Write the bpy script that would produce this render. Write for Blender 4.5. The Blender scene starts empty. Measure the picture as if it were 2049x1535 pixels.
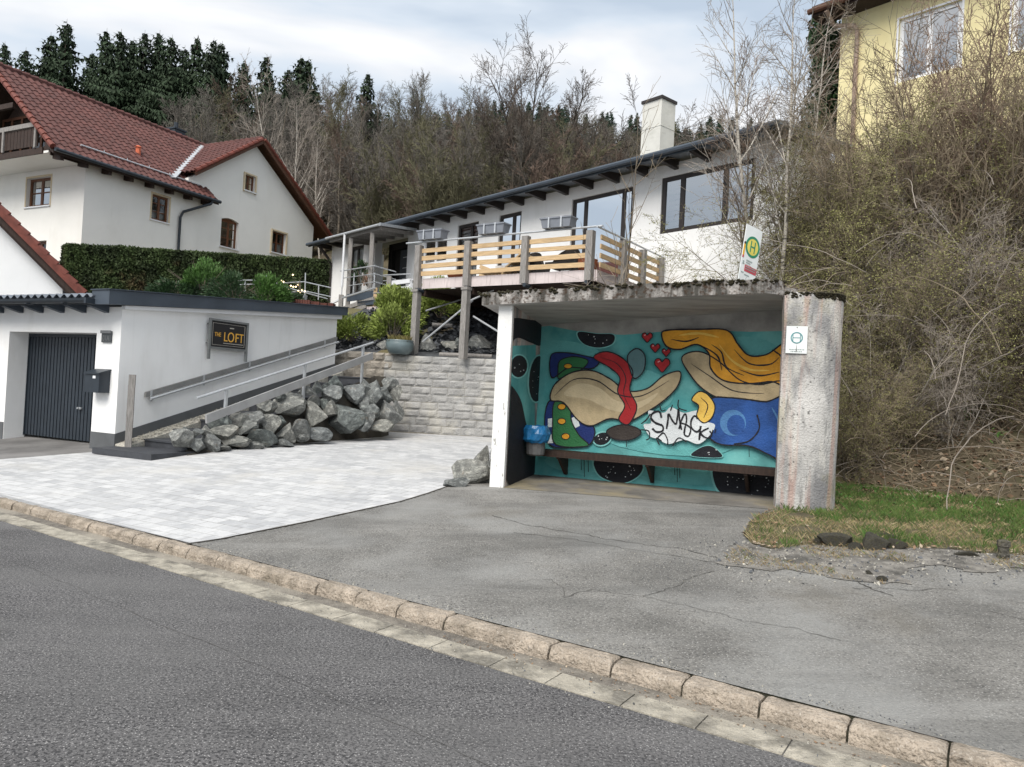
import bpy, bmesh, math, random
from mathutils import Vector, Matrix, noise as mnoise
from mathutils.geometry import tessellate_polygon
R = math.radians
S = bpy.context.scene
COL = S.collection
# ------------------------------------------------------------------ camera
F_PX = 1500.0
PITCH = math.atan(22 / F_PX); ROLL = R(3.0)
CAM = Vector((0, 0, 1.6))
vF = Vector((0, math.cos(PITCH), math.sin(PITCH)))
_u = Vector((0, -math.sin(PITCH), math.cos(PITCH))); _r = Vector((1, 0, 0))
vR = _r * math.cos(ROLL) + _u * math.sin(ROLL)
vU = -_r * math.sin(ROLL) + _u * math.cos(ROLL)
cd = bpy.data.cameras.new('camera'); co = bpy.data.objects.new('camera', cd); COL.objects.link(co)
cd.sensor_width = 36; cd.lens = 36 * F_PX / 2049; cd.clip_start = 0.05; cd.clip_end = 1500
m = Matrix((vR, vU, -vF)).transposed().to_4x4(); m.translation = CAM
co.matrix_world = m
S.camera = co
# ------------------------------------------------------------------ world, sun, exposure
SUN_EL, SUN_AZ = R(48), R(205)          # azimuth clockwise from +Y: behind and to the left of the camera
W = bpy.data.worlds.new('World'); S.world = W; W.use_nodes = True
nt = W.node_tree; nt.nodes.clear()
def N(nt, t, **k):
    n = nt.nodes.new(t)
    for a, b in k.items(): setattr(n, a, b)
    return n
def L(nt, a, b): nt.links.new(a, b)
sky = N(nt, 'ShaderNodeTexSky', sky_type='NISHITA', sun_disc=False, sun_elevation=SUN_EL, sun_rotation=SUN_AZ)
tc = N(nt, 'ShaderNodeTexCoord')
mp = N(nt, 'ShaderNodeMapping'); mp.inputs['Scale'].default_value = (1.5, 1.5, 5.0); mp.inputs['Rotation'].default_value = (0.1, 0.35, 0.3)
L(nt, tc.outputs['Generated'], mp.inputs['Vector'])
n1 = N(nt, 'ShaderNodeTexNoise'); n1.inputs['Scale'].default_value = 1.3; n1.inputs['Detail'].default_value = 5; n1.inputs['Roughness'].default_value = .5; n1.inputs['Distortion'].default_value = .25
L(nt, mp.outputs[0], n1.inputs['Vector'])
cr = N(nt, 'ShaderNodeValToRGB'); e = cr.color_ramp.elements
e[0].position = .38; e[0].color = (.50, .585, .69, 1); e[1].position = .63; e[1].color = (.98, .98, .98, 1)
x = e.new(.48); x.color = (.66, .73, .81, 1); x = e.new(.55); x.color = (.81, .83, .86, 1)
L(nt, n1.outputs['Fac'], cr.inputs[0])
sc = N(nt, 'ShaderNodeVectorMath', operation='SCALE'); sc.inputs['Scale'].default_value = 6.6
L(nt, cr.outputs[0], sc.inputs[0])
mx = N(nt, 'ShaderNodeMixRGB'); mx.inputs[0].default_value = .93
L(nt, sky.outputs[0], mx.inputs[1]); L(nt, sc.outputs[0], mx.inputs[2])
bg = N(nt, 'ShaderNodeBackground'); bg.inputs['Strength'].default_value = .1
L(nt, mx.outputs[0], bg.inputs['Color'])
wo = N(nt, 'ShaderNodeOutputWorld'); L(nt, bg.outputs[0], wo.inputs['Surface'])
sd = bpy.data.lights.new('sun', 'SUN'); sd.energy = 2.3; sd.angle = R(40); sd.color = (1, .95, .88)
so = bpy.data.objects.new('sun', sd); COL.objects.link(so)
sdir = Vector((math.sin(SUN_AZ) * math.cos(SUN_EL), math.cos(SUN_AZ) * math.cos(SUN_EL), math.sin(SUN_EL)))
so.rotation_euler = sdir.to_track_quat('Z', 'Y').to_euler()
S.view_settings.view_transform = 'Standard'; S.view_settings.look = 'None'
S.view_settings.exposure = 0.82; S.view_settings.gamma = 1
S.render.engine = 'CYCLES'
# ------------------------------------------------------------------ geometry helpers
def ray(px, py): return vF + vR * ((px - 1024.5) / F_PX) - vU * ((py - 767.5) / F_PX)
def hz(px, py, z): d = ray(px, py); return CAM + d * ((z - CAM.z) / d.z)
def hy(px, py, Y): d = ray(px, py); return CAM + d * (Y / d.y)
def dirv(a): return Vector((math.cos(R(a)), math.sin(R(a)), 0))
EK = dirv(-33.6); NK = dirv(56.4)
U0 = hz(987, 1262, .1).dot(NK)
def su(P): return P.x * EK.x + P.y * EK.y, P.x * NK.x + P.y * NK.y - U0
def xy(s, u): return EK * s + NK * (u + U0)
def gu(u): return .088 + .08 * min(max(u, 0), 4) + .03 * max(0, u - 4)
def ground(P): return gu(su(P)[1])
def hg(px, py):
    P = hz(px, py, .4)
    for _ in range(12): P = hz(px, py, ground(P))
    return P
class Fr:
    def __init__(s, O, a): s.O = Vector((O[0], O[1], 0)); s.d = dirv(a); s.n = dirv(a + 90); s.a = a
    def p(s, a, b, z): return s.O + s.d * a + s.n * b + Vector((0, 0, z))
    def hit(s, px, py, b=0):
        d = ray(px, py); t = (s.O + s.n * b - CAM).dot(s.n) / d.dot(s.n); P = CAM + d * t
        return (P - s.O).dot(s.d), P.z
    def at(s, a, b): return Fr(s.p(a, b, 0), s.a)
class MB:
    def __init__(s): s.v = []; s.f = []; s.m = []
    def face(s, pts, m=0):
        i = len(s.v); s.v += [tuple(p) for p in pts]; s.f.append(tuple(range(i, i + len(pts)))); s.m.append(m)
    def mesh(s, vs, fs, m=0):
        i = len(s.v); s.v += [tuple(p) for p in vs]; s.f += [tuple(i + k for k in f) for f in fs]; s.m += [m] * len(fs)
    def hexa(s, P, m=0):   # 8 points: bottom 4 ccw, top 4 ccw
        s.mesh(P, [(3, 2, 1, 0), (4, 5, 6, 7), (0, 1, 5, 4), (1, 2, 6, 5), (2, 3, 7, 6), (3, 0, 4, 7)], m)
    def box(s, F, a0, a1, b0, b1, z0, z1, m=0):
        s.hexa([F.p(a0, b0, z0), F.p(a1, b0, z0), F.p(a1, b1, z0), F.p(a0, b1, z0), F.p(a0, b0, z1), F.p(a1, b0, z1), F.p(a1, b1, z1), F.p(a0, b1, z1)], m)
    def bar(s, p, q, w, h, m=0):     # beam between two points, w sideways, h in height
        p = Vector(p); q = Vector(q); t = (q - p).normalized()
        sd = t.cross(Vector((0, 0, 1)))
        if sd.length < 1e-4: sd = Vector((1, 0, 0))
        sd = sd.normalized() * w / 2; up = sd.cross(t).normalized() * h / 2
        s.hexa([p - sd - up, p + sd - up, q + sd - up, q - sd - up, p - sd + up, p + sd + up, q + sd + up, q - sd + up], m)
    def tube(s, pts, rs, n=8, m=0, cap=True):
        pts = [Vector(p) for p in pts]
        if not isinstance(rs, (list, tuple)): rs = [rs] * len(pts)
        base = len(s.v); k = len(pts); pu = None
        for i, p in enumerate(pts):
            t = (pts[min(i + 1, k - 1)] - pts[max(i - 1, 0)])
            if t.length < 1e-7: t = Vector((0, 0, 1))
            t.normalize()
            if pu is None:
                pu = t.orthogonal().normalized()
            pu = (pu - t * pu.dot(t))
            if pu.length < 1e-5: pu = t.orthogonal()
            pu.normalize(); w = t.cross(pu); r = rs[i]
            for j in range(n):
                c = 2 * math.pi * j / n
                s.v.append(tuple(p + pu * (math.cos(c) * r) + w * (math.sin(c) * r)))
        for i in range(k - 1):
            for j in range(n):
                a = base + i * n + j; b = base + i * n + (j + 1) % n
                s.f.append((a, b, b + n, a + n)); s.m.append(m)
        if cap and n > 3:
            s.f.append(tuple(base + j for j in reversed(range(n)))); s.m.append(m)
            s.f.append(tuple(base + (k - 1) * n + j for j in range(n))); s.m.append(m)
    def prism(s, F, poly, b0, b1, m=0):    # polygon in (a,z), from depth b0 to b1
        tri = tessellate_polygon([[Vector((a, z, 0)) for a, z in poly]]); k = len(poly)
        s.mesh([F.p(a, b0, z) for a, z in poly] + [F.p(a, b1, z) for a, z in poly],
               [tuple(t) for t in tri] + [tuple(k + i for i in reversed(t)) for t in tri] + [(i, (i + 1) % k, (i + 1) % k + k, i + k) for i in range(k)], m)
    def plan(s, poly, z0, z1, m=0):       # polygon of xy points, z0/z1 number or callable
        tri = tessellate_polygon([[Vector((p[0], p[1], 0)) for p in poly]]); k = len(poly)
        f0 = z0 if callable(z0) else (lambda P: z0); f1 = z1 if callable(z1) else (lambda P: z1)
        s.mesh([(p[0], p[1], f0(Vector((p[0], p[1], 0)))) for p in poly] + [(p[0], p[1], f1(Vector((p[0], p[1], 0)))) for p in poly],
               [tuple(t) for t in tri] + [tuple(k + i for i in t) for t in tri] + [(i, (i + 1) % k, (i + 1) % k + k, i + k) for i in range(k)], m)
    def wall(s, F, outer, holes, b0, b1, m=0, mr=None):
        mr = m if mr is None else mr
        loops = [outer] + holes
        tri = tessellate_polygon([[Vector((a, z, 0)) for a, z in l] for l in loops])
        flat = [q for l in loops for q in l]; k = len(flat)
        i0 = len(s.v)
        s.v += [tuple(F.p(a, b0, z)) for a, z in flat] + [tuple(F.p(a, b1, z)) for a, z in flat]
        for t in tri:
            s.f.append(tuple(i0 + i for i in t)); s.m.append(m); s.f.append(tuple(i0 + k + i for i in t)); s.m.append(m)
        o = 0
        for li, l in enumerate(loops):
            n = len(l)
            for j in range(n):
                a = i0 + o + j; b = i0 + o + (j + 1) % n
                s.f.append((a, b, b + k, a + k)); s.m.append(m if li == 0 else mr)
            o += n
def smooth_ok(me, ang=None):
    for p in me.polygons: p.use_smooth = True
def mkmesh(name, mb, mats, off=Vector((0, 0, 0)), smooth=False, fix=True):
    me = bpy.data.meshes.new(name)
    me.from_pydata([(v[0] - off.x, v[1] - off.y, v[2] - off.z) for v in mb.v], [], mb.f)
    for x in (mats if isinstance(mats, (list, tuple)) else [mats]): me.materials.append(x)
    if any(mb.m): me.polygons.foreach_set('material_index', mb.m)
    if smooth: me.polygons.foreach_set('use_smooth', [True] * len(me.polygons))
    me.update()
    if fix:
        bm = bmesh.new(); bm.from_mesh(me); bmesh.ops.recalc_face_normals(bm, faces=bm.faces); bm.to_mesh(me); bm.free()
    return me
def tag(o, label=None, cat=None, group=None, kind=None):
    if label: o['label'] = label
    if cat: o['category'] = cat
    if group: o['group'] = group
    if kind: o['kind'] = kind
    return o
def thing(name, label, cat, loc, group=None):
    o = bpy.data.objects.new(name, None); COL.objects.link(o); o.location = loc; o.empty_display_size = .2
    o['root'] = [loc[0], loc[1], loc[2]]
    return tag(o, label, cat, group)
def part(name, mb, mats, parent, label=None, smooth=False, fix=True, kind=None):
    off = Vector(parent['root'])
    me = mkmesh(name, mb, mats, off, smooth, fix); o = bpy.data.objects.new(name, me); COL.objects.link(o)
    o.parent = parent; o['root'] = list(off)
    return tag(o, label, None, None, kind)
def solo(name, mb, mats, label, cat, group=None, kind=None, smooth=False, fix=True):
    xs = [v[0] for v in mb.v]; ys = [v[1] for v in mb.v]; zs = [v[2] for v in mb.v]
    off = Vector(((min(xs) + max(xs)) / 2, (min(ys) + max(ys)) / 2, min(zs)))
    o = bpy.data.objects.new(name, mkmesh(name, mb, mats, off, smooth, fix)); COL.objects.link(o); o.location = off
    return tag(o, label, cat, group, kind)
def struct(name, mb, mats, kind='structure', smooth=False, fix=True):
    o = bpy.data.objects.new(name, mkmesh(name, mb, mats, Vector((0, 0, 0)), smooth, fix)); COL.objects.link(o)
    return tag(o, None, None, None, kind)
def text_into(mb, s, F, a, z, size, b, m=0, width=None, depth=.004, cen=True, bold=0.0):
    cu = bpy.data.curves.new('t', 'FONT'); cu.body = s; cu.size = size; cu.extrude = depth / 2; cu.offset = bold
    if cen: cu.align_x = 'CENTER'
    o = bpy.data.objects.new('t', cu); COL.objects.link(o); dg = bpy.context.evaluated_depsgraph_get(); dg.update()
    me = bpy.data.meshes.new_from_object(o.evaluated_get(dg))
    xs = [v.co.x for v in me.vertices] or [0]; k = 1 if not width else width / max(1e-4, max(xs) - min(xs))
    mb.mesh([F.p(a + v.co.x * k, b - v.co.z, z + v.co.y) for v in me.vertices], [tuple(p.vertices) for p in me.polygons], m)
    bpy.data.objects.remove(o); bpy.data.meshes.remove(me); bpy.data.curves.remove(cu)
# ------------------------------------------------------------------ materials
MATS = {}
def mat(name, col, rough=.8, var=.12, scale=6, bump=0, bscale=40, metal=0, detail=6, col2=None, thr=None, spec=.4, sx=(1, 1, 1), trans=0):
    M = bpy.data.materials.new(name); M.use_nodes = True; nt = M.node_tree; b = nt.nodes['Principled BSDF']
    b.inputs['Roughness'].default_value = rough; b.inputs['Metallic'].default_value = metal
    b.inputs['Specular IOR Level'].default_value = spec
    tc = N(nt, 'ShaderNodeTexCoord'); mp = N(nt, 'ShaderNodeMapping'); mp.inputs['Scale'].default_value = sx
    L(nt, tc.outputs['Object'], mp.inputs['Vector'])
    if var or col2:
        n = N(nt, 'ShaderNodeTexNoise'); n.inputs['Scale'].default_value = scale; n.inputs['Detail'].default_value = detail; n.inputs['Roughness'].default_value = .62
        L(nt, mp.outputs[0], n.inputs['Vector'])
        r = N(nt, 'ShaderNodeValToRGB'); t = thr or (.34, .66)
        r.color_ramp.elements[0].position = t[0]; r.color_ramp.elements[1].position = t[1]
        c2 = col2 or tuple(min(1, c * (1 + var)) for c in col); c1 = col if col2 else tuple(c * (1 - var) for c in col)
        r.color_ramp.elements[0].color = (*c1, 1); r.color_ramp.elements[1].color = (*c2, 1)
        L(nt, n.outputs['Fac'], r.inputs[0]); L(nt, r.outputs[0], b.inputs['Base Color'])
        M['ramp'] = r.name
    else: b.inputs['Base Color'].default_value = (*col, 1)
    if bump:
        n2 = N(nt, 'ShaderNodeTexNoise'); n2.inputs['Scale'].default_value = bscale; n2.inputs['Detail'].default_value = 5
        L(nt, mp.outputs[0], n2.inputs['Vector'])
        bp = N(nt, 'ShaderNodeBump'); bp.inputs['Strength'].default_value = min(1, bump); bp.inputs['Distance'].default_value = .02 * max(1, bump)
        L(nt, n2.outputs['Fac'], bp.inputs['Height']); L(nt, bp.outputs[0], b.inputs['Normal'])
    MATS[name] = M
    return M
def layer(M, col, scale, lo, hi, sx=(1, 1, 1), fac=1.0, voro=False, detail=5, rot=None, obj='Object'):
    """put another noise-masked colour over a material's base colour"""
    nt = M.node_tree; b = nt.nodes['Principled BSDF']; inp = b.inputs['Base Color']
    tc = N(nt, 'ShaderNodeTexCoord'); mp = N(nt, 'ShaderNodeMapping'); mp.inputs['Scale'].default_value = sx
    if rot: mp.inputs['Rotation'].default_value = rot
    L(nt, tc.outputs[obj], mp.inputs['Vector'])
    if voro:
        n = N(nt, 'ShaderNodeTexVoronoi', feature=voro); n.inputs['Scale'].default_value = scale; out = n.outputs['Distance']
    else:
        n = N(nt, 'ShaderNodeTexNoise'); n.inputs['Scale'].default_value = scale; n.inputs['Detail'].default_value = detail; n.inputs['Roughness'].default_value = .6; out = n.outputs['Fac']
    L(nt, mp.outputs[0], n.inputs['Vector'])
    mr = N(nt, 'ShaderNodeMapRange'); mr.inputs['From Min'].default_value = lo; mr.inputs['From Max'].default_value = hi; mr.inputs['To Max'].default_value = fac
    L(nt, out, mr.inputs['Value'])
    mx = N(nt, 'ShaderNodeMixRGB'); L(nt, mr.outputs[0], mx.inputs[0])
    if inp.links: L(nt, inp.links[0].from_socket, mx.inputs[1])
    else: mx.inputs[1].default_value = inp.default_value
    mx.inputs[2].default_value = (*col, 1); L(nt, mx.outputs[0], inp)
    return mx
# ground surfaces
m_road = mat('road_asphalt', (.126, .122, .122), .88, .2, 1.2, .6, 110)
layer(m_road, (.025, .025, .027), 60, .49, .56, fac=.85); layer(m_road, (.42, .41, .40), 62, .26, .16, voro='F1', fac=.8); layer(m_road, (.19, .185, .18), .9, .45, .7, fac=.6, sx=(.08, 1.2, 1), rot=(0, 0, R(33.6))); layer(m_road, (.07, .07, .072), .7, .52, .72, fac=.6, sx=(.12, 1.0, 1), rot=(0, 0, R(33.6)), detail=8)
layer(m_road, (.15, .148, .145), .55, .45, .75, fac=.6, sx=(1, 1, 1))
m_fore = mat('forecourt_asphalt', (.205, .198, .183), .9, .28, 1.3, .7, 80)
layer(m_fore, (.05, .05, .05), 60, .52, .64, fac=.6); layer(m_fore, (.42, .41, .39), 50, .28, .16, voro='F1', fac=.75); layer(m_fore, (.06, .058, .055), 48, .53, .62, fac=.55)
layer(m_fore, (.27, .27, .26), .8, .48, .68, fac=.7); layer(m_fore, (.085, .083, .078), 1.0, .52, .70, fac=.75, sx=(.22, 1.1, 1), rot=(0, 0, R(33.6))); layer(m_fore, (.30, .295, .28), 1.3, .56, .70, fac=.5, sx=(.2, 1.3, 1), rot=(0, 0, R(25)), detail=9); layer(m_fore, (.13, .115, .09), .6, .58, .75, fac=.6)
m_apron = mat('apron_asphalt', (.17, .165, .16), .9, .3, 1.2, .5, 60)
m_gutter = mat('gutter_stone', (.36, .33, .27), .9, .3, 9, .6, 60); layer(m_gutter, (.13, .12, .10), 3.5, .5, .62, fac=.85); layer(m_gutter, (.09, .085, .08), 120, .54, .64, fac=.5)
m_kerb = mat('kerb_granite', (.36, .305, .245), .9, .3, 7, 1.4, 45); layer(m_kerb, (.12, .095, .07), 90, .52, .66, fac=.6); layer(m_kerb, (.55, .5, .43), 60, .56, .68, fac=.6)
layer(m_kerb, (.16, .135, .10), 5, .52, .68, fac=.7)
m_joint = mat('joint_moss', (.045, .045, .03), .95, .4, 12)
m_soil = mat('soil', (.065, .058, .048), .95, .4, 4, .8, 30)
m_slatebed = mat('slate_bed', (.05, .053, .058), .9, .4, 6, .8, 30)
def pave_mat():
    M = mat('pavers', (.5, .5, .5), .8, .1, 3, .4, 90); nt = M.node_tree; b = nt.nodes['Principled BSDF']
    tc = N(nt, 'ShaderNodeTexCoord'); mp = N(nt, 'ShaderNodeMapping'); mp.inputs['Rotation'].default_value = (0, 0, R(33.6 - 4))
    L(nt, tc.outputs['Object'], mp.inputs['Vector'])
    br = N(nt, 'ShaderNodeTexBrick'); br.inputs['Scale'].default_value = 1; br.inputs['Brick Width'].default_value = .25; br.inputs['Row Height'].default_value = .166
    br.inputs['Mortar Size'].default_value = .006; br.inputs['Mortar Smooth'].default_value = .3; br.inputs['Bias'].default_value = -.1
    br.inputs['Color1'].default_value = (.38, .385, .395, 1); br.inputs['Color2'].default_value = (.58, .58, .58, 1); br.inputs['Mortar'].default_value = (.25, .245, .235, 1)
    L(nt, mp.outputs[0], br.inputs['Vector']); L(nt, br.outputs['Color'], b.inputs['Base Color'])
    layer(M, (.66, .66, .65), 6, .48, .68, fac=.5); layer(M, (.30, .31, .325), 9, .52, .68, fac=.4); layer(M, (.55, .55, .545), 1.2, .4, .7, fac=.45); layer(M, (.46, .43, .37), .6, .55, .72, fac=.45); layer(M, (.33, .33, .33), 30, .55, .7, fac=.4)
    return M
m_pave = pave_mat()
m_hill = mat('hill_soil', (.085, .068, .042), .95, .4, .6, .6, 8); layer(m_hill, (.13, .12, .05), .35, .5, .6, fac=.7); layer(m_hill, (.05, .06, .022), 1.4, .55, .7, fac=.6)
# buildings
m_white = mat('white_render', (.86, .86, .85), .9, .03, 1.2, .25, 220); layer(m_white, (.62, .61, .58), 1.4, .55, .78, fac=.45, sx=(1, 1, .3)); layer(m_white, (.5, .49, .46), 3.0, .60, .72, fac=.12, sx=(2.5, 2.5, .14)); layer(m_white, (.86, .86, .85), .6, .5, .7, fac=.5)
m_cream = mat('cream_render', (.82, .81, .77), .9, .03, .9, .2, 160); layer(m_cream, (.66, .64, .58), .8, .55, .8, fac=.4, sx=(1, 1, .4)); layer(m_cream, (.55, .53, .48), 1.6, .62, .75, fac=.25, sx=(2, 2, .15))
m_yellow = mat('yellow_render', (.74, .655, .37), .9, .06, 1.5, .3, 120); layer(m_yellow, (.6, .5, .22), 1.0, .55, .75, fac=.4, sx=(1, 1, .3))
m_plinth = mat('plinth_grey', (.10, .105, .11), .85, .12, 3, .2, 100)
m_anth = mat('anthracite_metal', (.024, .032, .042), .42, .12, 5, 0)
m_black = mat('black_plastic', (.012, .013, .015), .5, 0)
m_tile = mat('roof_tile', (.098, .036, .030), .7, .3, 2.2, .3, 40); layer(m_tile, (.07, .03, .028), 1.4, .5, .75, fac=.7); layer(m_tile, (.14, .056, .045), 14, .52, .7, fac=.6)
m_tile2 = mat('verge_tile', (.155, .042, .028), .65, .25, 5, .2, 40)
m_brown = mat('brown_wood', (.085, .035, .018), .6, .3, 5, .2, 60, sx=(1, 1, 6))
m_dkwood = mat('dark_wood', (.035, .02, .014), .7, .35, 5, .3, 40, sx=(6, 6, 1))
m_greywood = mat('weathered_wood', (.27, .255, .24), .85, .25, 9, .5, 60, sx=(6, 6, .7)); layer(m_greywood, (.12, .11, .10), 14, .52, .66, fac=.6, sx=(6, 6, .5))
m_slat = mat('fresh_pine', (.55, .39, .22), .7, .2, 5, .3, 50, sx=(1, 1, 14)); layer(m_slat, (.34, .2, .085), 3, .55, .7, fac=.6, sx=(1, 1, 20))
m_galv = mat('galvanised_steel', (.50, .52, .54), .45, .12, 12, 0, metal=.45)
m_greyroof = mat('grey_roof_sheet', (.20, .225, .26), .5, .15, 1.2, 0)
m_slateblue = mat('eave_fascia', (.055, .07, .09), .5, .15, 2)
m_fascia = mat('deck_fascia', (.58, .51, .50), .8, .14, 2, .2, 40); layer(m_fascia, (.28, .23, .22), 6, .56, .7, fac=.6, sx=(4, 4, .4))
m_winwhite = mat('white_frame', (.75, .76, .78), .45, .03, 3)
m_winbrown = mat('window_brown', (.13, .05, .02), .5, .2, 8)
m_winanth = mat('window_anthracite', (.03, .024, .022), .45, .15, 4)
m_curtain = mat('curtain_cloth', (.62, .61, .60), .9, .15, 10, .2, 30)
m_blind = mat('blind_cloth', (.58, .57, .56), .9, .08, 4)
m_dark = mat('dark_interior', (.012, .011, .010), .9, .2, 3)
m_greybox = mat('grey_planter', (.20, .215, .245), .6, .1, 6)
m_chim = mat('chimney_cladding', (.62, .61, .56), .5, .1, 2, .1, 10); layer(m_chim, (.36, .36, .30), 2.0, .55, .75, fac=.55, sx=(1, 1, 2.5))
def glass(name, tint, refl):
    M = bpy.data.materials.new(name); M.use_nodes = True; nt = M.node_tree; nt.nodes.clear()
    o = N(nt, 'ShaderNodeOutputMaterial'); mx = N(nt, 'ShaderNodeMixShader'); t = N(nt, 'ShaderNodeBsdfTransparent'); g = N(nt, 'ShaderNodeBsdfGlossy')
    g.inputs['Roughness'].default_value = .03; t.inputs[0].default_value = (*tint, 1); fr = N(nt, 'ShaderNodeFresnel'); fr.inputs[0].default_value = 1.5
    ad = N(nt, 'ShaderNodeMath', operation='ADD'); ad.inputs[1].default_value = refl; L(nt, fr.outputs[0], ad.inputs[0])
    L(nt, ad.outputs[0], mx.inputs[0]); L(nt, t.outputs[0], mx.inputs[1]); L(nt, g.outputs[0], mx.inputs[2]); L(nt, mx.outputs[0], o.inputs[0])
    tc = N(nt, 'ShaderNodeTexCoord'); n = N(nt, 'ShaderNodeTexNoise'); n.inputs['Scale'].default_value = 1.2; L(nt, tc.outputs['Object'], n.inputs['Vector'])
    bp = N(nt, 'ShaderNodeBump'); bp.inputs['Strength'].default_value = .08; L(nt, n.outputs['Fac'], bp.inputs['Height']); L(nt, bp.outputs[0], g.inputs['Normal'])
    return M
m_glass = glass('window_glass', (.75, .78, .78), .05); m_glassR = glass('mirroring_glass', (.6, .6, .6), .55)
# concrete
m_conc = mat('weathered_concrete', (.47, .46, .44), .92, .2, 2.2, .7, 50)
layer(m_conc, (.16, .16, .165), 1.5, .46, .60, fac=.85, sx=(2.0, 2.0, .7)); layer(m_conc, (.43, .23, .17), 2.4, .49, .60, fac=.5, sx=(3.2, 3.2, .16)); layer(m_conc, (.33, .30, .16), 1.3, .56, .68, fac=.6)
layer(m_conc, (.62, .60, .54), 3.2, .52, .7, fac=.7, sx=(1.5, 1.5, .4)); layer(m_conc, (.06, .058, .055), 26, .60, .70, fac=.85); layer(m_conc, (.10, .10, .10), 7, .60, .72, fac=.7, sx=(2, 2, .3))
m_edge = mat('mossy_slab_edge', (.36, .34, .32), .95, .3, 8, .8, 40); layer(m_edge, (.035, .033, .026), 2.6, .40, .58, fac=.9, sx=(2.2, 2.2, .5)); layer(m_edge, (.05, .028, .015), 20, .5, .62, fac=.8)
m_ceil = mat('ceiling_plaster', (.42, .41, .39), .9, .15, 4, .3, 30, sx=(.6, 2, 1)); layer(m_ceil, (.27, .26, .25), 2.4, .5, .62, fac=.6, sx=(.5, 3, 1))
m_pwhite = mat('peeling_white_paint', (.78, .78, .76), .85, .06, 5, .3, 50); layer(m_pwhite, (.12, .11, .09), 9, .62, .68, fac=.8, sx=(2, 2, .6))
m_moss = mat('moss', (.035, .030, .014), .95, .5, 20, .8, 60)
# rocks, plants
m_rock = mat('diabase_rock', (.175, .183, .18), .85, .4, 2.2, 1.6, 9); layer(m_rock, (.40, .41, .39), 2.2, .54, .66, fac=.7); layer(m_rock, (.5, .5, .47), 9, .60, .66, fac=.7, sx=(1, 1, 4)); layer(m_rock, (.05, .055, .05), 5, .55, .7, fac=.6); layer(m_rock, (.2, .14, .09), 1.6, .63, .72, fac=.6)
m_block = mat('grey_wall_block', (.34, .335, .325), .9, .2, 3.5, .9, 30); layer(m_block, (.20, .2, .2), 14, .5, .66, fac=.6); layer(m_block, (.44, .42, .37), 1.6, .5, .66, fac=.7)
m_mortar = mat('block_joint_sand', (.27, .25, .21), .95, .2, 12, .4, 50)
m_slate = mat('slate_chip', (.085, .09, .098), .6, .4, 5, .2, 30)
m_step = mat('step_slab', (.045, .048, .055), .6, .2, 6, .2, 80)
m_gravel = mat('pale_gravel', (.40, .38, .33), .9, .4, 40, .3, 60)
m_bark = mat('grey_bark', (.15, .125, .095), .9, .3, 8, .4, 40, sx=(3, 3, .6))
m_twig = mat('brown_twigs', (.22, .178, .125), .9, .3, 1.5); m_twig2 = mat('olive_twigs', (.24, .215, .12), .9, .35, 1.2)
m_woodA = mat('wood_twigs_grey', (.135, .122, .105), .9, .3, 1.5); m_woodB = mat('wood_twigs_olive', (.115, .108, .062), .9, .3, 1.5); m_woodC = mat('wood_twigs_brown', (.12, .085, .065), .9, .3, 1.5)
m_twig3 = mat('reddish_twigs', (.19, .135, .10), .9, .3, 1.2); m_twigP = mat('pale_twigs', (.27, .235, .20), .9, .2, 1.2)
m_birch = mat('birch_bark', (.52, .48, .42), .85, .15, 6, .3, 30); layer(m_birch, (.07, .06, .05), 5, .55, .62, fac=.9, sx=(1, 1, 5))
m_spruce = mat('spruce_needles', (.030, .050, .024), .85, .55, .5); m_spruce2 = mat('far_spruce_needles', (.028, .054, .032), .85, .4, .5)
m_hedge = mat('hedge_leaf', (.045, .068, .020), .75, .6, 1.6); layer(m_hedge, (.10, .055, .025), 1.0, .62, .7, fac=.6)
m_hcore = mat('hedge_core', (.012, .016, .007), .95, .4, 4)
m_lime = mat('lime_foliage', (.215, .27, .06), .75, .4, 2.2); m_green = mat('green_leaf', (.07, .15, .03), .6, .4, 5); m_dgreen = mat('dark_green_leaf', (.03, .065, .022), .55, .4, 5)
m_grass = mat('grass_blade', (.095, .145, .035), .7, .45, 2.5); m_dry = mat('dry_grass', (.35, .285, .16), .85, .3, 4)
m_leaflit = mat('dead_leaf', (.20, .13, .08), .8, .5, 3); m_bud = mat('olive_bud', (.24, .235, .085), .7, .4, 2)
m_lump = mat('mossy_asphalt_lump', (.09, .084, .068), .95, .5, 14, 2, 24); layer(m_lump, (.11, .10, .05), 9, .5, .62, fac=.8); layer(m_lump, (.20, .19, .17), 40, .3, .15, voro='F1', fac=.5)
rng = random.Random(7)
# ================================================================== SETTING: ground sheets in kerb coordinates (s along the kerb, u away from the road)
def XY(s, u, z): p = xy(s, u); return Vector((p.x, p.y, z))
def smooth(x): x = min(1, max(0, x)); return x * x * (3 - 2 * x)
mb = MB(); mb.face([XY(-120, -60, 0), XY(120, -60, 0), XY(120, -.02, 0), XY(-120, -.02, 0)]); struct('road', mb, m_road)
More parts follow.
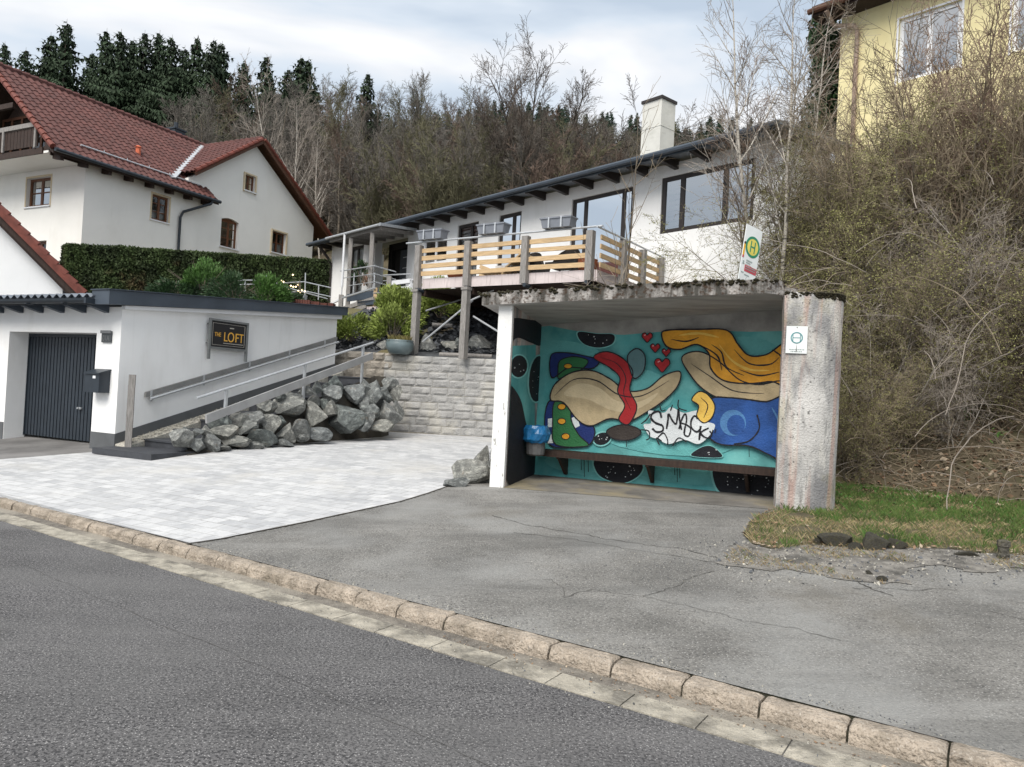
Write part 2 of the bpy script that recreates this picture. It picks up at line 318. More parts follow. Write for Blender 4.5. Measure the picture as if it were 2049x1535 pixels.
# gutter stones let into the road edge, and the raised kerb, each a row of separate-looking stones
mb = MB(); r_ = random.Random(3); s = -40.0
while s < 12:
    l = .42 + r_.uniform(-.05, .06); d0 = r_.uniform(-.012, .012)
    mb.hexa([XY(s + .004, -.31 + d0, -.05), XY(s + l - .004, -.31 + d0, -.05), XY(s + l - .004, -.12, -.05), XY(s + .004, -.12, -.05), XY(s + .004, -.31 + d0, .007), XY(s + l - .004, -.31, .007), XY(s + l - .004, -.12, .010), XY(s + .004, -.12, .010)], 0); s += l
mb.face([XY(-60, -.12, .006), XY(60, -.12, .006), XY(60, 0.02, .012), XY(-60, 0.02, .012)], 1)
m_grit = mat('gutter_grit', (.15, .135, .115), .95, .35, 14, .8, 60); layer(m_grit, (.30, .28, .25), 60, .30, .16, voro='F1', fac=.8); layer(m_grit, (.33, .30, .25), 1.1, .46, .6, fac=.8); struct('gutter', mb, [m_gutter, m_grit]); 
layer(m_gutter, (.32, .30, .26), 40, .5, .62, fac=.4)
def kerbstones():
    mb = MB(); r_ = random.Random(5); s = -13.0 * .41 - 30.3; s0 = su(hz(987, 1262, .1))[0]; s = s0 - 80 * .412
    prof = [(0, 0), (.004, .05), (.010, .078), (.030, .098), (.07, .102), (.12, .101), (.155, .092)]
    while s < 12:
        l = .412 + r_.uniform(-.012, .012); n = 7; q = []; hj = r_.uniform(-.006, .006); dj = r_.uniform(-.008, .008); g = r_.uniform(.007, .014)
        cols = [g * .5, .014, .035] + [.035 + (l - .07) * k / 9 for k in range(1, 9)] + [l - .035, l - .014, l - g * .5]
        i0 = len(mb.v)
        for ci, c in enumerate(cols):
            en = 1 if 1 < ci < len(cols) - 2 else (.965 if ci in (1, len(cols) - 2) else .88)
            for pi, (u, z) in enumerate(prof):
                w = mnoise.noise(Vector((s + c, u * 9, z * 9)) * 3.3) * .010 + mnoise.noise(Vector((s + c, u * 6, 0)) * 14) * .005
                zz = z * (en if pi else 1) + (w + hj if pi > 0 else 0); uu = u + dj + (mnoise.noise(Vector((s + c, u * 5, 4 + z * 9)) * 4) * .010 if pi < 4 else 0)
                mb.v.append(tuple(XY(s + c, uu, zz)))
        k = len(prof)
        for ci in range(len(cols) - 1):
            for pi in range(k - 1):
                a = i0 + ci * k + pi; mb.f.append((a, a + k, a + k + 1, a + 1)); mb.m.append(0)
        mb.f.append(tuple(i0 + j for j in range(k))); mb.m.append(0); b = i0 + (len(cols) - 1) * k; mb.f.append(tuple(b + j for j in reversed(range(k)))); mb.m.append(0)
        s += l
    mb.box(Fr(XY(-40, 0, 0), -33.6), 0, 55, .02, .15, -.02, .060, 1); mb.box(Fr(XY(-40, 0, 0), -33.6), 0, 55, .15, .24, -.02, .093, 1)
    struct('kerb', mb, [m_kerb, m_joint], smooth=False)
kerbstones()
def sheet(name, poly, m, dz=0.0, step=None, kind='structure'):
    """flat polygon given as xy points, cut where the ground changes slope, laid on the ground"""
    bm = bmesh.new(); vs = [bm.verts.new((p[0], p[1], 0)) for p in poly]; bm.faces.new(vs)
    bmesh.ops.triangulate(bm, faces=bm.faces)
    for uc in (0.0, 4.0): bmesh.ops.bisect_plane(bm, geom=bm.verts[:] + bm.edges[:] + bm.faces[:], plane_co=xy(0, uc), plane_no=NK)
    for v in bm.verts: v.co.z = ground(v.co) + dz
    me = bpy.data.meshes.new(name); bmesh.ops.recalc_face_normals(bm, faces=bm.faces); bm.to_mesh(me); bm.free(); me.materials.append(m)
    for p in me.polygons:
        if p.normal.z < 0: p.flip()
    o = bpy.data.objects.new(name, me); COL.objects.link(o); return tag(o, kind=kind)
sheet('pavement', [XY(-70, .14, 0), XY(60, .14, 0), XY(60, 12, 0), XY(-70, 12, 0)], m_fore, 0)
PB = [(372, 1089), (440, 1079), (500, 1067), (560, 1055), (620, 1043), (680, 1030), (740, 1017), (800, 1004), (850, 989), (893, 974), (930, 955)]
pb = [hg(*q) for q in PB]
lk = hg(-250, 936); pav = [XY(su(lk)[0], .15, 0)] + [XY(su(pb[0])[0], .15, 0)] + pb[1:] + [hg(985, 900), Vector((.6, 13, 0)), Vector((3, 16.9, 0)), Vector((-4.3, 18.2, 0)), hg(560, 850), Vector((-6.2, 12.9, 0)), hg(228, 902), hg(0, 920)]
pav.append(lk)
sheet('paved_yard', pav, m_pave, .006)
apr = [hg(228, 902), Vector((-6.3, 13.1, 0)), Vector((-12, 16, 0)), Vector((-40, 30, 0)), XY(su(lk)[0] - 25, .15, 0), XY(su(lk)[0], .15, 0), lk, hg(0, 920)]
sheet('garage_apron', apr, m_apron, .003)
# dark crumbling seam of soil along the edge of the paving
mb = MB(); r_ = random.Random(2)
for i in range(len(pb) - 1):
    for k in range(14):
        t = k / 14; p = pb[i].lerp(pb[i + 1], t); q = pb[i].lerp(pb[i + 1], t + 1 / 14); w = r_.uniform(.012, .035)
        p = Vector((p.x, p.y, ground(p) + .008)); q = Vector((q.x, q.y, ground(q) + .008)); d = NK * 0 + (q - p).cross(Vector((0, 0, 1))).normalized()
        mb.face([p, q, q + d * w, p + d * (w * 1.1)])
struct('paving_edge', mb, m_soil)
# hillside --------------------------------------------------------
def ublock(s): return 9.47 + .394 * (min(max(s, -12.2), -4) + 11.9) if s > -12.2 else 9.15
def wgt(s): return smooth((s + 7.6) / 2.4)
def ustart(s):
    w = wgt(s); return (1 - w) * (ublock(s) if s > -12.6 else 9.0) + w * 7.7
def hill(P):
    x, y = P.x, P.y
    st = 27 + min(15, max(0, (-x - 4)) * 1.05); d = max(0, min(y, 100) - st)
    return .37 * d - max(0, y - 100) * .25 + min(1, d / 12) * 1.0 * mnoise.noise(Vector((x * .06, y * .06, 3)))
def H(P):
    s, u = su(P); w = wgt(s); us = ustart(s); v = u - us
    top0 = (1 - w) * 2.36 + w * (gu(7.7) - .03); sl = (1 - w) * .44 + w * 1.0
    cap = 4.15 + .1 * (u - 13.2) if u > 13.2 else 4.15 - .02 * (13.2 - u)
    if s < -12.8: cap = min(cap, 3.7 + .12 * max(0, u - 9))
    z = top0 + sl * max(0, v); z = min(z, min(cap, 5.4))
    return z + max(0, hill(P)) + .05 * mnoise.noise(P * .9) * min(1, max(0, v))
def hillmesh():
    mb = MB(); ss = []; s = -190.0
    while s < 150: ss.append(s); s += .3 if -16 < s < 14 else (1.0 if -30 < s < 30 else 4.0)
    vs = []; v = .015
    while v < 170: vs.append(v); v += .25 if v < 9 else (.8 if v < 25 else 3.0)
    vs = [0] + vs; nv = len(vs)
    for s in ss:
        us = ustart(s)
        for k, v in enumerate(vs):
            p = xy(s, us + v)
            z = gu(us) - .05 if k == 0 else H(Vector((p.x, p.y, 0)))
            mb.v.append((p.x, p.y, z))
    for i in range(len(ss) - 1):
        for k in range(nv - 1):
            a = i * nv + k; mb.f.append((a, a + nv, a + nv + 1, a + 1)); mb.m.append(0)
    struct('hillside', mb, m_hill, smooth=True)
hillmesh()
# ================================================================== GARAGE
FG = Fr((-6.56, 12.5), -26.5); FS = Fr((-6.56, 12.5), 63.5)     # front wall frame (a to the right), side wall frame (a goes away)
def sp(a, off, z): return FS.p(a, -off, z)                       # point along the side wall, off = distance out from it
gr = thing('garage', 'low white garage with dark doors and a dark edged flat roof beside the stairs', 'garage', FG.p(0, 0, .3))
mb = MB(); zr = lambda a: 2.74 + .10 * a
mb.wall(FG, [(-9, .2), (0, .2), (0, 2.72), (-9, 2.72)], [[(-3.12, .25), (-.62, .25), (-.62, 2.28), (-3.12, 2.28)], [(-6.1, .25), (-3.44, .25), (-3.44, 2.28), (-6.1, 2.28)]], 0, .38)
mb.wall(FS, [(.002, .2), (5.45, .2), (5.45, 3.2), (.002, 2.70)], [], 0.002, .3)
part('wall', mb, m_white, gr)
for q in ((-.62, .012, .35), (-3.44, -3.13, .36), (-9, -6.1, .36)): mb = MB(); mb.box(FG, q[0], q[1], -.012, q[2], .25, .60); part('plinth', mb, m_plinth, gr)
mb = MB(); mb.prism(FS, [(.0, .2), (5.46, .2), (5.46, 2.10), (.0, .60)], -.014, .1)
part('plinth', mb, m_plinth, gr)
for a0, a1 in ((-3.1, -.6), (-6.1, -3.4)):
    mb = MB(); n = 26; w = (a1 - a0) / n
    for k in range(n):
        a = a0 + k * w
        mb.hexa([FG.p(a, .37, .37), FG.p(a + w * .75, .37, .37), FG.p(a + w * .75, .42, .37), FG.p(a, .42, .37), FG.p(a, .37, 2.22), FG.p(a + w * .75, .37, 2.22), FG.p(a + w * .75, .42, 2.22), FG.p(a, .42, 2.22)])
        mb.box(FG, a + w * .75, a + w, .395, .42, .37, 2.22)
    mb.box(FG, a0 - .03, a0, .35, .42, .36, 2.3); mb.box(FG, a1, a1 + .03, .35, .42, .36, 2.3); mb.box(FG, a0 - .03, a1 + .03, .35, .42, 2.222, 2.3)
    d = part('door', mb, m_anth, gr)
    mb = MB(); mb.box(FG, (a0 + a1) / 2 + .32, (a0 + a1) / 2 + .42, .33, .365, .93, .965); mb.tube([FG.p((a0 + a1) / 2 + .37, .34, .95), FG.p((a0 + a1) / 2 + .37, .30, .95)], .018); part('handle', mb, m_galv, d)
# roof: corrugated grey sheets behind a dark gutter, dark verge on the side
mb = MB(); a = -9.2
FGr = FG
while a < -.3:
    n = 6; w = .2
    for k in range(n):
        x0 = a + w * k / n; x1 = a + w * (k + 1) / n; h = lambda x: .03 * math.sin((x - a) / w * 2 * math.pi)
        mb.hexa([FGr.p(x0, -.40, 2.86 + h(x0)), FGr.p(x1, -.40, 2.86 + h(x1)), FGr.p(x1, 5.6, 3.42 + h(x1)), FGr.p(x0, 5.6, 3.42 + h(x0)), FGr.p(x0, -.40, 2.875 + h(x0)), FGr.p(x1, -.40, 2.875 + h(x1)), FGr.p(x1, 5.6, 3.435 + h(x1)), FGr.p(x0, 5.6, 3.435 + h(x0))])
    a += w
part('roof', mb, m_greyroof, gr)
mb = MB(); mb.prism(FS, [(-.36, 2.72), (5.62, 3.24), (5.62, 3.42), (-.36, 2.95)], -.16, .28); mb.prism(FS, [(-.38, 2.955), (5.64, 3.42), (5.64, 3.435), (-.38, 2.97)], -.18, .30)
v_ = part('verge_board', mb, m_slateblue, gr)
mb = MB(); mb.prism(FS, [(-.02, 2.68), (5.5, 3.14), (5.5, 3.24), (-.02, 2.74)], -.10, -.004); part('soffit_strip', mb, m_winwhite, gr)
mb = MB()
for k in range(9):
    c = math.pi * k / 8
    if k < 8:
        c2 = math.pi * (k + 1) / 8; r0, r1 = .075, .068
        P = [FG.p(-9.2, -.44 - math.cos(c) * r0, 2.80 - math.sin(c) * r0), FG.p(-.20, -.44 - math.cos(c) * r0, 2.80 - math.sin(c) * r0), FG.p(-.20, -.44 - math.cos(c2) * r0, 2.80 - math.sin(c2) * r0), FG.p(-9.2, -.44 - math.cos(c2) * r0, 2.80 - math.sin(c2) * r0)]
        mb.face(P)
mb.box(FG, -.24, -.19, -.52, -.36, 2.72, 2.81)
for k in range(9): mb.box(FG, -.8 - k, -.77 - k, -.53, -.35, 2.715, 2.73)
mb.box(FG, -9.2, -.2, -.352, -.33, 2.72, 2.86)
part('gutter', mb, m_anth, gr)
for k in range(15):
    mb = MB(); a = -.45 - k * .60; mb.hexa([FG.p(a, -.33, 2.70), FG.p(a + .12, -.33, 2.70), FG.p(a + .12, 0, 2.62), FG.p(a, 0, 2.62), FG.p(a, -.33, 2.79), FG.p(a + .12, -.33, 2.79), FG.p(a + .12, 0, 2.82), FG.p(a, 0, 2.82)]); part('rafter_end', mb, m_slateblue, gr)
# letter box, house number, sign
mbx = thing('letter_box', 'dark grey wall letter box mounted between garage door and corner', 'letter box', FG.p(-.38, -.09, 1.25))
mb = MB(); mb.prism(Fr(FG.p(-.56, 0, 0), -26.5 + 90), [(-.20, 1.27), (0, 1.27), (0, 1.64), (-.20, 1.60)], -.36, 0); part('box', mb, m_anth, mbx)
mb = MB(); mb.hexa([FG.p(-.58, -.225, 1.575), FG.p(-.18, -.225, 1.575), FG.p(-.18, 0, 1.645), FG.p(-.58, 0, 1.645), FG.p(-.58, -.225, 1.60), FG.p(-.18, -.225, 1.60), FG.p(-.18, 0, 1.67), FG.p(-.58, 0, 1.67)]); part('lid', mb, m_anth, mbx)
mb = MB(); mb.box(FG, -.36, -.29, -.206, -.201, 1.505, 1.55); part('name_plate', mb, m_winwhite, mbx)
nb = thing('house_number_plate', 'small dark grey house number plate on the white pier above the letter box', 'number plate', FG.p(-.33, -.02, 2.12))
mb = MB(); mb.box(FG, -.45, -.21, -.03, -.002, 2.12, 2.31); part('plate', mb, mat('number_plate_grey', (.06, .066, .07), .5, .1, 8), nb)
mb = MB(); mb.box(FG, -.455, -.205, -.055, -.03, 2.27, 2.32); text_into(mb, '01A', FG, -.33, 2.145, .13, -.033, width=.17); part('lettering', mb, mat('plate_letter_grey', (.15, .155, .16), .5, 0), nb)
# the loft sign (a hanging board on two legs standing off the side wall)
FL = Fr(sp(0, .09, 0), 63.5)
m_gold = mat('gold_paint', (.72, .40, .07), .45, .08, 10); m_pale = mat('pale_frame_line', (.42, .40, .36), .6, 0); m_board = mat('sign_black', (.018, .018, .02), .5, .1, 5)
sg = thing('signboard', 'black signboard with gold LOFT lettering on the white garage side wall', 'sign', FL.p(2.2, 0, 2.0))
mb = MB(); mb.box(FL, 1.73, 1.77, -.02, .025, 1.97, 2.74); mb.box(FL, 2.64, 2.68, -.02, .025, 1.97, 2.74); mb.box(FL, 1.77, 2.64, -.018, .02, 2.70, 2.738); mb.box(FL, 1.77, 2.64, -.018, .02, 2.17, 2.208)
mb.box(FL, 1.74, 1.76, .025, .085, 2.62, 2.64); mb.box(FL, 2.65, 2.67, .025, .085, 2.62, 2.64); mb.box(FL, 1.74, 1.76, .025, .085, 2.26, 2.28); mb.box(FL, 2.65, 2.67, .025, .085, 2.26, 2.28)
part('frame', mb, mat('sign_frame_grey', (.17, .18, .18), .5, .1, 8), sg)
mb = MB(); mb.box(FL, 1.77, 2.64, 0, .012, 2.208, 2.70); bd = part('board', mb, m_board, sg)
mb = MB()
for (x0, x1, z0, z1) in ((1.81, 2.60, 2.655, 2.661), (1.81, 2.60, 2.245, 2.251), (1.81, 1.817, 2.251, 2.655), (2.593, 2.60, 2.251, 2.655)): mb.box(FL, x0, x1, -.004, 0, z0, z1)
part('border_line', mb, m_pale, bd)
mb = MB(); text_into(mb, 'L', FL, 2.125, 2.33, .25, -.004, width=.085); text_into(mb, 'O', FL, 2.255, 2.325, .27, -.004, width=.155); text_into(mb, 'F', FL, 2.405, 2.33, .25, -.004, width=.08); text_into(mb, 'T', FL, 2.515, 2.33, .25, -.004, width=.11); text_into(mb, 'THE', FL, 1.935, 2.41, .11, -.004, width=.15)
part('lettering', mb, m_gold, bd)
mb = MB(); mb.box(FL, 2.08, 2.57, -.004, 0, 2.285, 2.297); mb.box(FL, 2.22, 2.32, -.004, 0, 2.58, 2.60); part('small_print', mb, m_pale, bd)
# ================================================================== STAIRCASE and rails
st = thing('staircase', 'dark slab staircase climbing along the white garage wall', 'staircase', sp(2.5, .8, .3))
for k in range(10):
    b_ = -.40 if k == 0 else .36 + .57 * (k - 1); z = .40 if k == 0 else .53 + .16 * (k - 1); mb = MB()
    if k == 0: mb.hexa([sp(-.42, .05, .30), sp(.45, .05, .3), sp(.45, 1.45, .3), sp(-.42, 1.45, .3), sp(-.42, .05, z), sp(.45, .05, z), sp(.45, 1.45, z), sp(-.42, 1.45, z)])
    else:
        P = [sp(b_, .28, z - .165), sp(b_ + .60, .28, z - .165), sp(b_ + .60, 1.3, z - .165), sp(b_, 1.3, z - .165)]; P += [Vector((p.x, p.y, z - .03)) for p in P]; mb.hexa(P)
        P = [sp(b_ - .02, .27, z - .029), sp(b_ + .60, .27, z - .029), sp(b_ + .60, 1.31, z - .029), sp(b_ - .02, 1.31, z - .029)]; P += [Vector((p.x, p.y, z)) for p in P]; mb.hexa(P)
    part('step', mb, m_step, st)
zg_ = lambda b: .43 + .28 * b
mb = MB(); mb.hexa([sp(0, .02, .2), sp(5.45, .02, .2), sp(5.45, .27, .2), sp(0, .27, .2), sp(0, .02, zg_(0)), sp(5.45, .02, zg_(5.45)), sp(5.45, .27, zg_(5.45) - .04), sp(0, .27, zg_(0) - .04)])
r_ = random.Random(9)
for k in range(2200):
    a = r_.uniform(.1, 5.4); o = r_.uniform(.03, .30); z = zg_(a) - .01; q = .010 + r_.random() * .016; c = sp(a, o, z)
    mb.mesh([c + Vector((r_.uniform(-q, q), r_.uniform(-q, q), r_.uniform(0, q * 1.5))) for _ in range(4)], [(0, 1, 2), (0, 2, 3), (0, 3, 1), (1, 3, 2)])
struct('gravel_strip', mb, m_gravel, 'stuff')
rl = thing('handrail', 'steel handrail tube on a grey board fixed to the garage wall', 'handrail', sp(3, .08, 1.5))
mb = MB(); mb.tube([sp(.55, .12, 1.20), sp(5.4, .12, 2.60)], .022, 10); part('rail_tube', mb, m_galv, rl)
mb = MB(); mb.hexa([sp(.50, .015, 1.22), sp(5.42, .015, 2.63), sp(5.42, .06, 2.63), sp(.50, .06, 1.22), sp(.50, .015, 1.31), sp(5.42, .015, 2.72), sp(5.42, .06, 2.72), sp(.50, .06, 1.31)]); part('backing_board', mb, mat('mid_grey_board', (.20, .20, .195), .7, .15, 4, .1, 40), rl)
for a in (.6, 1.7, 2.8, 3.9, 5.0):
    mb = MB(); z = 1.20 + (a - .55) * 1.4 / 4.85; mb.tube([sp(a, .06, z - .02), sp(a, .12, z - .02)], .010, 6); mb.box(Fr(sp(a, .06, 0), 63.5), -.02, .02, -.006, .0, z - .06, z + .13); part('bracket', mb, m_galv, rl)
r2 = thing('stair_railing', 'free standing steel stair railing with three posts above a grey stringer board', 'railing', sp(2.8, 1.36, 1.5))
zt = lambda a: 1.27 + (a - .44) * (2.54 - 1.27) / 4.49
mb = MB(); mb.tube([sp(.44, 1.36, zt(.44)), sp(5.05, 1.36, zt(5.05))], .022, 10); part('rail_tube', mb, m_galv, r2)
for a in (1.05, 2.95, 4.72):
    mb = MB(); mb.box(Fr(sp(a, 1.36, 0), 63.5), -.022, .022, -.022, .022, zt(a) - .85, zt(a) - .01); part('post', mb, m_galv, r2)
mb = MB(); zs = lambda a: .86 + (a - .63) * (2.2 - .86) / 4.33
mb.hexa([sp(.62, 1.39, zs(.62)), sp(5.0, 1.39, zs(5.0)), sp(5.0, 1.43, zs(5.0)), sp(.62, 1.43, zs(.62)), sp(.60, 1.39, zs(.6) + .15), sp(4.98, 1.39, zs(4.98) + .15), sp(4.98, 1.43, zs(4.98) + .15), sp(.60, 1.43, zs(.6) + .15)]); part('stringer_board', mb, mat('pale_grey_steel', (.33, .33, .33), .6, .12, 3, .1, 40), r2)
mb = MB(); P0 = sp(.05, .28, 0)
fp = Fr(P0, 20); mb.box(fp, -.05, .05, -.04, .04, .35, 1.42); mb.box(fp, -.048, .052, -.038, .042, 1.42, 1.60)
solo('wooden_post', mb, [m_greywood], 'split weathered wooden post standing at the foot of the stairs', 'post')
# ================================================================== BLOCK WALL
FB = Fr((-2.6, 17.6), -12)
def blocks(F, a0, a1, z0, z1, rows, b0, seed, wmin=.34, wmax=.5, amp=.022, cap=True):
    mb = MB(); r_ = random.Random(seed); h = (z1 - z0) / rows
    for r in range(rows):
        a = a0 - (r_.random() * .3); z = z0 + r * h; last = r == rows - 1 and cap
        while a < a1:
            w = r_.uniform(wmin, wmax); x0 = max(a, a0) + .003; x1 = min(a + w, a1) - .003; a += w
            if x1 - x0 < .06: continue
            nx, nz = 6, 4; i0 = len(mb.v); sk = r_.uniform(-.012, .012); dz = r_.uniform(-.006, .006)
            for j in range(nz + 1):
                for i in range(nx + 1):
                    ed = (i in (0, nx)) or (j in (0, nz)); x = x0 + (x1 - x0) * i / nx; zz = z + .003 + (h - .006) * j / nz + dz
                    d = .010 if ed else -.012 + sk + mnoise.noise(Vector((x * 7, zz * 9, seed + r))) * amp - (.01 if last else 0)
                    if ed: x += mnoise.noise(Vector((zz * 11, x * 3, 1))) * .006; zz += mnoise.noise(Vector((x * 9, zz * 3, 7))) * .006
                    mb.v.append(tuple(F.p(x, b0 + d, zz)))
            for j in range(nz):
                for i in range(nx):
                    q = i0 + j * (nx + 1) + i; mb.f.append((q, q + 1, q + nx + 2, q + nx + 1)); mb.m.append(0)
    mb.box(F, a0, a1, b0 + .014, b0 + .38, z0 - .1, z1 - .004, 1)
    return mb
solo('retaining_wall', blocks(FB, -.45, 5.4, .60, 2.39, 10, 0, 11), [m_block, m_mortar], 'grey rough block retaining wall behind the paved yard', 'wall', fix=False)
pA = hy(664, 700, 17.95); pB = hy(790, 712, 17.66); dv = pB - pA; FB2 = Fr((pA.x, pA.y), math.degrees(math.atan2(dv.y, dv.x))); WL_ = math.hypot(dv.x, dv.y)
solo('low_stone_wall', blocks(FB2, 0, WL_, 1.45, 2.43, 5, 0, 5, .2, .42, .03), [mat('brown_block', (.30, .27, .23), .9, .25, 4, .9, 30), m_mortar], 'low brownish stone wall at the top of the dark stairs', 'wall', fix=False)
# ================================================================== BOULDERS
def rock_mesh(seed, sub=4, cuts=11):
    r_ = random.Random(seed); bm = bmesh.new(); bmesh.ops.create_icosphere(bm, subdivisions=sub, radius=1)
    pl = []
    for _ in range(cuts):
        n = Vector((r_.gauss(0, 1), r_.gauss(0, 1), r_.gauss(0, 1))).normalized(); pl.append((n, r_.uniform(.45, .72)))
    for v in bm.verts:
        for n, d in pl:
            k = v.co.dot(n) - d
            if k > 0: v.co -= n * k
        v.co *= 1.25 + .10 * mnoise.noise(v.co * 2 + Vector((seed, 0, 0))) + .05 * abs(mnoise.noise(v.co * 6 + Vector((seed, 3, 0)))) + .035 * mnoise.noise(v.co * 14)
    me = bpy.data.meshes.new('boulder'); bm.to_mesh(me); bm.free(); me.materials.append(m_rock); return me
nt_ = m_rock.node_tree; b_ = nt_.nodes['Principled BSDF']; oi = N(nt_, 'ShaderNodeObjectInfo'); rr_ = N(nt_, 'ShaderNodeValToRGB'); L(nt_, oi.outputs['Random'], rr_.inputs[0])
for i_, (p_, c_) in enumerate(((0, (.70, .76, .74)), (.35, (1.0, 1.0, 1.0)), (.7, (1.2, 1.15, 1.06)), (1, (.82, .86, .9)))):
    e_ = rr_.color_ramp.elements[0] if i_ == 0 else (rr_.color_ramp.elements[-1] if i_ == 3 else rr_.color_ramp.elements.new(p_)); e_.position = p_; e_.color = (*c_, 1)
mm_ = N(nt_, 'ShaderNodeMixRGB', blend_type='MULTIPLY'); mm_.inputs[0].default_value = 1; L(nt_, b_.inputs['Base Color'].links[0].from_socket, mm_.inputs[1]); L(nt_, rr_.outputs[0], mm_.inputs[2]); L(nt_, mm_.outputs[0], b_.inputs['Base Color'])
ROCKS = [rock_mesh(k) for k in range(9)]
def put_rock(c, rx, ry, rz_, label, group, r_, cat='boulder', name='boulder'):
    o = bpy.data.objects.new(name, ROCKS[r_.randrange(9)]); COL.objects.link(o)
    o.location = c; o.scale = (rx, ry, rz_); o.rotation_euler = (r_.uniform(-.25, .25), r_.uniform(-.25, .25), r_.uniform(-.5, .5) + (math.pi if r_.random() < .5 else 0)); return tag(o, label, cat, group)
# slanting face of the heap: plane through three points
H1, H2, H3 = sp(.4, 1.5, .60), sp(5.8, 1.45, 2.15), sp(2.9, 2.05, .60)
hn = (H2 - H1).cross(H3 - H1).normalized()
def hheap(px, py): d = ray(px, py); return CAM + d * ((H1 - CAM).dot(hn) / d.dot(hn))
CB = [(560, 720, 90, 70), (690, 745, 70, 50), (810, 730, 80, 55), (1000, 735, 110, 40), (1190, 690, 120, 60), (1395, 665, 70, 70), (1500, 620, 85, 80), (1640, 660, 90, 45), (1860, 550, 155, 125), (1610, 520, 95, 95), (1260, 600, 75, 80), (1090, 630, 90, 50), (920, 660, 110, 50), (880, 570, 85, 60), (760, 640, 55, 35), (1010, 500, 40, 30), (1000, 555, 70, 45), (1130, 530, 90, 55), (1240, 470, 75, 50), (1420, 465, 130, 70), (1600, 400, 60, 40), (1345, 385, 45, 30), (1450, 365, 60, 25), (1560, 330, 70, 35), (1635, 300, 45, 50), (1760, 370, 90, 60), (1700, 290, 35, 25), (1780, 270, 60, 55), (1920, 340, 80, 85), (2010, 300, 60, 55), (1900, 210, 80, 35), (2010, 230, 60, 45), (1990, 420, 50, 60), (2040, 560, 50, 70), (600, 660, 50, 40), (690, 655, 45, 30), (1740, 480, 60, 60), (1330, 560, 60, 50), (1150, 760, 70, 25), (900, 770, 60, 22), (1380, 740, 60, 24), (1520, 690, 40, 22), (1700, 430, 50, 40)]
BD = [(int(x / 3.94 + 220), int(y / 3.94 + 700), int(w / 3.94), int(h / 3.94)) for x, y, w, h in CB] + [(745, 790, 26, 26), (775, 830, 24, 22), (765, 792, 22, 20), (750, 752, 22, 14), (772, 760, 18, 16), (722, 742, 20, 14), (760, 728, 20, 12), (735, 715, 16, 10), (768, 715, 14, 12), (795, 828, 12, 20), (793, 790, 10, 16), (755, 852, 26, 12), (780, 775, 16, 14), (715, 762, 16, 12), (725, 850, 20, 14), (738, 825, 16, 14)]
BD = sorted(set(BD)); r_ = random.Random(21)
ORD = 'first second third fourth fifth sixth seventh eighth ninth tenth eleventh twelfth thirteenth fourteenth fifteenth sixteenth seventeenth eighteenth nineteenth twentieth twenty-first twenty-second twenty-third twenty-fourth twenty-fifth twenty-sixth twenty-seventh twenty-eighth twenty-ninth thirtieth thirty-first thirty-second thirty-third thirty-fourth thirty-fifth thirty-sixth thirty-seventh thirty-eighth thirty-ninth fortieth forty-first forty-second forty-third forty-fourth forty-fifth'.split()
def brow(q): t = (q[0] - 345) / 455; base = 890 - 30 * t; topy = 850 - 150 * t; f = (base - q[1]) / (base - topy); return 0 if f < .25 else (1 if f < .5 else (2 if f < .75 else 3))
BLAB = {}
for rw, nm in enumerate(('bottom', 'lower middle', 'upper middle', 'top')):
    for k, q in enumerate(sorted([q for q in BD if brow(q) == rw])): BLAB[q] = ORD[k] + ' boulder from the left in the ' + nm + ' row of the heap beside the stairs'
for i, (px, py, w, h) in enumerate(BD):
    c = hheap(px, py); k = (c - CAM).dot(vF) / F_PX; gz = ground(c)
    g = hg(px, py + h * .6)
    if g.dot(vF) < c.dot(vF): c = g + Vector((0, 0, k * h * .5))
    lab = BLAB[(px, py, w, h)]; grp = 'boulders piled beside the staircase'
    if (w, h) == (int(155 / 3.94), int(125 / 3.94)): lab, grp = 'largest pale veined boulder in the middle of the heap beside the stairs', 'boulders piled beside the staircase'
    put_rock(c + (c - CAM).normalized() * (k * w * .6 + .03), k * w * 1.09, k * w * 1.05, k * h * 1.16, lab, grp, r_)
mb = MB(); mb.mesh([sp(0.2, 1.4, .3), sp(5.3, 1.4, .3), sp(5.5, 1.6, .5), sp(5.0, 1.8, .4), sp(2.9, 2.2, .4), sp(.2, 1.5, .35), sp(.3, 1.33, .42), sp(5.2, 1.33, 1.85), sp(5.4, 1.5, 1.85)], [(0, 1, 8, 7, 6), (6, 7, 3, 4), (6, 4, 5), (7, 8, 2, 3)])
struct('soil', mb, m_soil)
r_ = random.Random(4)
for (px, py, w, h, t) in ((935, 950, 34, 24, 'leaning slab shaped boulder against the left pillar of the shelter'), (962, 925, 20, 26, 'upright boulder behind the slab boulder at the left shelter pillar'), (915, 968, 22, 10, 'flat stone lying at the paving edge by the left shelter pillar'), (968, 950, 18, 24, 'small boulder touching the foot of the left shelter pillar'), (948, 962, 14, 9, 'small stone in front of the boulders at the left shelter pillar')):
    g = hg(px, py + h * .7); k = (g - CAM).dot(vF) / F_PX
    put_rock(g + Vector((0, .1, k * h * .6)), k * w * 1.1, k * w, k * h * 1.2, t, 'boulders at the shelter pillar', r_)
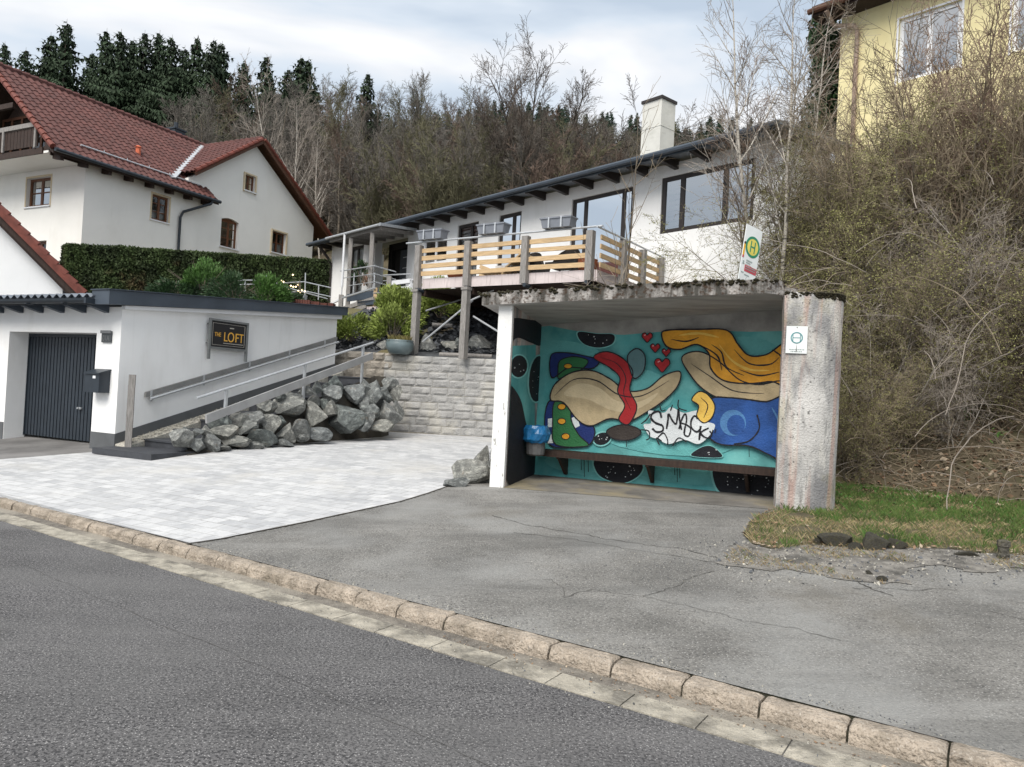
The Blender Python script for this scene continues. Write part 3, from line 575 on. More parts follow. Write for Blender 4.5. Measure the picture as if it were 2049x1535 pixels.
# ================================================================== BUS SHELTER
SH = Fr((-.22, 9.63), -16)
sh = thing('bus_shelter', 'weathered concrete bus shelter with painted back wall and bench beside the road', 'bus shelter', SH.p(1.8, .6, .4))
P1 = SH.p(.22, 1.45, 0); P2 = SH.p(3.6, .985, 0); SB = Fr(P1, math.degrees(math.atan2((P2 - P1).y, (P2 - P1).x)))
SLW = Fr(SH.p(.20, 0, 0), -16 + 90 - 0.8)      # inner face of the left wall, a runs to the back
zc = lambda a: 2.735 + .058 * a                 # underside of the slab
def zslab(P): q = P - SH.O; return 2.735 + .058 * q.dot(SH.d) - .075 * max(0, q.dot(SH.n))
mb = MB()   # left wall, with a slightly uneven front edge
zz = [.3 + k * .245 for k in range(11)]
for k in range(10):
    w0 = .185 + .012 * mnoise.noise(Vector((0, 0, zz[k] * 2))); w1 = .185 + .012 * mnoise.noise(Vector((0, 0, zz[k + 1] * 2))); z1 = min(zz[k + 1], 2.76)
    mb.hexa([SH.p(.0, 0, zz[k]), SH.p(w0, 0, zz[k]), SH.p(w0, .06, zz[k]), SH.p(0, .06, zz[k]), SH.p(0, 0, z1), SH.p(w1, 0, z1), SH.p(w1, .06, z1), SH.p(0, .06, z1)])
part('left_wall_end', mb, m_pwhite, sh)
mb = MB(); mb.plan([SH.p(.0, .06, 0), SH.p(.19, .06, 0), SH.p(.215, 1.5, 0), SH.p(0, 1.6, 0)], .3, lambda P: zslab(P) + .02); part('left_wall', mb, m_conc, sh)
mb = MB(); mb.plan([SB.p(-.2, 0, 0), SB.p(3.5, 0, 0), SB.p(3.5, .2, 0), SB.p(-.2, .2, 0)], .3, lambda P: zslab(P) + .015); part('back_wall', mb, mat('back_wall_teal_paint', (.085, .36, .36), .7, .18, 1.6, .2, 40), sh)
tm = MATS['back_wall_teal_paint']; layer(tm, (.22, .56, .53), 1.3, .46, .66, fac=.7); layer(tm, (.03, .12, .12), 1.1, .56, .7, fac=.5)
mb = MB()   # right wall: front end, rounded corner, side running back
out = [(3.46, -.06)]
for k in range(9):
    c = math.pi / 2 * k / 8; out.append((3.80 + .33 * math.sin(c), .27 - .33 * math.cos(c)))
out += [(4.30, 1.75), (4.1, 1.75), (3.66, .6), (3.46, .25)]
n_ = len(out); NZ = 22
for j in range(NZ + 1):
    for i, (a, b) in enumerate(out):
        z = .2 + (2.945 - .2) * j / NZ - (.0 if j < NZ else .02 * mnoise.noise(Vector((a * 4, b * 4, 0)))); w = mnoise.noise(Vector((a * 3, b * 3, z * 2.5))) * .010
        mb.v.append(tuple(SH.p(a + w, b + w, z)))
for j in range(NZ):
    for i in range(n_):
        a = j * n_ + i; b = j * n_ + (i + 1) % n_; mb.f.append((a, b, b + n_, a + n_)); mb.m.append(0)
mb.f.append(tuple(NZ * n_ + i for i in range(n_))); mb.m.append(0)
part('right_wall', mb, m_conc, sh)
# roof slab
ro = [(-.20, -.10), (.6, -.13), (1.6, -.14), (2.6, -.13), (3.25, -.10), (3.455, .12), (3.455, .35), (3.64, .65), (3.72, 1.3), (-.1, 1.75)]
top = lambda P: zslab(P) + .165 + .02 * mnoise.noise(P * 3) + .075 * max(0, (P - SH.O).dot(SH.n)) * .6
def dens(poly, d=.12):
    o = []
    for i in range(len(poly)):
        p = poly[i]; q = poly[(i + 1) % len(poly)]; n = max(1, int(math.hypot(q[0] - p[0], q[1] - p[1]) / d))
        for k in range(n): o.append((p[0] + (q[0] - p[0]) * k / n, p[1] + (q[1] - p[1]) * k / n))
    return o
ro = dens(ro); rp = [SH.p(a, b, 0) for a, b in ro]; k_ = len(rp); tri = tessellate_polygon([[Vector((p.x, p.y, 0)) for p in rp]])
mb = MB(); lo = [(p.x, p.y, zslab(p)) for p in rp]; mi = []; hi = []
for p in rp:
    j = .014 * mnoise.noise(p * 5); mi.append((p.x + j, p.y + j, zslab(p) + .08 + j)); hi.append((p.x - j, p.y + j, top(p)))
mb.mesh(lo, [tuple(t) for t in tri], 1); i0 = len(mb.v)
mb.mesh(lo + mi + hi, [(i, (i + 1) % k_, (i + 1) % k_ + k_, i + k_) for i in range(k_)] + [(i + k_, (i + 1) % k_ + k_, (i + 1) % k_ + 2 * k_, i + 2 * k_) for i in range(k_)], 0)
mb.mesh(hi, [tuple(t) for t in tri], 2)
rf = part('roof_slab', mb, [m_edge, m_ceil, m_moss], sh)
# moss cushions hanging over the slab edge
mb = MB(); r_ = random.Random(8); rg_ = lambda r: r.random() ** 3 * .06
for k in range(520):
    i = r_.randrange(k_); p = rp[i]
    if (p - SH.O).dot(SH.n) > .5: continue
    c = Vector((p.x, p.y, top(p) - r_.random() ** 2 * .05)) + SH.d * r_.uniform(-.06, .06) - SH.n * .005; q = r_.uniform(.012, .038)
    bmv = [Vector(v) * q for v in ((1, 0, 0), (-1, 0, 0), (0, 1, 0), (0, -1, 0), (0, 0, .7), (0, 0, -.8))]
    mb.mesh([c + v * r_.uniform(.7, 1.3) for v in bmv], [(0, 2, 4), (2, 1, 4), (1, 3, 4), (3, 0, 4), (2, 0, 5), (1, 2, 5), (3, 1, 5), (0, 3, 5)])
for k in range(420):
    j_ = r_.random() * (len(out) - 5); i_ = int(j_); a = out[i_][0] + (out[i_ + 1][0] - out[i_][0]) * (j_ - i_); b = out[i_][1] + (out[i_ + 1][1] - out[i_][1]) * (j_ - i_); c = SH.p(a, b, 2.94 - rg_(r_)); q = r_.uniform(.01, .03)
    mb.mesh([c + Vector(v) * q for v in ((1, 0, 0), (-1, 0, 0), (0, 1, 0), (0, -1, 0), (0, 0, .7), (0, 0, -.8))], [(0, 2, 4), (2, 1, 4), (1, 3, 4), (3, 0, 4), (2, 0, 5), (1, 2, 5), (3, 1, 5), (0, 3, 5)])
part('roof_moss', mb, m_moss, sh, kind='stuff')
# bench
mb = MB()
for k in range(2): mb.box(SB, .08, 3.38, -.42 + k * .17, -.27 + k * .17, .80 - .012, .85 - .0)
mb.box(SB, .08, 3.38, -.425, -.40, .765, .787)
bn = part('bench_board', mb, m_dkwood, sh)
for a in (.5, 1.75, 3.0):
    mb = MB(); mb.box(SB, a - .02, a + .02, -.40, -.004, .74, .786); mb.hexa([SB.p(a - .02, -.06, .5), SB.p(a + .02, -.06, .5), SB.p(a + .02, -.004, .5), SB.p(a - .02, -.004, .5), SB.p(a - .02, -.36, .739), SB.p(a + .02, -.36, .739), SB.p(a + .02, -.004, .739), SB.p(a - .02, -.004, .739)]); part('bench_bracket', mb, m_dkwood, sh)
sheet('shelter_floor', [SH.p(.19, -.02, 0), SH.p(3.5, -.05, 0), SH.p(3.7, 1.0, 0), SH.p(.19, 1.5, 0)], mat('worn_floor', (.16, .15, .135), .9, .3, 2.2, .5, 60), .004)
layer(MATS['worn_floor'], (.30, .25, .14), 1.2, .48, .66, fac=.6)
# mural: flat paint shapes laid one over another on the wall (a free abstract design in the colours of the photo's painting)
PC = {}
def paint(n, c, v=.12): 
    if n not in PC: PC[n] = mat('mural_' + n, c, .7, v, 2.6, .5, 45); layer(PC[n], tuple(x * .55 for x in c), 1.7, .52, .75, fac=.6); layer(PC[n], tuple(min(1, x * 1.5 + .02) for x in c), 2.2, .54, .75, fac=.5)
    return PC[n]
def spl(pts, n=6, closed=True):
    o = []; k = len(pts)
    for i in range(k if closed else k - 1):
        if closed: p0, p1, p2, p3 = pts[i - 1], pts[i], pts[(i + 1) % k], pts[(i + 2) % k]
        else: p0, p1, p2, p3 = pts[max(i - 1, 0)], pts[i], pts[i + 1], pts[min(i + 2, k - 1)]
        for j in range(n):
            t = j / n
            o.append(tuple(.5 * (2 * p1[c] + (p2[c] - p0[c]) * t + (2 * p0[c] - 5 * p1[c] + 4 * p2[c] - p3[c]) * t * t + (3 * p1[c] - p0[c] - 3 * p2[c] + p3[c]) * t ** 3) for c in (0, 1)))
    if not closed: o.append(tuple(pts[-1]))
    return o
class Paint:
    def __init__(s, F): s.F = F; s.mb = MB(); s.mats = []; s.k = 1
    def mi(s, M):
        if M not in s.mats: s.mats.append(M)
        return s.mats.index(M)
    def pt(s, q, b): a, z = s.F.hit(*q); return s.F.p(a, b, z)
    def fill(s, pts, M, sm=True, n=6, outline=None, lw=2.2):
        q = spl(pts, n) if sm else pts; b = -.0016 * s.k; s.k += 1
        az = [s.F.hit(*p) for p in q]; tri = tessellate_polygon([[Vector((a, z, 0)) for a, z in az]])
        s.mb.mesh([s.F.p(a, b, z) for a, z in az], [tuple(t) for t in tri], s.mi(M))
        if outline: s.line(q + [q[0]], outline, lw, sm=False)
    def line(s, pts, M, w=2, sm=True, taper=False, n=6):
        q = spl(pts, n, False) if sm else pts; w0_ = w; b = -.0016 * s.k - .0008; i = s.mi(M); K = len(q)
        for j in range(K - 1):
            (x0, y0), (x1, y1) = q[j], q[j + 1]; l = math.hypot(x1 - x0, y1 - y0) or 1; nx, ny = -(y1 - y0) / l, (x1 - x0) / l
            w = w0_; wn = lambda x, y: .75 + .7 * abs(mnoise.noise(Vector((x * .09, y * .09, 1)))); w0 = w * wn(x0, y0) * (math.sin(math.pi * (j + .3) / K) if taper else 1) / 2 + .2; w1 = w * wn(x1, y1) * (math.sin(math.pi * min(K, j + 1.3) / K) if taper else 1) / 2 + .2; e = .25
            s.mb.face([s.pt(p, b) for p in ((x0 + nx * w0, y0 + ny * w0), (x0 - nx * w0, y0 - ny * w0), (x1 - nx * w1 + (x1 - x0) / l * e, y1 - ny * w1), (x1 + nx * w1 + (x1 - x0) / l * e, y1 + ny * w1))], i)
    def ell(s, cx, cy, rx, ry, M, rot=0, **k):
        q = []
        for j in range(20):
            c = 2 * math.pi * j / 20; x, y = math.cos(c) * rx, math.sin(c) * ry; q.append((cx + x * math.cos(rot) - y * math.sin(rot), cy + x * math.sin(rot) + y * math.cos(rot)))
        s.fill(q, M, sm=False, **k)
tan = paint('tan', (.47, .37, .22), .3); tan2 = paint('light_tan', (.60, .49, .31)); dk = paint('dark_line', (.012, .012, .016)); red = paint('red', (.40, .018, .022)); gold = paint('gold', (.72, .33, .025), .25); gold2 = paint('yellow', (.82, .52, .10), .2)
blue = paint('blue', (.022, .085, .30), .35); navy = paint('navy', (.012, .03, .16)); green = paint('green', (.03, .16, .055)); white = paint('white', (.72, .76, .77)); night = paint('black', (.008, .009, .014)); glow = paint('pale_teal', (.24, .58, .56)); gry = paint('grey_teal', (.10, .19, .20)); brn = paint('brown', (.045, .035, .03)); teal = tm
rawc = mat('bare_plaster', (.33, .32, .30), .9, .2, 4, .3, 30)
p = Paint(SB)
p.k = 1
p.fill([(1070, 630), (1330, 622), (1580, 606), (1580, 662), (1500, 664), (1400, 660), (1320, 664), (1250, 670), (1190, 668), (1140, 660), (1100, 652), (1072, 655)], rawc, sm=False)
for q in ((1130, 700, 70, 18, .1), (1500, 700, 60, 26, .1), (1290, 780, 60, 40, .3), (1180, 930, 90, 22, .1), (1370, 945, 110, 24, .1), (1330, 870, 150, 40, .1)): p.ell(q[0], q[1], q[2], q[3], paint('mid_teal', (.13, .43, .42)), rot=q[4])
p.k = 8
def nighthole(pts, seed, n=12, ell=None):
    if ell: p.ell(ell[0], ell[1], ell[2] + 3, ell[3] + 3, glow, rot=ell[4]); p.ell(*ell[:4], night, rot=ell[4])
    else:
        cx = sum(q[0] for q in pts) / len(pts); cy = sum(q[1] for q in pts) / len(pts)
        p.fill([(cx + (x - cx) * 1.07, cy + (y - cy) * 1.09) for x, y in pts], glow); p.fill(pts, night)
    r_ = random.Random(seed)
    if ell: cx, cy, rx, ry = ell[:4]
    else: rx = (max(q[0] for q in pts) - min(q[0] for q in pts)) / 2; ry = (max(q[1] for q in pts) - min(q[1] for q in pts)) / 2
    for _ in range(n):
        c = r_.uniform(0, 6.28); d = r_.random() ** .6 * .75; x = cx + math.cos(c) * rx * d; y = cy + math.sin(c) * ry * d; q = r_.uniform(.5, 1.3)
        p.k -= 0; p.line([(x - q, y), (x + q, y)], white, q * .9, sm=False); p.line([(x, y - q), (x, y + q)], white, q * .8, sm=False)
nighthole([(1160, 664), (1195, 668), (1228, 670), (1226, 688), (1200, 696), (1172, 690), (1158, 676)], 1, 6)
nighthole([(1192, 920), (1240, 922), (1284, 928), (1280, 950), (1250, 966), (1215, 960), (1195, 945)], 2, 16)
nighthole([(1432, 930), (1490, 936), (1553, 942), (1556, 975), (1548, 994), (1500, 996), (1450, 990), (1430, 965)], 3, 22)
nighthole([(1385, 912), (1400, 897), (1420, 892), (1438, 902), (1442, 915)], 4, 6)
nighthole(None, 5, 6, (1206, 878, 17, 12, -.3))
# left: striped and banded sails
p.fill([(1104, 712), (1130, 706), (1170, 712), (1200, 722), (1185, 738), (1140, 736), (1106, 756)], navy, outline=dk)
p.fill([(1118, 745), (1122, 722), (1150, 714), (1178, 722), (1165, 740), (1140, 748), (1120, 758)], green, outline=dk)
p.ell(1138, 733, 8, 5, gold, outline=dk, lw=1.2)
p.fill([(1098, 806), (1150, 798), (1162, 835), (1188, 852), (1190, 875), (1172, 892), (1100, 888)], navy, outline=dk)
for y in (838, 870): p.fill([(1098, y), (1112, y - 2), (1112, y + 16), (1098, y + 17)], white, sm=False)
p.fill([(1142, 838), (1156, 832), (1162, 852), (1146, 860)], white, sm=False)
p.fill([(1112, 804), (1142, 800), (1145, 840), (1160, 870), (1178, 892), (1114, 889), (1108, 845)], green, outline=dk)
for x, y in ((1126, 814), (1126, 843), (1134, 873)): p.ell(x, y, 8, 6, gold, outline=dk, lw=1.2)
# one long tan wave crossed by red ribbons
p.fill([(1104, 800), (1112, 770), (1146, 746), (1186, 742), (1222, 758), (1256, 782), (1296, 778), (1330, 752), (1362, 744), (1358, 772), (1332, 800), (1300, 822), (1262, 842), (1222, 838), (1185, 852), (1158, 840), (1130, 806)], tan, outline=dk, lw=2.6)
p.fill([(1130, 790), (1160, 768), (1200, 776), (1236, 802), (1280, 804), (1318, 786), (1300, 806), (1262, 824), (1222, 820), (1180, 800)], tan2)
p.line([(1112, 792), (1150, 760), (1196, 762), (1240, 790), (1286, 792), (1340, 762)], dk, 2.2, taper=True)
p.fill([(1190, 716), (1214, 704), (1246, 716), (1268, 744), (1262, 780), (1276, 812), (1268, 838), (1256, 850), (1240, 838), (1252, 812), (1238, 784), (1242, 756), (1222, 736)], red, outline=dk)
p.line([(1204, 716), (1236, 728), (1254, 756), (1250, 788), (1264, 820)], dk, 1.6, taper=True)
p.fill([(1258, 712), (1276, 698), (1292, 712), (1290, 742), (1272, 758), (1262, 738)], gry, outline=dk)
p.fill([(1216, 862), (1244, 850), (1276, 856), (1284, 868), (1262, 880), (1230, 878)], brn, outline=dk)
def heart(x, y, r):
    q = [(0, .9), (-.55, .35), (-.95, -.15), (-.8, -.7), (-.35, -.8), (0, -.4), (.35, -.8), (.8, -.7), (.95, -.15), (.55, .35)]
    p.fill([(x + a * r, y + b * r) for a, b in q], red, outline=dk, lw=1.8); p.line([(x - r * .55, y - r * .35), (x - r * .3, y - r * .5)], paint('pink', (.75, .35, .36)), 2, sm=False)
for a in ((1297, 676, 11), (1313, 697, 10), (1335, 706, 9), (1327, 731, 16)): heart(*a)
# gold wave, tan hill and blue swell on the right
p.fill([(1366, 716), (1400, 704), (1440, 724), (1480, 760), (1520, 770), (1568, 764), (1572, 806), (1510, 806), (1450, 800), (1410, 780), (1384, 752)], tan, outline=dk, lw=2.6)
p.line([(1384, 728), (1420, 752), (1468, 782), (1530, 788)], dk, 2, taper=True)
p.fill([(1326, 672), (1336, 662), (1400, 660), (1456, 662), (1478, 690), (1500, 712), (1535, 710), (1575, 690), (1578, 770), (1545, 764), (1500, 768), (1450, 762), (1424, 738), (1420, 708), (1396, 690), (1362, 700), (1336, 694)], gold, outline=dk, lw=3)
for l in ([(1345, 680), (1375, 684), (1400, 676)], [(1400, 690), (1436, 712), (1446, 742)], [(1425, 690), (1445, 706), (1455, 735), (1490, 752)], [(1470, 700), (1500, 728), (1540, 730), (1560, 716)], [(1480, 740), (1520, 752), (1560, 745)], [(1545, 700), (1562, 712), (1572, 730)]): p.line(l, dk, 3, taper=True)
for l in ([(1360, 672), (1400, 668), (1440, 676)], [(1440, 690), (1466, 722), (1500, 740), (1540, 742)]): p.line(l, gold2, 5, taper=True)
p.fill([(1422, 800), (1460, 796), (1500, 800), (1534, 804), (1580, 800), (1580, 925), (1545, 912), (1500, 892), (1450, 890), (1424, 878), (1414, 850)], blue, outline=dk, lw=3)
p.ell(1468, 846, 26, 26, paint('light_blue', (.08, .22, .46), .3)); p.ell(1474, 850, 18, 20, blue); p.line([(1516, 830), (1520, 858), (1500, 882), (1470, 888)], dk, 2.5); p.line([(1545, 815), (1562, 850), (1560, 880)], paint('light_blue', (1, 1, 1)), 6, taper=True)
# burst with the lettering
p.fill([(1302, 872), (1290, 850), (1305, 846), (1300, 822), (1330, 826), (1345, 815), (1370, 826), (1400, 822), (1414, 842), (1432, 850), (1424, 868), (1400, 888), (1372, 880), (1340, 888), (1318, 878)], white)
p.fill([(1386, 800), (1400, 784), (1418, 790), (1432, 812), (1426, 836), (1410, 846), (1396, 832), (1400, 812)], gold2, outline=dk)
p.line([(1404, 796), (1418, 812), (1410, 836)], dk, 2, taper=True)
for x, y, l_ in ((1166, 914, 26), (1172, 914, 40), (1180, 914, 30), (1357, 930, 34), (1362, 930, 26), (1352, 930, 20), (1256, 880, 14), (1500, 896, 18)): p.line([(x, y), (x + .5, y + l_)], dk, 1.1, sm=False)
p.k += 2
lt = lambda l, w=4: p.line(l, dk, w)
lt([(1326, 836), (1322, 824), (1310, 826), (1305, 836), (1314, 846), (1328, 852), (1328, 862), (1316, 864), (1308, 857)])
lt([(1336, 858), (1339, 840), (1340, 828), (1348, 842), (1355, 848), (1358, 832), (1360, 818), (1362, 840), (1366, 860)], 3.4)
lt([(1361, 858), (1366, 840), (1373, 828), (1376, 840), (1372, 860), (1372, 870), (1380, 872), (1384, 858), (1376, 850), (1364, 846)], 3)
lt([(1398, 838), (1392, 832), (1385, 842), (1386, 856), (1396, 864), (1403, 858)], 3.4)
lt([(1404, 852), (1401, 880)], 3.6); lt([(1420, 856), (1404, 866), (1416, 876), (1426, 870), (1422, 862)], 3)
lt([(1427, 866), (1428, 860)], 2); lt([(1432, 866), (1434, 858)], 2)
lt([(1322, 890), (1316, 876), (1326, 882)], 2.5); lt([(1318, 876), (1330, 866), (1338, 880), (1338, 890)], 2)
for l in ([(1304, 828), (1296, 840), (1286, 848)], [(1284, 860), (1300, 862), (1302, 876), (1296, 880)], [(1348, 892), (1360, 876), (1376, 884)], [(1322, 808), (1326, 822), (1334, 820)], [(1348, 810), (1344, 822)], [(1360, 800), (1360, 816), (1376, 822)]): p.line(l, dk, 2.2)
part('mural', p.mb, p.mats, sh, 'abstract mural of waves, hearts and starry holes with the word SMACK', fix=False)
# left wall mural
SL = Fr(SH.p(.1905, .06, 0), math.degrees(math.atan2((SH.p(.215, 1.5, 0) - SH.p(.19, .06, 0)).y, (SH.p(.215, 1.5, 0) - SH.p(.19, .06, 0)).x)))
p = Paint(Fr(SL.O, SL.a)); 
class PaintL(Paint):
    def fill(s, pts, M, sm=True, n=6, outline=None, lw=2.2):
        q = spl(pts, n) if sm else pts; b = -.002 * s.k; s.k += 1
        az = [s.F.hit(*p_) for p_ in q]; az = [(min(max(a, .004), 1.43), min(z, 2.72)) for a, z in az]; tri = tessellate_polygon([[Vector((a, z, 0)) for a, z in az]])
        s.mb.mesh([s.F.p(a, b, z) for a, z in az], [tuple(t) for t in tri], s.mi(M))
p = PaintL(Fr(SL.O, SL.a))
p.fill([(1017, 690), (1072, 690), (1068, 945), (1014, 958)], teal, sm=False); p.fill([(1015, 640), (1015, 690), (1035, 676), (1062, 686), (1082, 690), (1090, 650), (1060, 640)], night)
nighthole(None, 11, 5, (1037, 733, 17, 22, .1)); nighthole(None, 12, 8, (1074, 758, 17, 46, .08))
p.fill([(1012, 770), (1022, 772), (1040, 800), (1052, 850), (1066, 885), (1066, 950), (1010, 960)], night)
for _ in range(26):
    x = random.Random(_).uniform(1016, 1060); y = random.Random(_ + 50).uniform(860, 940); p.line([(x, y - 1), (x, y + 1)], white, 1.2, sm=False)
part('side_mural', p.mb, p.mats, sh, 'teal side wall painting with black starry holes', fix=False)
# litter bin with a blue bag
lb = thing('litter_bin', 'litter bin with blue plastic bag hung on the inner left wall of the shelter', 'litter bin', SL.p(.75, -.15, .8))
mb = MB(); cc = SL.p(.78, -.17, 0)
mb.tube([cc + Vector((0, 0, z)) for z in (.78, .80, 1.05, 1.16)], [.10, .125, .14, .14], 14); part('bin_body', mb, mat('bin_grey', (.10, .10, .10), .6, .3, 8), lb)
mb = MB(); rr = random.Random(3); n = 22; rows = [(.96, .155), (1.0, .185), (1.08, .19), (1.15, .175), (1.19, .15), (1.175, .13)]
for j, (z, r) in enumerate(rows):
    for i in range(n):
        c = 2 * math.pi * i / n; q = r * (1 + .12 * mnoise.noise(Vector((i * .9, j * .8, 0)))); mb.v.append((cc.x + math.cos(c) * q, cc.y + math.sin(c) * q, z + .03 * mnoise.noise(Vector((i * .7, j, 5)))))
for j in range(len(rows) - 1):
    for i in range(n): a = j * n + i; b = j * n + (i + 1) % n; mb.f.append((a, b, b + n, a + n)); mb.m.append(0)
part('bag', mb, mat('blue_plastic_film', (.015, .13, .30), .25, .2, 9, .5, 14), lb)
# ------------------------------------------------------------------ stop signs
def disc(mb, F, a, z, r0, r1, b, m, n=28, th=.004):
    for i in range(n):
        c0 = 2 * math.pi * i / n; c1 = 2 * math.pi * (i + 1) / n
        P = lambda r, c, bb: F.p(a + math.cos(c) * r, bb, z + math.sin(c) * r)
        if r0 > 0: mb.hexa([P(r0, c0, b), P(r1, c0, b), P(r1, c0, b + th), P(r0, c0, b + th), P(r0, c1, b), P(r1, c1, b), P(r1, c1, b + th), P(r0, c1, b + th)], m)
        else: mb.mesh([P(0, 0, b), P(r1, c0, b), P(r1, c1, b)], [(0, 1, 2)], m)
m_sign = mat('sign_white', (.74, .77, .76), .4, .05, 4); m_sgreen = mat('sign_green', (.02, .22, .12), .4, .1, 6); m_syel = mat('sign_yellow', (.72, .62, .12), .4, .1, 6); m_steal = mat('faded_teal', (.10, .26, .28), .5, .2, 9)
m_sred = mat('sign_red', (.50, .08, .10), .45, .1, 6); m_sgrey = mat('sign_print_grey', (.28, .33, .32), .5, .1, 6)
FP = Fr(SH.p(3.49, -.075, 0), -16)
pl = thing('stop_plate', 'faded white bus stop plate with a teal H in a ring on the right pillar', 'sign', FP.p(.12, 0, 2.2))
c0 = FP.hit(1574, 653); c1 = FP.hit(1614, 708)
mb = MB(); mb.box(FP, c0[0], c1[0], -.008, .0, c1[1], c0[1] + .004); part('plate', mb, m_sign, pl)
mc = (c0[0] + c1[0]) / 2; mz = c0[1] - (c0[1] - c1[1]) * .42; W_ = c1[0] - c0[0]
mb = MB(); disc(mb, FP, mc, mz, W_ * .235, W_ * .29, -.011, 0)
mb.box(FP, mc - .045, mc - .037, -.011, -.008, mz - .045, mz + .045); mb.box(FP, mc + .035, mc + .043, -.011, -.008, mz - .045, mz + .045); mb.box(FP, mc - .037, mc + .035, -.011, -.008, mz - .004, mz + .004)
part('stop_symbol', mb, m_steal, pl)
mb = MB()
for k, (w, z) in enumerate(((.15, .135), (.12, .158))):
    r_ = random.Random(k); x = mc - w / 2
    while x < mc + w / 2: q = r_.uniform(.006, .02); mb.box(FP, x, x + q, -.010, -.008, mz - z - .005, mz - z + .005); x += q + .005
part('small_print', mb, m_sgrey, pl)
mb = MB(); disc(mb, FP, mc, c0[1] - .012, 0, .006, -.010, 0); disc(mb, FP, mc, c1[1] + .02, 0, .006, -.010, 0)
mb.prism(FP, [(mc - .004, c1[1] + .02), (mc + .006, c1[1] + .02), (mc + .002, mz - .07)], -.0095, -.008); part('rust_mark', mb, m_lump, pl)
# leaning plate behind the roof edge
class Lean:
    def __init__(s, O, da, tilt): s.O = Vector(O); s.d = dirv(da); s.n = dirv(da + 90); s.d0 = s.d; up = Vector((0, 0, 1)); s.up = (up * math.cos(tilt) + s.d * math.sin(tilt)); s.d = (s.d * math.cos(tilt) - up * math.sin(tilt))
    def p(s, a, b, z): return s.O + s.d * a + s.n * b + s.up * z
qb = hy(1477, 560, 10.15); LS = Lean(qb, 34, R(9.5))
sl = thing('stop_sign', 'tall white stop sign with green ring and yellow H leaning above the shelter roof', 'sign', qb)
mb = MB(); mb.box(LS, 0, .34, 0, .012, 0, .80); pt_ = part('plate', mb, m_sign, sl)
mb = MB(); disc(mb, LS, .185, .52, .115, .15, -.003, 0, th=.003); disc(mb, LS, .185, .52, 0, .115, -.002, 1)
mb.box(LS, .135, .153, -.005, -.002, .44, .60, 0); mb.box(LS, .217, .235, -.005, -.002, .44, .60, 0); mb.box(LS, .153, .217, -.005, -.002, .511, .529, 0)
part('stop_symbol', mb, [m_sgreen, m_syel], sl)
mb = MB(); mb.box(LS, .004, .036, -.003, 0, .33, .365, 0); mb.box(LS, .004, .036, -.003, 0, .365, .52, 1); mb.box(LS, .004, .036, -.003, 0, .52, .555, 2); part('colour_bar', mb, [m_sred, mat('bar_yellow', (.75, .42, .03), .4, 0), mat('bar_dark', (.05, .012, .01), .4, 0)], sl)
mb = MB(); mb.box(LS, .085, .335, -.003, 0, .155, .245); part('red_panel', mb, m_sred, sl)
mb = MB(); r_ = random.Random(2)
for (x0, x1, z, h) in ((.10, .22, .30, .022), (.10, .19, .27, .018), (.10, .32, .215, .014), (.10, .30, .185, .012), (.03, .06, .24, .05), (.03, .08, .12, .018), (.10, .2, .10, .018)):
    x = x0
    while x < x1: q = r_.uniform(.012, .03); mb.box(LS, x, min(x + q, x1), -.006 if .15 < z < .24 else -.003, -.003 if .15 < z < .24 else 0, z, z + h); x += q + .006
part('small_print', mb, m_sgrey, sl)
mb = MB(); mb.tube([LS.p(.17, .04, .78), LS.p(.17, .04, -.3), LS.p(.10, .05, -2.2)], .03, 8); part('pole', mb, m_galv, sl)
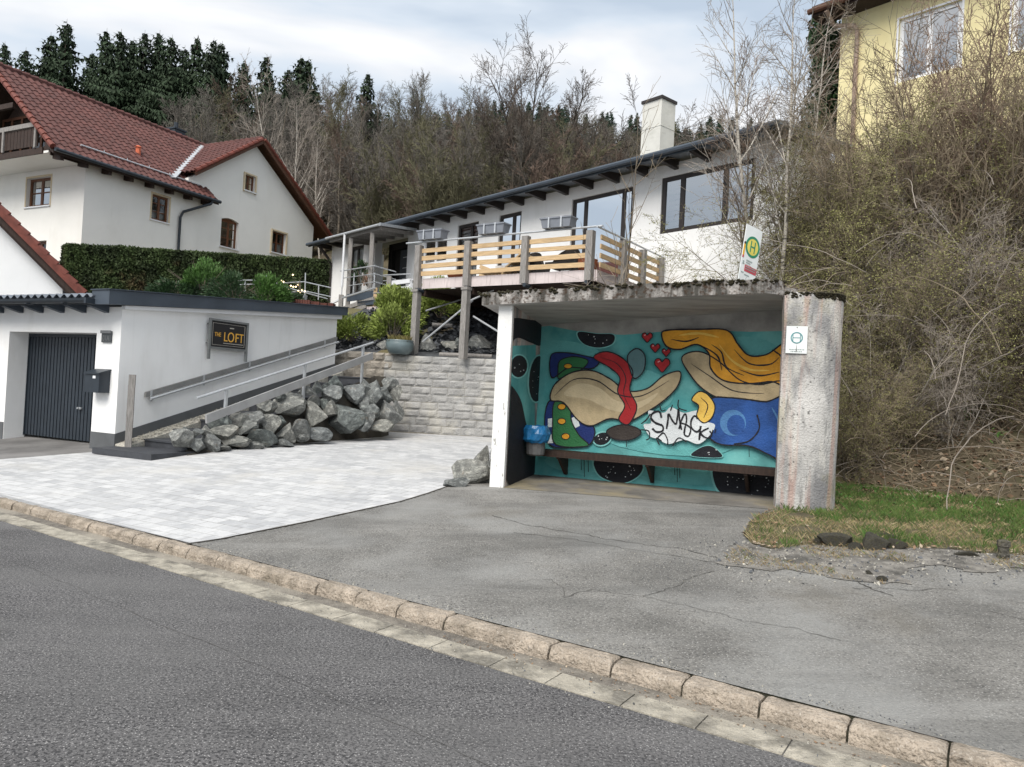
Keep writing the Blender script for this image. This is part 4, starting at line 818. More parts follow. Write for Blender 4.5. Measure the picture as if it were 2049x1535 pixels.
# ================================================================== windows helper
def window(F, a0, a1, z0, z1, parent, fm, mull=(), bars=(), b=.10, w=.06, g=None, cloth=None, cl=None, thick=.06, name='window', sill=None, label=None, arch=0, frac=1.0):
    g = g or m_glass; mb = MB()
    mb.box(F, a0, a1, b, b + thick, z0, z0 + w); mb.box(F, a0, a1, b, b + thick, z1 - w, z1); mb.box(F, a0, a0 + w, b, b + thick, z0 + w, z1 - w); mb.box(F, a1 - w, a1, b, b + thick, z0 + w, z1 - w)
    for k in mull: x = a0 + (a1 - a0) * k; mb.box(F, x - w * .6, x + w * .6, b + .004, b + thick, z0 + w, z1 - w)
    for k in bars: z = z0 + (z1 - z0) * k; mb.box(F, a0 + w, a1 - w, b + .01, b + thick - .01, z - w * .22, z + w * .22)
    if arch: mb.prism(F, [(a0, z1 - .002), (a1, z1 - .002), (a1, z1 + .001)] + [(a1 - (a1 - a0) * k / 6, z1 + arch * math.sin(math.pi * k / 6)) for k in range(1, 6)], b, b + thick)
    o = part(name, mb, fm, parent, label)
    mb = MB(); mb.face([F.p(a0 + w, b + thick * .5, z0 + w), F.p(a1 - w, b + thick * .5, z0 + w), F.p(a1 - w, b + thick * .5, z1 - w), F.p(a0 + w, b + thick * .5, z1 - w)]); part('pane', mb, g, o)
    if cloth:
        mb = MB(); r_ = random.Random(int(a0 * 100) % 97)
        for (c0, c1, zz0, zz1, style) in cloth:
            x0 = a0 + (a1 - a0) * c0; x1 = a0 + (a1 - a0) * c1; y0 = z0 + (z1 - z0) * zz0; y1 = z0 + (z1 - z0) * zz1
            if style == 'b':
                n = max(3, int((y1 - y0) / .12))
                for k in range(n): mb.box(F, x0, x1, b + thick + .06, b + thick + .066, y0 + (y1 - y0) * k / n, y0 + (y1 - y0) * (k + .62) / n)
            else:
                n = 16
                for k in range(n):
                    f = lambda j: b + thick + .06 + .02 * math.sin(j * 2.4); X = lambda j: x0 + (x1 - x0) * j / n; lo = y0 + (.05 * abs(math.sin(k * 1.3)) if style == 's' else 0)
                    mb.face([F.p(X(k), f(k), lo), F.p(X(k + 1), f(k + 1), lo), F.p(X(k + 1), f(k + 1), y1), F.p(X(k), f(k), y1)])
        part('curtain', mb, cl or m_curtain, o)
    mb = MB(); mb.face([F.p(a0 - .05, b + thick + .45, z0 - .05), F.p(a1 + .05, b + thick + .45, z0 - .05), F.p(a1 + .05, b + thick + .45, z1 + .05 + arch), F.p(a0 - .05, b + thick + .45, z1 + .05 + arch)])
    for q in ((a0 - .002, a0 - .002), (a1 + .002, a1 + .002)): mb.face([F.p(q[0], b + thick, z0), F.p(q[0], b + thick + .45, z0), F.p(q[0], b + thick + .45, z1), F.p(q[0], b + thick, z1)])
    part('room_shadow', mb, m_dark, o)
    if sill: mb = MB(); mb.box(F, a0 - .06, a1 + .06, -.05, b, z0 - .05, z0 + .0); part('sill', mb, sill, o)
    return o
def rect(a0, a1, z0, z1): return [(a0, z0), (a1, z0), (a1, z1), (a0, z1)]
# ================================================================== DECK
FD = Fr((-2.26, 17.94), -33.6); DZ = 4.26; DL = 4.62; DD = 3.35
dk_ = thing('deck', 'raised terrace deck on grey posts with pale pine slat railing above the stone wall', 'deck', FD.p(2.2, 1.5, 2.5))
mb = MB(); mb.box(FD, -.02, DL, 0, .03, 4.02, DZ); part('fascia', mb, m_fascia, dk_); 
mb = MB(); mb.box(FD, DL, DL + .03, .03, DD, 4.02, DZ); part('fascia', mb, m_fascia, dk_)
mb = MB(); n = 24
for k in range(n): mb.box(FD, -.02, DL, .035 + k * DD / n, .035 + (k + .93) * DD / n, DZ - .03, DZ + .0)
mb.prism(FD, [(-.02, DZ - .03), (-3.2, DZ - .03), (-3.2, DZ), (-.02, DZ)], 1.6, DD + 2); part('floor', mb, m_greywood, dk_)
for a in (-.02, 1.42, 3.0, 4.5):
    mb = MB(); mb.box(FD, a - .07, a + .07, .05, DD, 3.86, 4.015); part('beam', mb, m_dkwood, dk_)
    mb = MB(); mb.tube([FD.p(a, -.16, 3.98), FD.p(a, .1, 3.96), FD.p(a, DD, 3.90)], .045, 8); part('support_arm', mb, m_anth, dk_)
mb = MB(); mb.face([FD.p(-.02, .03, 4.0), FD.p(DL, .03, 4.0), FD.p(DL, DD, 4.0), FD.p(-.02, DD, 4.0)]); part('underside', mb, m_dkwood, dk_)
for a in (-.10, 1.38, 2.94, 4.52): mb = MB(); mb.box(FD, a - .075, a + .075, -.15, -.004, 4.02, 5.05); part('railing_post', mb, m_greywood, dk_)
for b in (1.05, 2.1, 3.15): mb = MB(); mb.box(FD, DL + .034, DL + .17, b - .07, b + .07, 4.02, 5.05); part('railing_post', mb, m_greywood, dk_)
r_ = random.Random(6)
for z in (4.31, 4.50, 4.69, 4.88):
    for a0, a1 in ((-.02, 1.30), (1.46, 2.86), (3.02, 4.44)):
        h = .10 + r_.uniform(-.012, .012); d = r_.uniform(-.012, .012); mb = MB()
        mb.hexa([FD.p(a0, -.07, z + d), FD.p(a1, -.07, z + r_.uniform(-.015, .015)), FD.p(a1, -.04, z), FD.p(a0, -.04, z + d), FD.p(a0, -.07, z + h + d), FD.p(a1, -.07, z + h), FD.p(a1, -.04, z + h), FD.p(a0, -.04, z + h + d)]); part('railing_slat', mb, m_slat, dk_)
    for b0, b1 in ((.02, .98), (1.12, 2.03), (2.17, 3.08)): mb = MB(); mb.box(FD, DL + .07, DL + .10, b0, b1, z, z + .10); part('railing_slat', mb, m_slat, dk_)
mb = MB(); mb.tube([FD.p(-.52, -.08, 5.13), FD.p(4.78, -.08, 5.13)], .022, 8); mb.tube([FD.p(DL + .1, -.2, 5.10), FD.p(DL + .1, 3.3, 5.10)], .022, 8); part('top_rail', mb, m_galv, dk_)
mb = MB(); mb.bar(FD.p(-.02, 2.3, 4.95), FD.p(1.6, 2.3, 4.35), .05, .10); mb.bar(FD.p(-.02, 2.3, 4.75), FD.p(1.35, 2.3, 4.3), .05, .10); part('inner_stair_rail', mb, m_slat, dk_)
for a, zb in ((-.10, 2.35), (1.38, 2.35)): mb = MB(); mb.box(FD, a - .075, a + .075, -.15, .0, zb, 3.93); mb.box(FD, a - .09, a + .09, -.17, .02, 3.931, 4.0); part('support_post', mb, m_greywood, dk_)
mb = MB(); mb.tube([FD.p(.05, .05, 2.75), FD.p(1.30, .3, 3.75)], .022, 6); mb.tube([FD.p(1.48, .1, 3.35), FD.p(2.6, .5, 2.7)], .022, 6); mb.tube([FD.p(.05, .1, 3.5), FD.p(.4, 1.2, 3.95)], .02, 6); mb.tube([FD.p(1.45, 0, 3.7), FD.p(1.8, .4, 3.98)], .02, 6); part('brace', mb, m_galv, dk_)
for i, (a, lab) in enumerate(((.30, 'leftmost grey planter box hooked on the deck rail'), (2.06, 'middle grey planter box hooked on the deck rail'), (3.74, 'rightmost grey planter box hooked on the deck rail near the corner'))):
    t = thing('planter_box', lab, 'planter box', FD.p(a, -.08, 5.15), 'planter boxes on the deck rail')
    mb = MB(); mb.hexa([FD.p(a - .33, -.20, 5.16), FD.p(a + .33, -.20, 5.16), FD.p(a + .33, .02, 5.16), FD.p(a - .33, .02, 5.16), FD.p(a - .37, -.23, 5.36), FD.p(a + .37, -.23, 5.36), FD.p(a + .37, .05, 5.36), FD.p(a - .37, .05, 5.36)]); mb.box(FD, a - .385, a + .385, -.245, .065, 5.345, 5.375); part('box', mb, m_greybox, t)
    for q in (-.17, .13): mb = MB(); mb.box(FD, a + q, a + q + .035, -.252, -.24, 5.15, 5.38); mb.box(FD, a + q, a + q + .035, -.24, .07, 5.376, 5.384); mb.box(FD, a + q, a + q + .035, -.24, -.07, 5.145, 5.158); part('hook', mb, m_galv, t)
# things standing on the deck
m_wick = mat('dark_wicker', (.022, .018, .016), .6, .4, 20, .6, 60); m_terra = mat('terracotta', (.34, .11, .05), .8, .15, 6)
def eggchair(a, b, lab):
    t = thing('garden_chair', lab, 'chair', FD.p(a, b, DZ)); c = FD.p(a, b, DZ); mb = MB(); n = 12
    for j in range(7):
        ph = j / 6 * math.pi * .5
        for i in range(n + 1):
            th = math.pi * i / n; r = .42 * (1 - .25 * math.sin(ph)); mb.v.append(tuple(c + FD.d * (math.cos(th) * r) + FD.n * (math.sin(th) * r * .8) + Vector((0, 0, .32 + .42 * math.sin(ph) * (0.35 + .65 * math.sin(th)) + .02))))
    for j in range(6):
        for i in range(n): k = j * (n + 1) + i; mb.f.append((k, k + 1, k + n + 2, k + n + 1)); mb.m.append(0)
    part('backrest', mb, m_wick, t); mb = MB(); mb.box(Fr(c, -33.6), -.38, .38, -.3, .3, DZ + .26, DZ + .36); part('seat', mb, m_wick, t)
    for x in (-.32, .32):
        for y in (-.25, .25): mb = MB(); mb.tube([FD.p(a + x, b + y, DZ), FD.p(a + x * .9, b + y * .9, DZ + .28)], .02, 6); part('leg', mb, m_wick, t)
eggchair(3.35, 1.0, 'round backed dark wicker chair behind the deck railing near the big window'); eggchair(2.25, 1.15, 'low dark wicker chair behind the middle of the deck railing')
t = thing('lounger', 'pale wooden deck lounger with folded cloth behind the left railing', 'lounger', FD.p(1.5, 1.1, DZ)); mb = MB()
for k in range(9): mb.box(FD, .8 + k * .11, .89 + k * .11, .8, 1.4, DZ + .28, DZ + .30)
mb.box(FD, .75, 1.8, .78, .82, DZ + .2, DZ + .28); mb.box(FD, .75, 1.8, 1.4, 1.44, DZ + .2, DZ + .28); part('seat', mb, m_slat, t)
mb = MB(); mb.hexa([FD.p(1.8, .8, DZ + .28), FD.p(2.25, .8, DZ + .62), FD.p(2.25, 1.4, DZ + .62), FD.p(1.8, 1.4, DZ + .28), FD.p(1.78, .8, DZ + .31), FD.p(2.23, .8, DZ + .65), FD.p(2.23, 1.4, DZ + .65), FD.p(1.78, 1.4, DZ + .31)]); part('backrest', mb, m_slat, t)
for a in (.8, 1.76):
    for b in (.8, 1.4): mb = MB(); mb.box(FD, a - .03, a + .03, b - .03, b + .03, DZ, DZ + .2); part('leg', mb, m_slat, t)
mb = MB(); mb.box(FD, 1.5, 1.95, .85, 1.3, DZ + .30, DZ + .38); part('cushion', mb, m_curtain, t)
def pot(P, r, h, m, lab, name='flower_pot', grp=None):
    t = thing(name, lab, 'flower pot', P, grp); mb = MB(); P = Vector(P); n = 18
    mb.tube([P + Vector((0, 0, z * h)) for z in (0, .05, .4, .8, .9, 1.0, .97, .85)], [r * k for k in (.6, .72, .97, 1.0, .93, .99, .86, .84)], n); part('pot', mb, m, t, smooth=True)
    mb = MB(); mb.tube([P + Vector((0, 0, h * .84)), P + Vector((0, 0, h * .87))], r * .86, n); part('soil', mb, m_soil, t); return t
pot(FD.p(4.25, .35, DZ), .22, .28, m_terra, 'wide terracotta bowl in the right corner of the deck'); pot(FD.p(.75, .3, DZ), .20, .16, m_terra, 'flat terracotta bowl behind the left deck slats')
# ================================================================== BUNGALOW
FH = Fr((-.36, 22.5), -49); bg_ = thing('bungalow', 'long white bungalow with dark windows and a flat grey sloping roof behind the deck', 'house', FH.p(-1, 3, 4.2))
HO = [('w', 5.72, 8.25, 5.68, 7.05), ('w', 2.66, 4.82, 4.30, 7.02), ('w', -.45, .58, 4.30, 7.04), ('w', -2.55, -1.45, 4.30, 7.02), ('w', -4.5, -3.1, 5.9, 6.9), ('w', -7.75, -5.5, 4.28, 7.1), ('w', -9.66, -8.62, 5.2, 7.12)]
mb = MB(); mb.wall(FH, [(-11.25, 3.2), (8.9, 3.2), (8.9, 7.36), (-11.25, 7.36)], [rect(*h[1:]) for h in HO], 0, .3); mb.box(FH, 8.6, 8.898, .3, 2.3, 3.2, 7.34); mb.box(FH, -11.25, -10.95, .3, 2.3, 3.2, 7.34); part('wall', mb, m_white, bg_)
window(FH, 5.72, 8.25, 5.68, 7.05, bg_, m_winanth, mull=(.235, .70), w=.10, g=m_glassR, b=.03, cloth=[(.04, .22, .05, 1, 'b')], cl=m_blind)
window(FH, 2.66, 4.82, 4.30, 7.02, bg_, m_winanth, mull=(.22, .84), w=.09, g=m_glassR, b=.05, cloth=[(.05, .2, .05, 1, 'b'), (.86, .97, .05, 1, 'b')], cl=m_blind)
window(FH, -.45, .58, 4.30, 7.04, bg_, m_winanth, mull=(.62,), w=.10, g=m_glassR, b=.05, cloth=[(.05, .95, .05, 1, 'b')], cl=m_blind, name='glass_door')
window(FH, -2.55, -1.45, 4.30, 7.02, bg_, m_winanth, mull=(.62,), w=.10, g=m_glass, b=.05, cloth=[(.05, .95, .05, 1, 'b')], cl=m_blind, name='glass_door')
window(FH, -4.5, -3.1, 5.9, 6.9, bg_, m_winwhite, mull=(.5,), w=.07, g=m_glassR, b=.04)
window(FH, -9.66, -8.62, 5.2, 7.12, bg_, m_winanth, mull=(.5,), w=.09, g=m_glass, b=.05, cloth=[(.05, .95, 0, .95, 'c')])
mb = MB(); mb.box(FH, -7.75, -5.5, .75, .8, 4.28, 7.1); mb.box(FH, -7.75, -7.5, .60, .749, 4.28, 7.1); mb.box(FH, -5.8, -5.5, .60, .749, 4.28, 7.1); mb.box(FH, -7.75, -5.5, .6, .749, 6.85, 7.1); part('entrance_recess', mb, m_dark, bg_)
mb = MB(); mb.box(FH, -7.0, -5.85, .66, .74, 4.28, 6.8); dr = part('front_door', mb, m_anth, bg_)
mb = MB()
for z in (4.9, 5.3, 5.7, 6.1, 6.5): mb.box(FH, -6.8, -6.15, .652, .66, z, z + .03)
mb.tube([FH.p(-5.98, .60, 4.9), FH.p(-5.98, .60, 6.0)], .018, 6); part('door_trim', mb, m_galv, dr)
mb = MB(); e0 = -.72
for (b0, b1, z0, z1, mi) in ((e0 - .03, e0, 7.26, 7.43, 0),): mb.box(FH, -11.9, 9.2, b0, b1, z0, z1)
part('eave_fascia', mb, m_slateblue, bg_)
mb = MB(); mb.hexa([FH.p(-11.9, e0, 7.36), FH.p(9.2, e0, 7.36), FH.p(9.2, 2.5, 7.68), FH.p(-11.9, 2.5, 7.68), FH.p(-11.9, e0 - .01, 7.44), FH.p(9.2, e0 - .01, 7.44), FH.p(9.2, 2.5, 7.76), FH.p(-11.9, 2.5, 7.76)]); part('roof', mb, m_greyroof, bg_)
mb = MB(); mb.tube([FH.p(-11.9, e0 - .09, 7.35), FH.p(9.2, e0 - .09, 7.35)], .065, 8); part('gutter', mb, m_slateblue, bg_)
k = -11.4
while k < 9.0:
    mb = MB(); mb.hexa([FH.p(k, e0 + .02, 7.24), FH.p(k + .12, e0 + .02, 7.24), FH.p(k + .12, .02, 7.18), FH.p(k, .02, 7.18), FH.p(k, e0 + .02, 7.36), FH.p(k + .12, e0 + .02, 7.36), FH.p(k + .12, .02, 7.42), FH.p(k, .02, 7.42)]); k += .92; part('rafter_end', mb, m_winanth, bg_)
mb = MB(); FC = FH.at(0, 1.4)
za = FC.hit(1303, 197)[1]; a0 = FC.hit(1280, 260)[0]; a1 = FC.hit(1329, 260)[0]
mb.box(FH, a0 + .05, a1 - .14, 1.42, 2.02, 7.5, za - .08); 
for z in (8.35, 9.05): mb.box(FH, a0 + .04, a1 - .13, 1.41, 2.03, z, z + .012)
ch = part('chimney', mb, m_chim, bg_); mb = MB(); mb.box(FH, a0 + .02, a1 - .11, 1.385, 2.055, za - .08, za + .0); mb.box(FH, a0 + .12, a1 - .2, 1.5, 1.95, za, za + .04); part('chimney_cap', mb, m_winanth, ch)
mb = MB(); mb.tube([FH.p(-11.2, -.66, 7.3), FH.p(-11.15, -.2, 6.8), FH.p(-11.15, -.08, 6.6), FH.p(-11.15, -.08, 4.2)], .06, 8); part('downpipe', mb, m_winanth, bg_)
# porch canopy
FQ = FH.at(0, -2.0); FR = FH.at(0, -2.9)
def on(F, px, py, db=0): a, z = F.hit(px, py, db); return F.p(a, db, z)
cn = thing('porch_canopy', 'flat glazed porch canopy on grey wooden posts at the left end of the bungalow', 'canopy', FQ.p(-5.6, 1, 4.6))
cA = on(FQ, 660, 474); cB = on(FQ, 760, 452); cC = on(FH, 832, 461, -.02); cD = cC + (cA - cB); zF = (cA.z + cB.z) / 2; zW = cC.z
def CP(u, v, dz=0): p = cA.lerp(cB, u).lerp(cD.lerp(cC, u), v); return Vector((p.x, p.y, zF + (zW - zF) * v + dz))
mb = MB(); mb.bar(CP(0, .03, -.10), CP(1, .03, -.10), .09, .14); part('beam', mb, m_greywood, cn)
for k in range(6): mb = MB(); u = .06 + .88 * k / 5; mb.bar(CP(u, .05, -.09), CP(u, 1, -.09), .07, .11); part('beam', mb, m_greywood, cn)
mb = MB(); mb.mesh([CP(-.03, -.03, -.02), CP(1.02, -.03, -.02), CP(1.02, 1, -.02), CP(-.03, 1, -.02), CP(-.03, -.03, .02), CP(1.02, -.03, .02), CP(1.02, 1, .02), CP(-.03, 1, .02)], [(3, 2, 1, 0), (4, 5, 6, 7), (0, 1, 5, 4), (1, 2, 6, 5), (2, 3, 7, 6), (3, 0, 4, 7)]); part('glass_roof', mb, m_glassR, cn)
mb = MB(); mb.tube([CP(-.04, -.05, -.02), CP(1.03, -.05, -.02)], .045, 8); mb.bar(CP(1.03, -.04, 0), CP(1.03, 1, 0), .05, .09); part('edge_trim', mb, m_galv, cn)
for (x0, y0, x1, y1) in ((703, 476, 700, 612), (746, 462, 744, 585)): mb = MB(); p_ = on(FQ, x0, y0, .08); q_ = on(FQ, x1, y1, .08); mb.bar(Vector((p_.x, p_.y, q_.z)), Vector((p_.x, p_.y, zF - .17)), .13, .13); part('post', mb, m_greywood, cn)
mb = MB(); p_ = on(FQ, 690, 470, -.1); mb.tube([Vector((p_.x, p_.y, zF - .04)), Vector((p_.x, p_.y, on(FQ, 686, 574, -.1).z))], .042, 8); part('downpipe', mb, m_winwhite, cn)
pr = thing('porch_platform', 'wooden porch platform with steel tube railing and board lined steps below the entrance', 'platform', FQ.p(-5, .5, 3.6))
q0_ = FQ.hit(699, 590); q1_ = FQ.hit(748, 580); zp = (q0_[1] + q1_[1]) / 2
mb = MB(); mb.box(FQ, q0_[0] - .1, q1_[0] + 1.2, 0, 1.98, zp - .10, zp); mb.box(FQ, q0_[0] - .1, q1_[0] + .2, -.03, 0, zp - .26, zp); part('floor', mb, m_slateblue, pr)
mb = MB(); mb.box(FQ, q0_[0], q1_[0] + 1.2, .3, 1.9, 3.3, zp - .11); part('base_wall', mb, m_white, pr)
for pts in ([(681.6, 542.5), (749.6, 532)], [(687, 556.6), (750, 548)], [(698, 572), (750, 564)]):
    mb = MB(); w_ = [on(FQ, *q, -.05) for q in pts]; mb.tube([w_[0], w_[1], w_[1] + FQ.n * .9 - FQ.d * .15 - Vector((0, 0, .05))], .022 if pts[0][1] < 550 else .015, 6); part('rail_tube', mb, m_galv, pr)
for x in (686, 709, 750): mb = MB(); p_ = on(FQ, x, 546, -.03); mb.tube([Vector((p_.x, p_.y, zp)), Vector((p_.x, p_.y, p_.z + .0))], .02, 6); part('railing_post', mb, m_galv, pr)
for (a_, b_, w, h, m_, nm) in (((685, 596), (750, 576), .05, .05, m_galv, 'stair_board'), ((685, 618), (748, 598), .04, .13, m_greywood, 'stair_board'), ((690, 629), (733, 612), .04, .13, m_greywood, 'stair_board'), ((646, 617), (678, 600), .05, .06, m_winwhite, 'stair_board'), ((716, 608), (764, 603), .04, .14, m_slateblue, 'stair_board')):
    mb = MB(); mb.bar(on(FR, *a_), on(FR, *b_), w, h); part(nm, mb, m_, pr)
for (x, y0, y1, w, m_) in ((683, 590, 640, .13, m_greywood), (723, 607, 640, .10, m_slateblue), (779, 553, 585, .13, m_greywood), (752, 576, 645, .10, m_slat)):
    mb = MB(); p_ = on(FR, x, y0, .08); q_ = on(FR, x, y1, .08); mb.bar(Vector((p_.x, p_.y, q_.z - .2)), p_, w, w); part('stair_post', mb, m_, pr)
for k in range(6):
    mb = MB(); p_ = on(FR, 688 + k * 9, 632 - k * 5.5, .5); F_ = Fr(p_, FR.a); mb.box(F_, -.1, .35, -.3, .6, p_.z - .04, p_.z); part('step', mb, m_greywood, pr)
mb = MB(); mb.tube([on(FQ, 767, 551), on(FQ, 822, 548)], .02, 6); mb.tube([on(FQ, 767, 562), on(FQ, 822, 560)], .014, 6); part('rail_tube', mb, m_galv, pr)
fr_ = thing('wooden_fence', 'short board fence panel below the porch railing', 'fence', on(FR, 745, 640))
for k in range(5):
    mb = MB(); a0_, z0_ = FR.hit(727 + k * 8, 614); a1_, z1_ = FR.hit(734.5 + k * 8, 650); mb.box(FR, a0_, a0_ + .30, .02, .05, z1_, z0_); part('board', mb, m_fascia, fr_)
bc = thing('bench', 'small white slatted bench by the entrance left of the deck', 'bench', on(FQ, 800, 582)); x0, z0 = FQ.hit(785, 563); x1, _z = FQ.hit(821, 563); zb_ = FQ.hit(800, 583)[1]
for z_ in (z0 - .13, zb_): mb = MB(); mb.box(FQ, x0, x1, -.03, .0, z_, z_ + .13); part('side_board', mb, m_winwhite, bc)
mb = MB(); mb.box(FQ, x0, x1, .002, .4, z0 - .04, z0); part('seat', mb, m_winwhite, bc)
for a_ in (x0, x1 - .07): mb = MB(); mb.box(FQ, a_, a_ + .07, .004, .07, zb_ - .1, z0 - .042); part('leg', mb, m_winwhite, bc)
# ================================================================== CHALET (left, big red roof)
FX = Fr((-15.8, 27), 63.5); FY = Fr((-15.8, 27), -26.5)
cl_ = thing('chalet_house', 'large cream house with steep red brown tiled roof, balcony and a gabled wing', 'house', FX.p(5, 3, 4))
ZE, TN = 9.13, .857
def zmain(o): return ZE + TN * (.5 - o)     # o = distance out (+) from the side wall
holeS = [(2.78, 3.56, 7.78, 8.78)]; GW = [(6.28, 7.26, 7.42, 8.62), (7.44, 8.06, 10.2, 10.92), (9.28, 10.2, 7.75, 8.76)]
mb = MB(); mb.wall(FX, [(0, 2.5), (5.0, 2.5), (5.0, 9.3), (0, 9.3)], [rect(*h) for h in holeS], 0, .3)
holeF = [(-3.48, -2.0, 7.76, 8.86), (-3.1, -2.05, 5.2, 6.44)]
mb.wall(FY, [(-7.9, 2.5), (-.006, 2.5), (-.006, 9.15), (-3.7, zmain(-3.7) - .25), (-7.4, 9.15), (-7.9, 9.1)], [rect(*h) for h in holeF], .004, .3); part('wall', mb, m_cream, cl_)
arch = [(7.26 - .98 * k / 6, 8.62 + .10 * math.sin(math.pi * k / 6)) for k in range(1, 6)]
mb = MB(); mb.wall(FX, [(4.45, 2.5), (12.1, 2.5), (12.1, 9.55), (8.02, 12.35), (4.45, 9.88)], [[(6.28, 7.42), (7.26, 7.42), (7.26, 8.62)] + arch + [(6.28, 8.62)], rect(*GW[1]), rect(*GW[2])], .05, .35); mb.box(FX, 11.8, 12.098, .35, 7, 2.5, 9.5); part('gable_wall', mb, m_cream, cl_)
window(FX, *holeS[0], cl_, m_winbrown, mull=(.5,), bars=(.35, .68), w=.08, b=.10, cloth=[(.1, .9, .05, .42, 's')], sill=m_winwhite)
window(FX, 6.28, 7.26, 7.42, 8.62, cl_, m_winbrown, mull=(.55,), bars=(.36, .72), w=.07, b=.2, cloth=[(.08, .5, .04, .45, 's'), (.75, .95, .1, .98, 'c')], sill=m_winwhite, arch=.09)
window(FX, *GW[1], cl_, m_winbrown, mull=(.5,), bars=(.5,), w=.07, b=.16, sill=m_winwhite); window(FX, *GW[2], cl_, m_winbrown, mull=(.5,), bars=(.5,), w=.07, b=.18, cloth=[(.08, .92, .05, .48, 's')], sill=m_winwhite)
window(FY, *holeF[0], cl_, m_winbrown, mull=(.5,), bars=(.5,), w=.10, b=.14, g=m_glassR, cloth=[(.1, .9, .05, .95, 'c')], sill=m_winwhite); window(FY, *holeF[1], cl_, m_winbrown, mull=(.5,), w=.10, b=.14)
m_trim = mat('sand_window_trim', (.62, .52, .36), .85, .08, 6)
def trim(F, a0, a1, z0, z1, b=-.012, w=.07, s=1):
    mb = MB(); mb.box(F, a0 - w, a0 - .002, b, .06, z0 - w, z1 + w); mb.box(F, a1 + .002, a1 + w, b, .06, z0 - w, z1 + w); mb.box(F, a0 - .002, a1 + .002, b, .06, z1 + .002, z1 + w); return mb
for F, h in ((FX, holeS[0]), (FX, GW[1]), (FX, GW[2]), (FY, holeF[0])): part('window_trim', trim(F, *h), m_trim, cl_)
# tiled roofs: every tile an S shaped sheet overlapping the row below
def tiles(P, D, Dn, wid, length, inside, tw=.27, th=.36):
    """P origin at the eave, D along the eave, Dn up the slope (unit vectors), tiles kept where inside(x, y)"""
    mb = MB(); nrm = D.cross(Dn).normalized()
    if nrm.z < 0: nrm = -nrm
    r_ = random.Random(int(wid * 10)); ny = int(length / th) + 1; nx = int(wid / tw) + 1; prof = [(0, .0), (.18, .035), (.36, .048), (.54, .035), (.7, .0), (.85, -.008), (1.0, 0)]
    for j in range(ny):
        for i in range(nx):
            x = i * tw; y = j * th
            if not inside(x + tw / 2, y + th / 2): continue
            o = r_.uniform(-.006, .006); i0 = len(mb.v); k = len(prof)
            for (yy, lift) in ((y - .03, -.012), (y - .03, .030), (y + th + .0, .004)):
                for fx, h in prof: mb.v.append(tuple(P + D * (x + fx * tw) + Dn * (yy + o) + nrm * (h + lift)))
            for q in range(2):
                for c in range(k - 1): a = i0 + q * k + c; mb.f.append((a, a + 1, a + k + 1, a + k)); mb.m.append(0)
    return mb
sl_ = math.atan(TN); up1 = (-FX.n * -1) * math.cos(sl_) + Vector((0, 0, math.sin(sl_)))   # up the visible slope = towards the inside of the house
P0 = FX.p(-1.5, -.5, ZE + .06); LEN = 4.2 / math.cos(sl_)
def zwing(a): return 12.62 - .70 * abs(8.02 - a)
def ins(x, y):
    a = x - 1.5; b = -.5 + y * math.cos(sl_); z = ZE + y * math.sin(sl_)
    if y > LEN or b > 3.72: return False
    if z < 10.15: return a < 5.55
    if a > 4.3: return z > zwing(a) - .12 and a < 8.4
    return True
mb = tiles(P0, FX.d, up1, 10.2, LEN, ins)
part('main_roof', mb, m_tile, cl_, fix=False)
mb = MB()
mb.mesh([FX.p(-1.5, -.5, ZE), FX.p(5.6, -.5, ZE), FX.p(5.6, .05, ZE + .47), FX.p(5.0, .6, zmain(-.6)), FX.p(8.0, 3.7, zmain(-3.7)), FX.p(-1.5, 3.7, zmain(-3.7))], [(0, 1, 2), (0, 2, 3), (0, 3, 4), (0, 4, 5)])
mb.mesh([FX.p(-1.5, 7.9, ZE), FX.p(-1.5, 3.7, zmain(-3.7)), FX.p(12, 3.7, zmain(-3.7)), FX.p(12, 7.9, ZE)], [(0, 1, 2, 3)])
for (x0, x1) in ((-1.5, 5.6),): mb.hexa([FX.p(x0, -.5, ZE - .14), FX.p(x1, -.5, ZE - .14), FX.p(x1, 0, ZE + .2), FX.p(x0, 0, ZE + .2), FX.p(x0, -.5, ZE - .01), FX.p(x1, -.5, ZE - .01), FX.p(x1, 0, ZE + .40), FX.p(x0, 0, ZE + .40)])
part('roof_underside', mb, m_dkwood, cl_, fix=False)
for sgn, o0 in ((1, 0), (-1, 0)):
    d_ = math.atan(.70); upw = FX.d * (math.cos(d_) * (1 if sgn < 0 else -1)) + Vector((0, 0, math.sin(d_)))
    # right slope of the wing (sgn 1) faces away to the right, left slope faces the camera side
    if sgn > 0: P_ = FX.p(12.95, -.38, zwing(12.95) + .05); D_ = FX.n; LN = 4.93 / math.cos(d_); f = lambda x, y: y < LN and x < 7
    else: P_ = FX.p(4.35, -.38, zwing(4.35) + .05); D_ = FX.n; LN = 3.67 / math.cos(d_); f = lambda x, y: y < LN and (zwing(4.35 + y * math.cos(d_)) > zmain(.38 - x) - .25 or x < .3) and x < 5
    part('wing_roof', tiles(P_, D_, upw, 7, LN, f, th=.34), m_tile, cl_, fix=False)
mb = MB(); mb.mesh([FX.p(12.95, -.38, zwing(12.95)), FX.p(8.02, -.38, 12.62), FX.p(4.35, -.38, zwing(4.35)), FX.p(12.95, 7, zwing(12.95)), FX.p(8.02, 7, 12.62), FX.p(4.35, 2, zwing(4.35))], [(0, 1, 4, 3), (1, 2, 5, 4)])
mb.bar(FX.p(12.95, -.39, zwing(12.95) - .10), FX.p(8.02, -.39, 12.52), .05, .20); mb.bar(FX.p(8.02, -.39, 12.52), FX.p(4.4, -.39, zwing(4.4) - .10), .05, .14); part('verge_board', mb, m_brown, cl_)
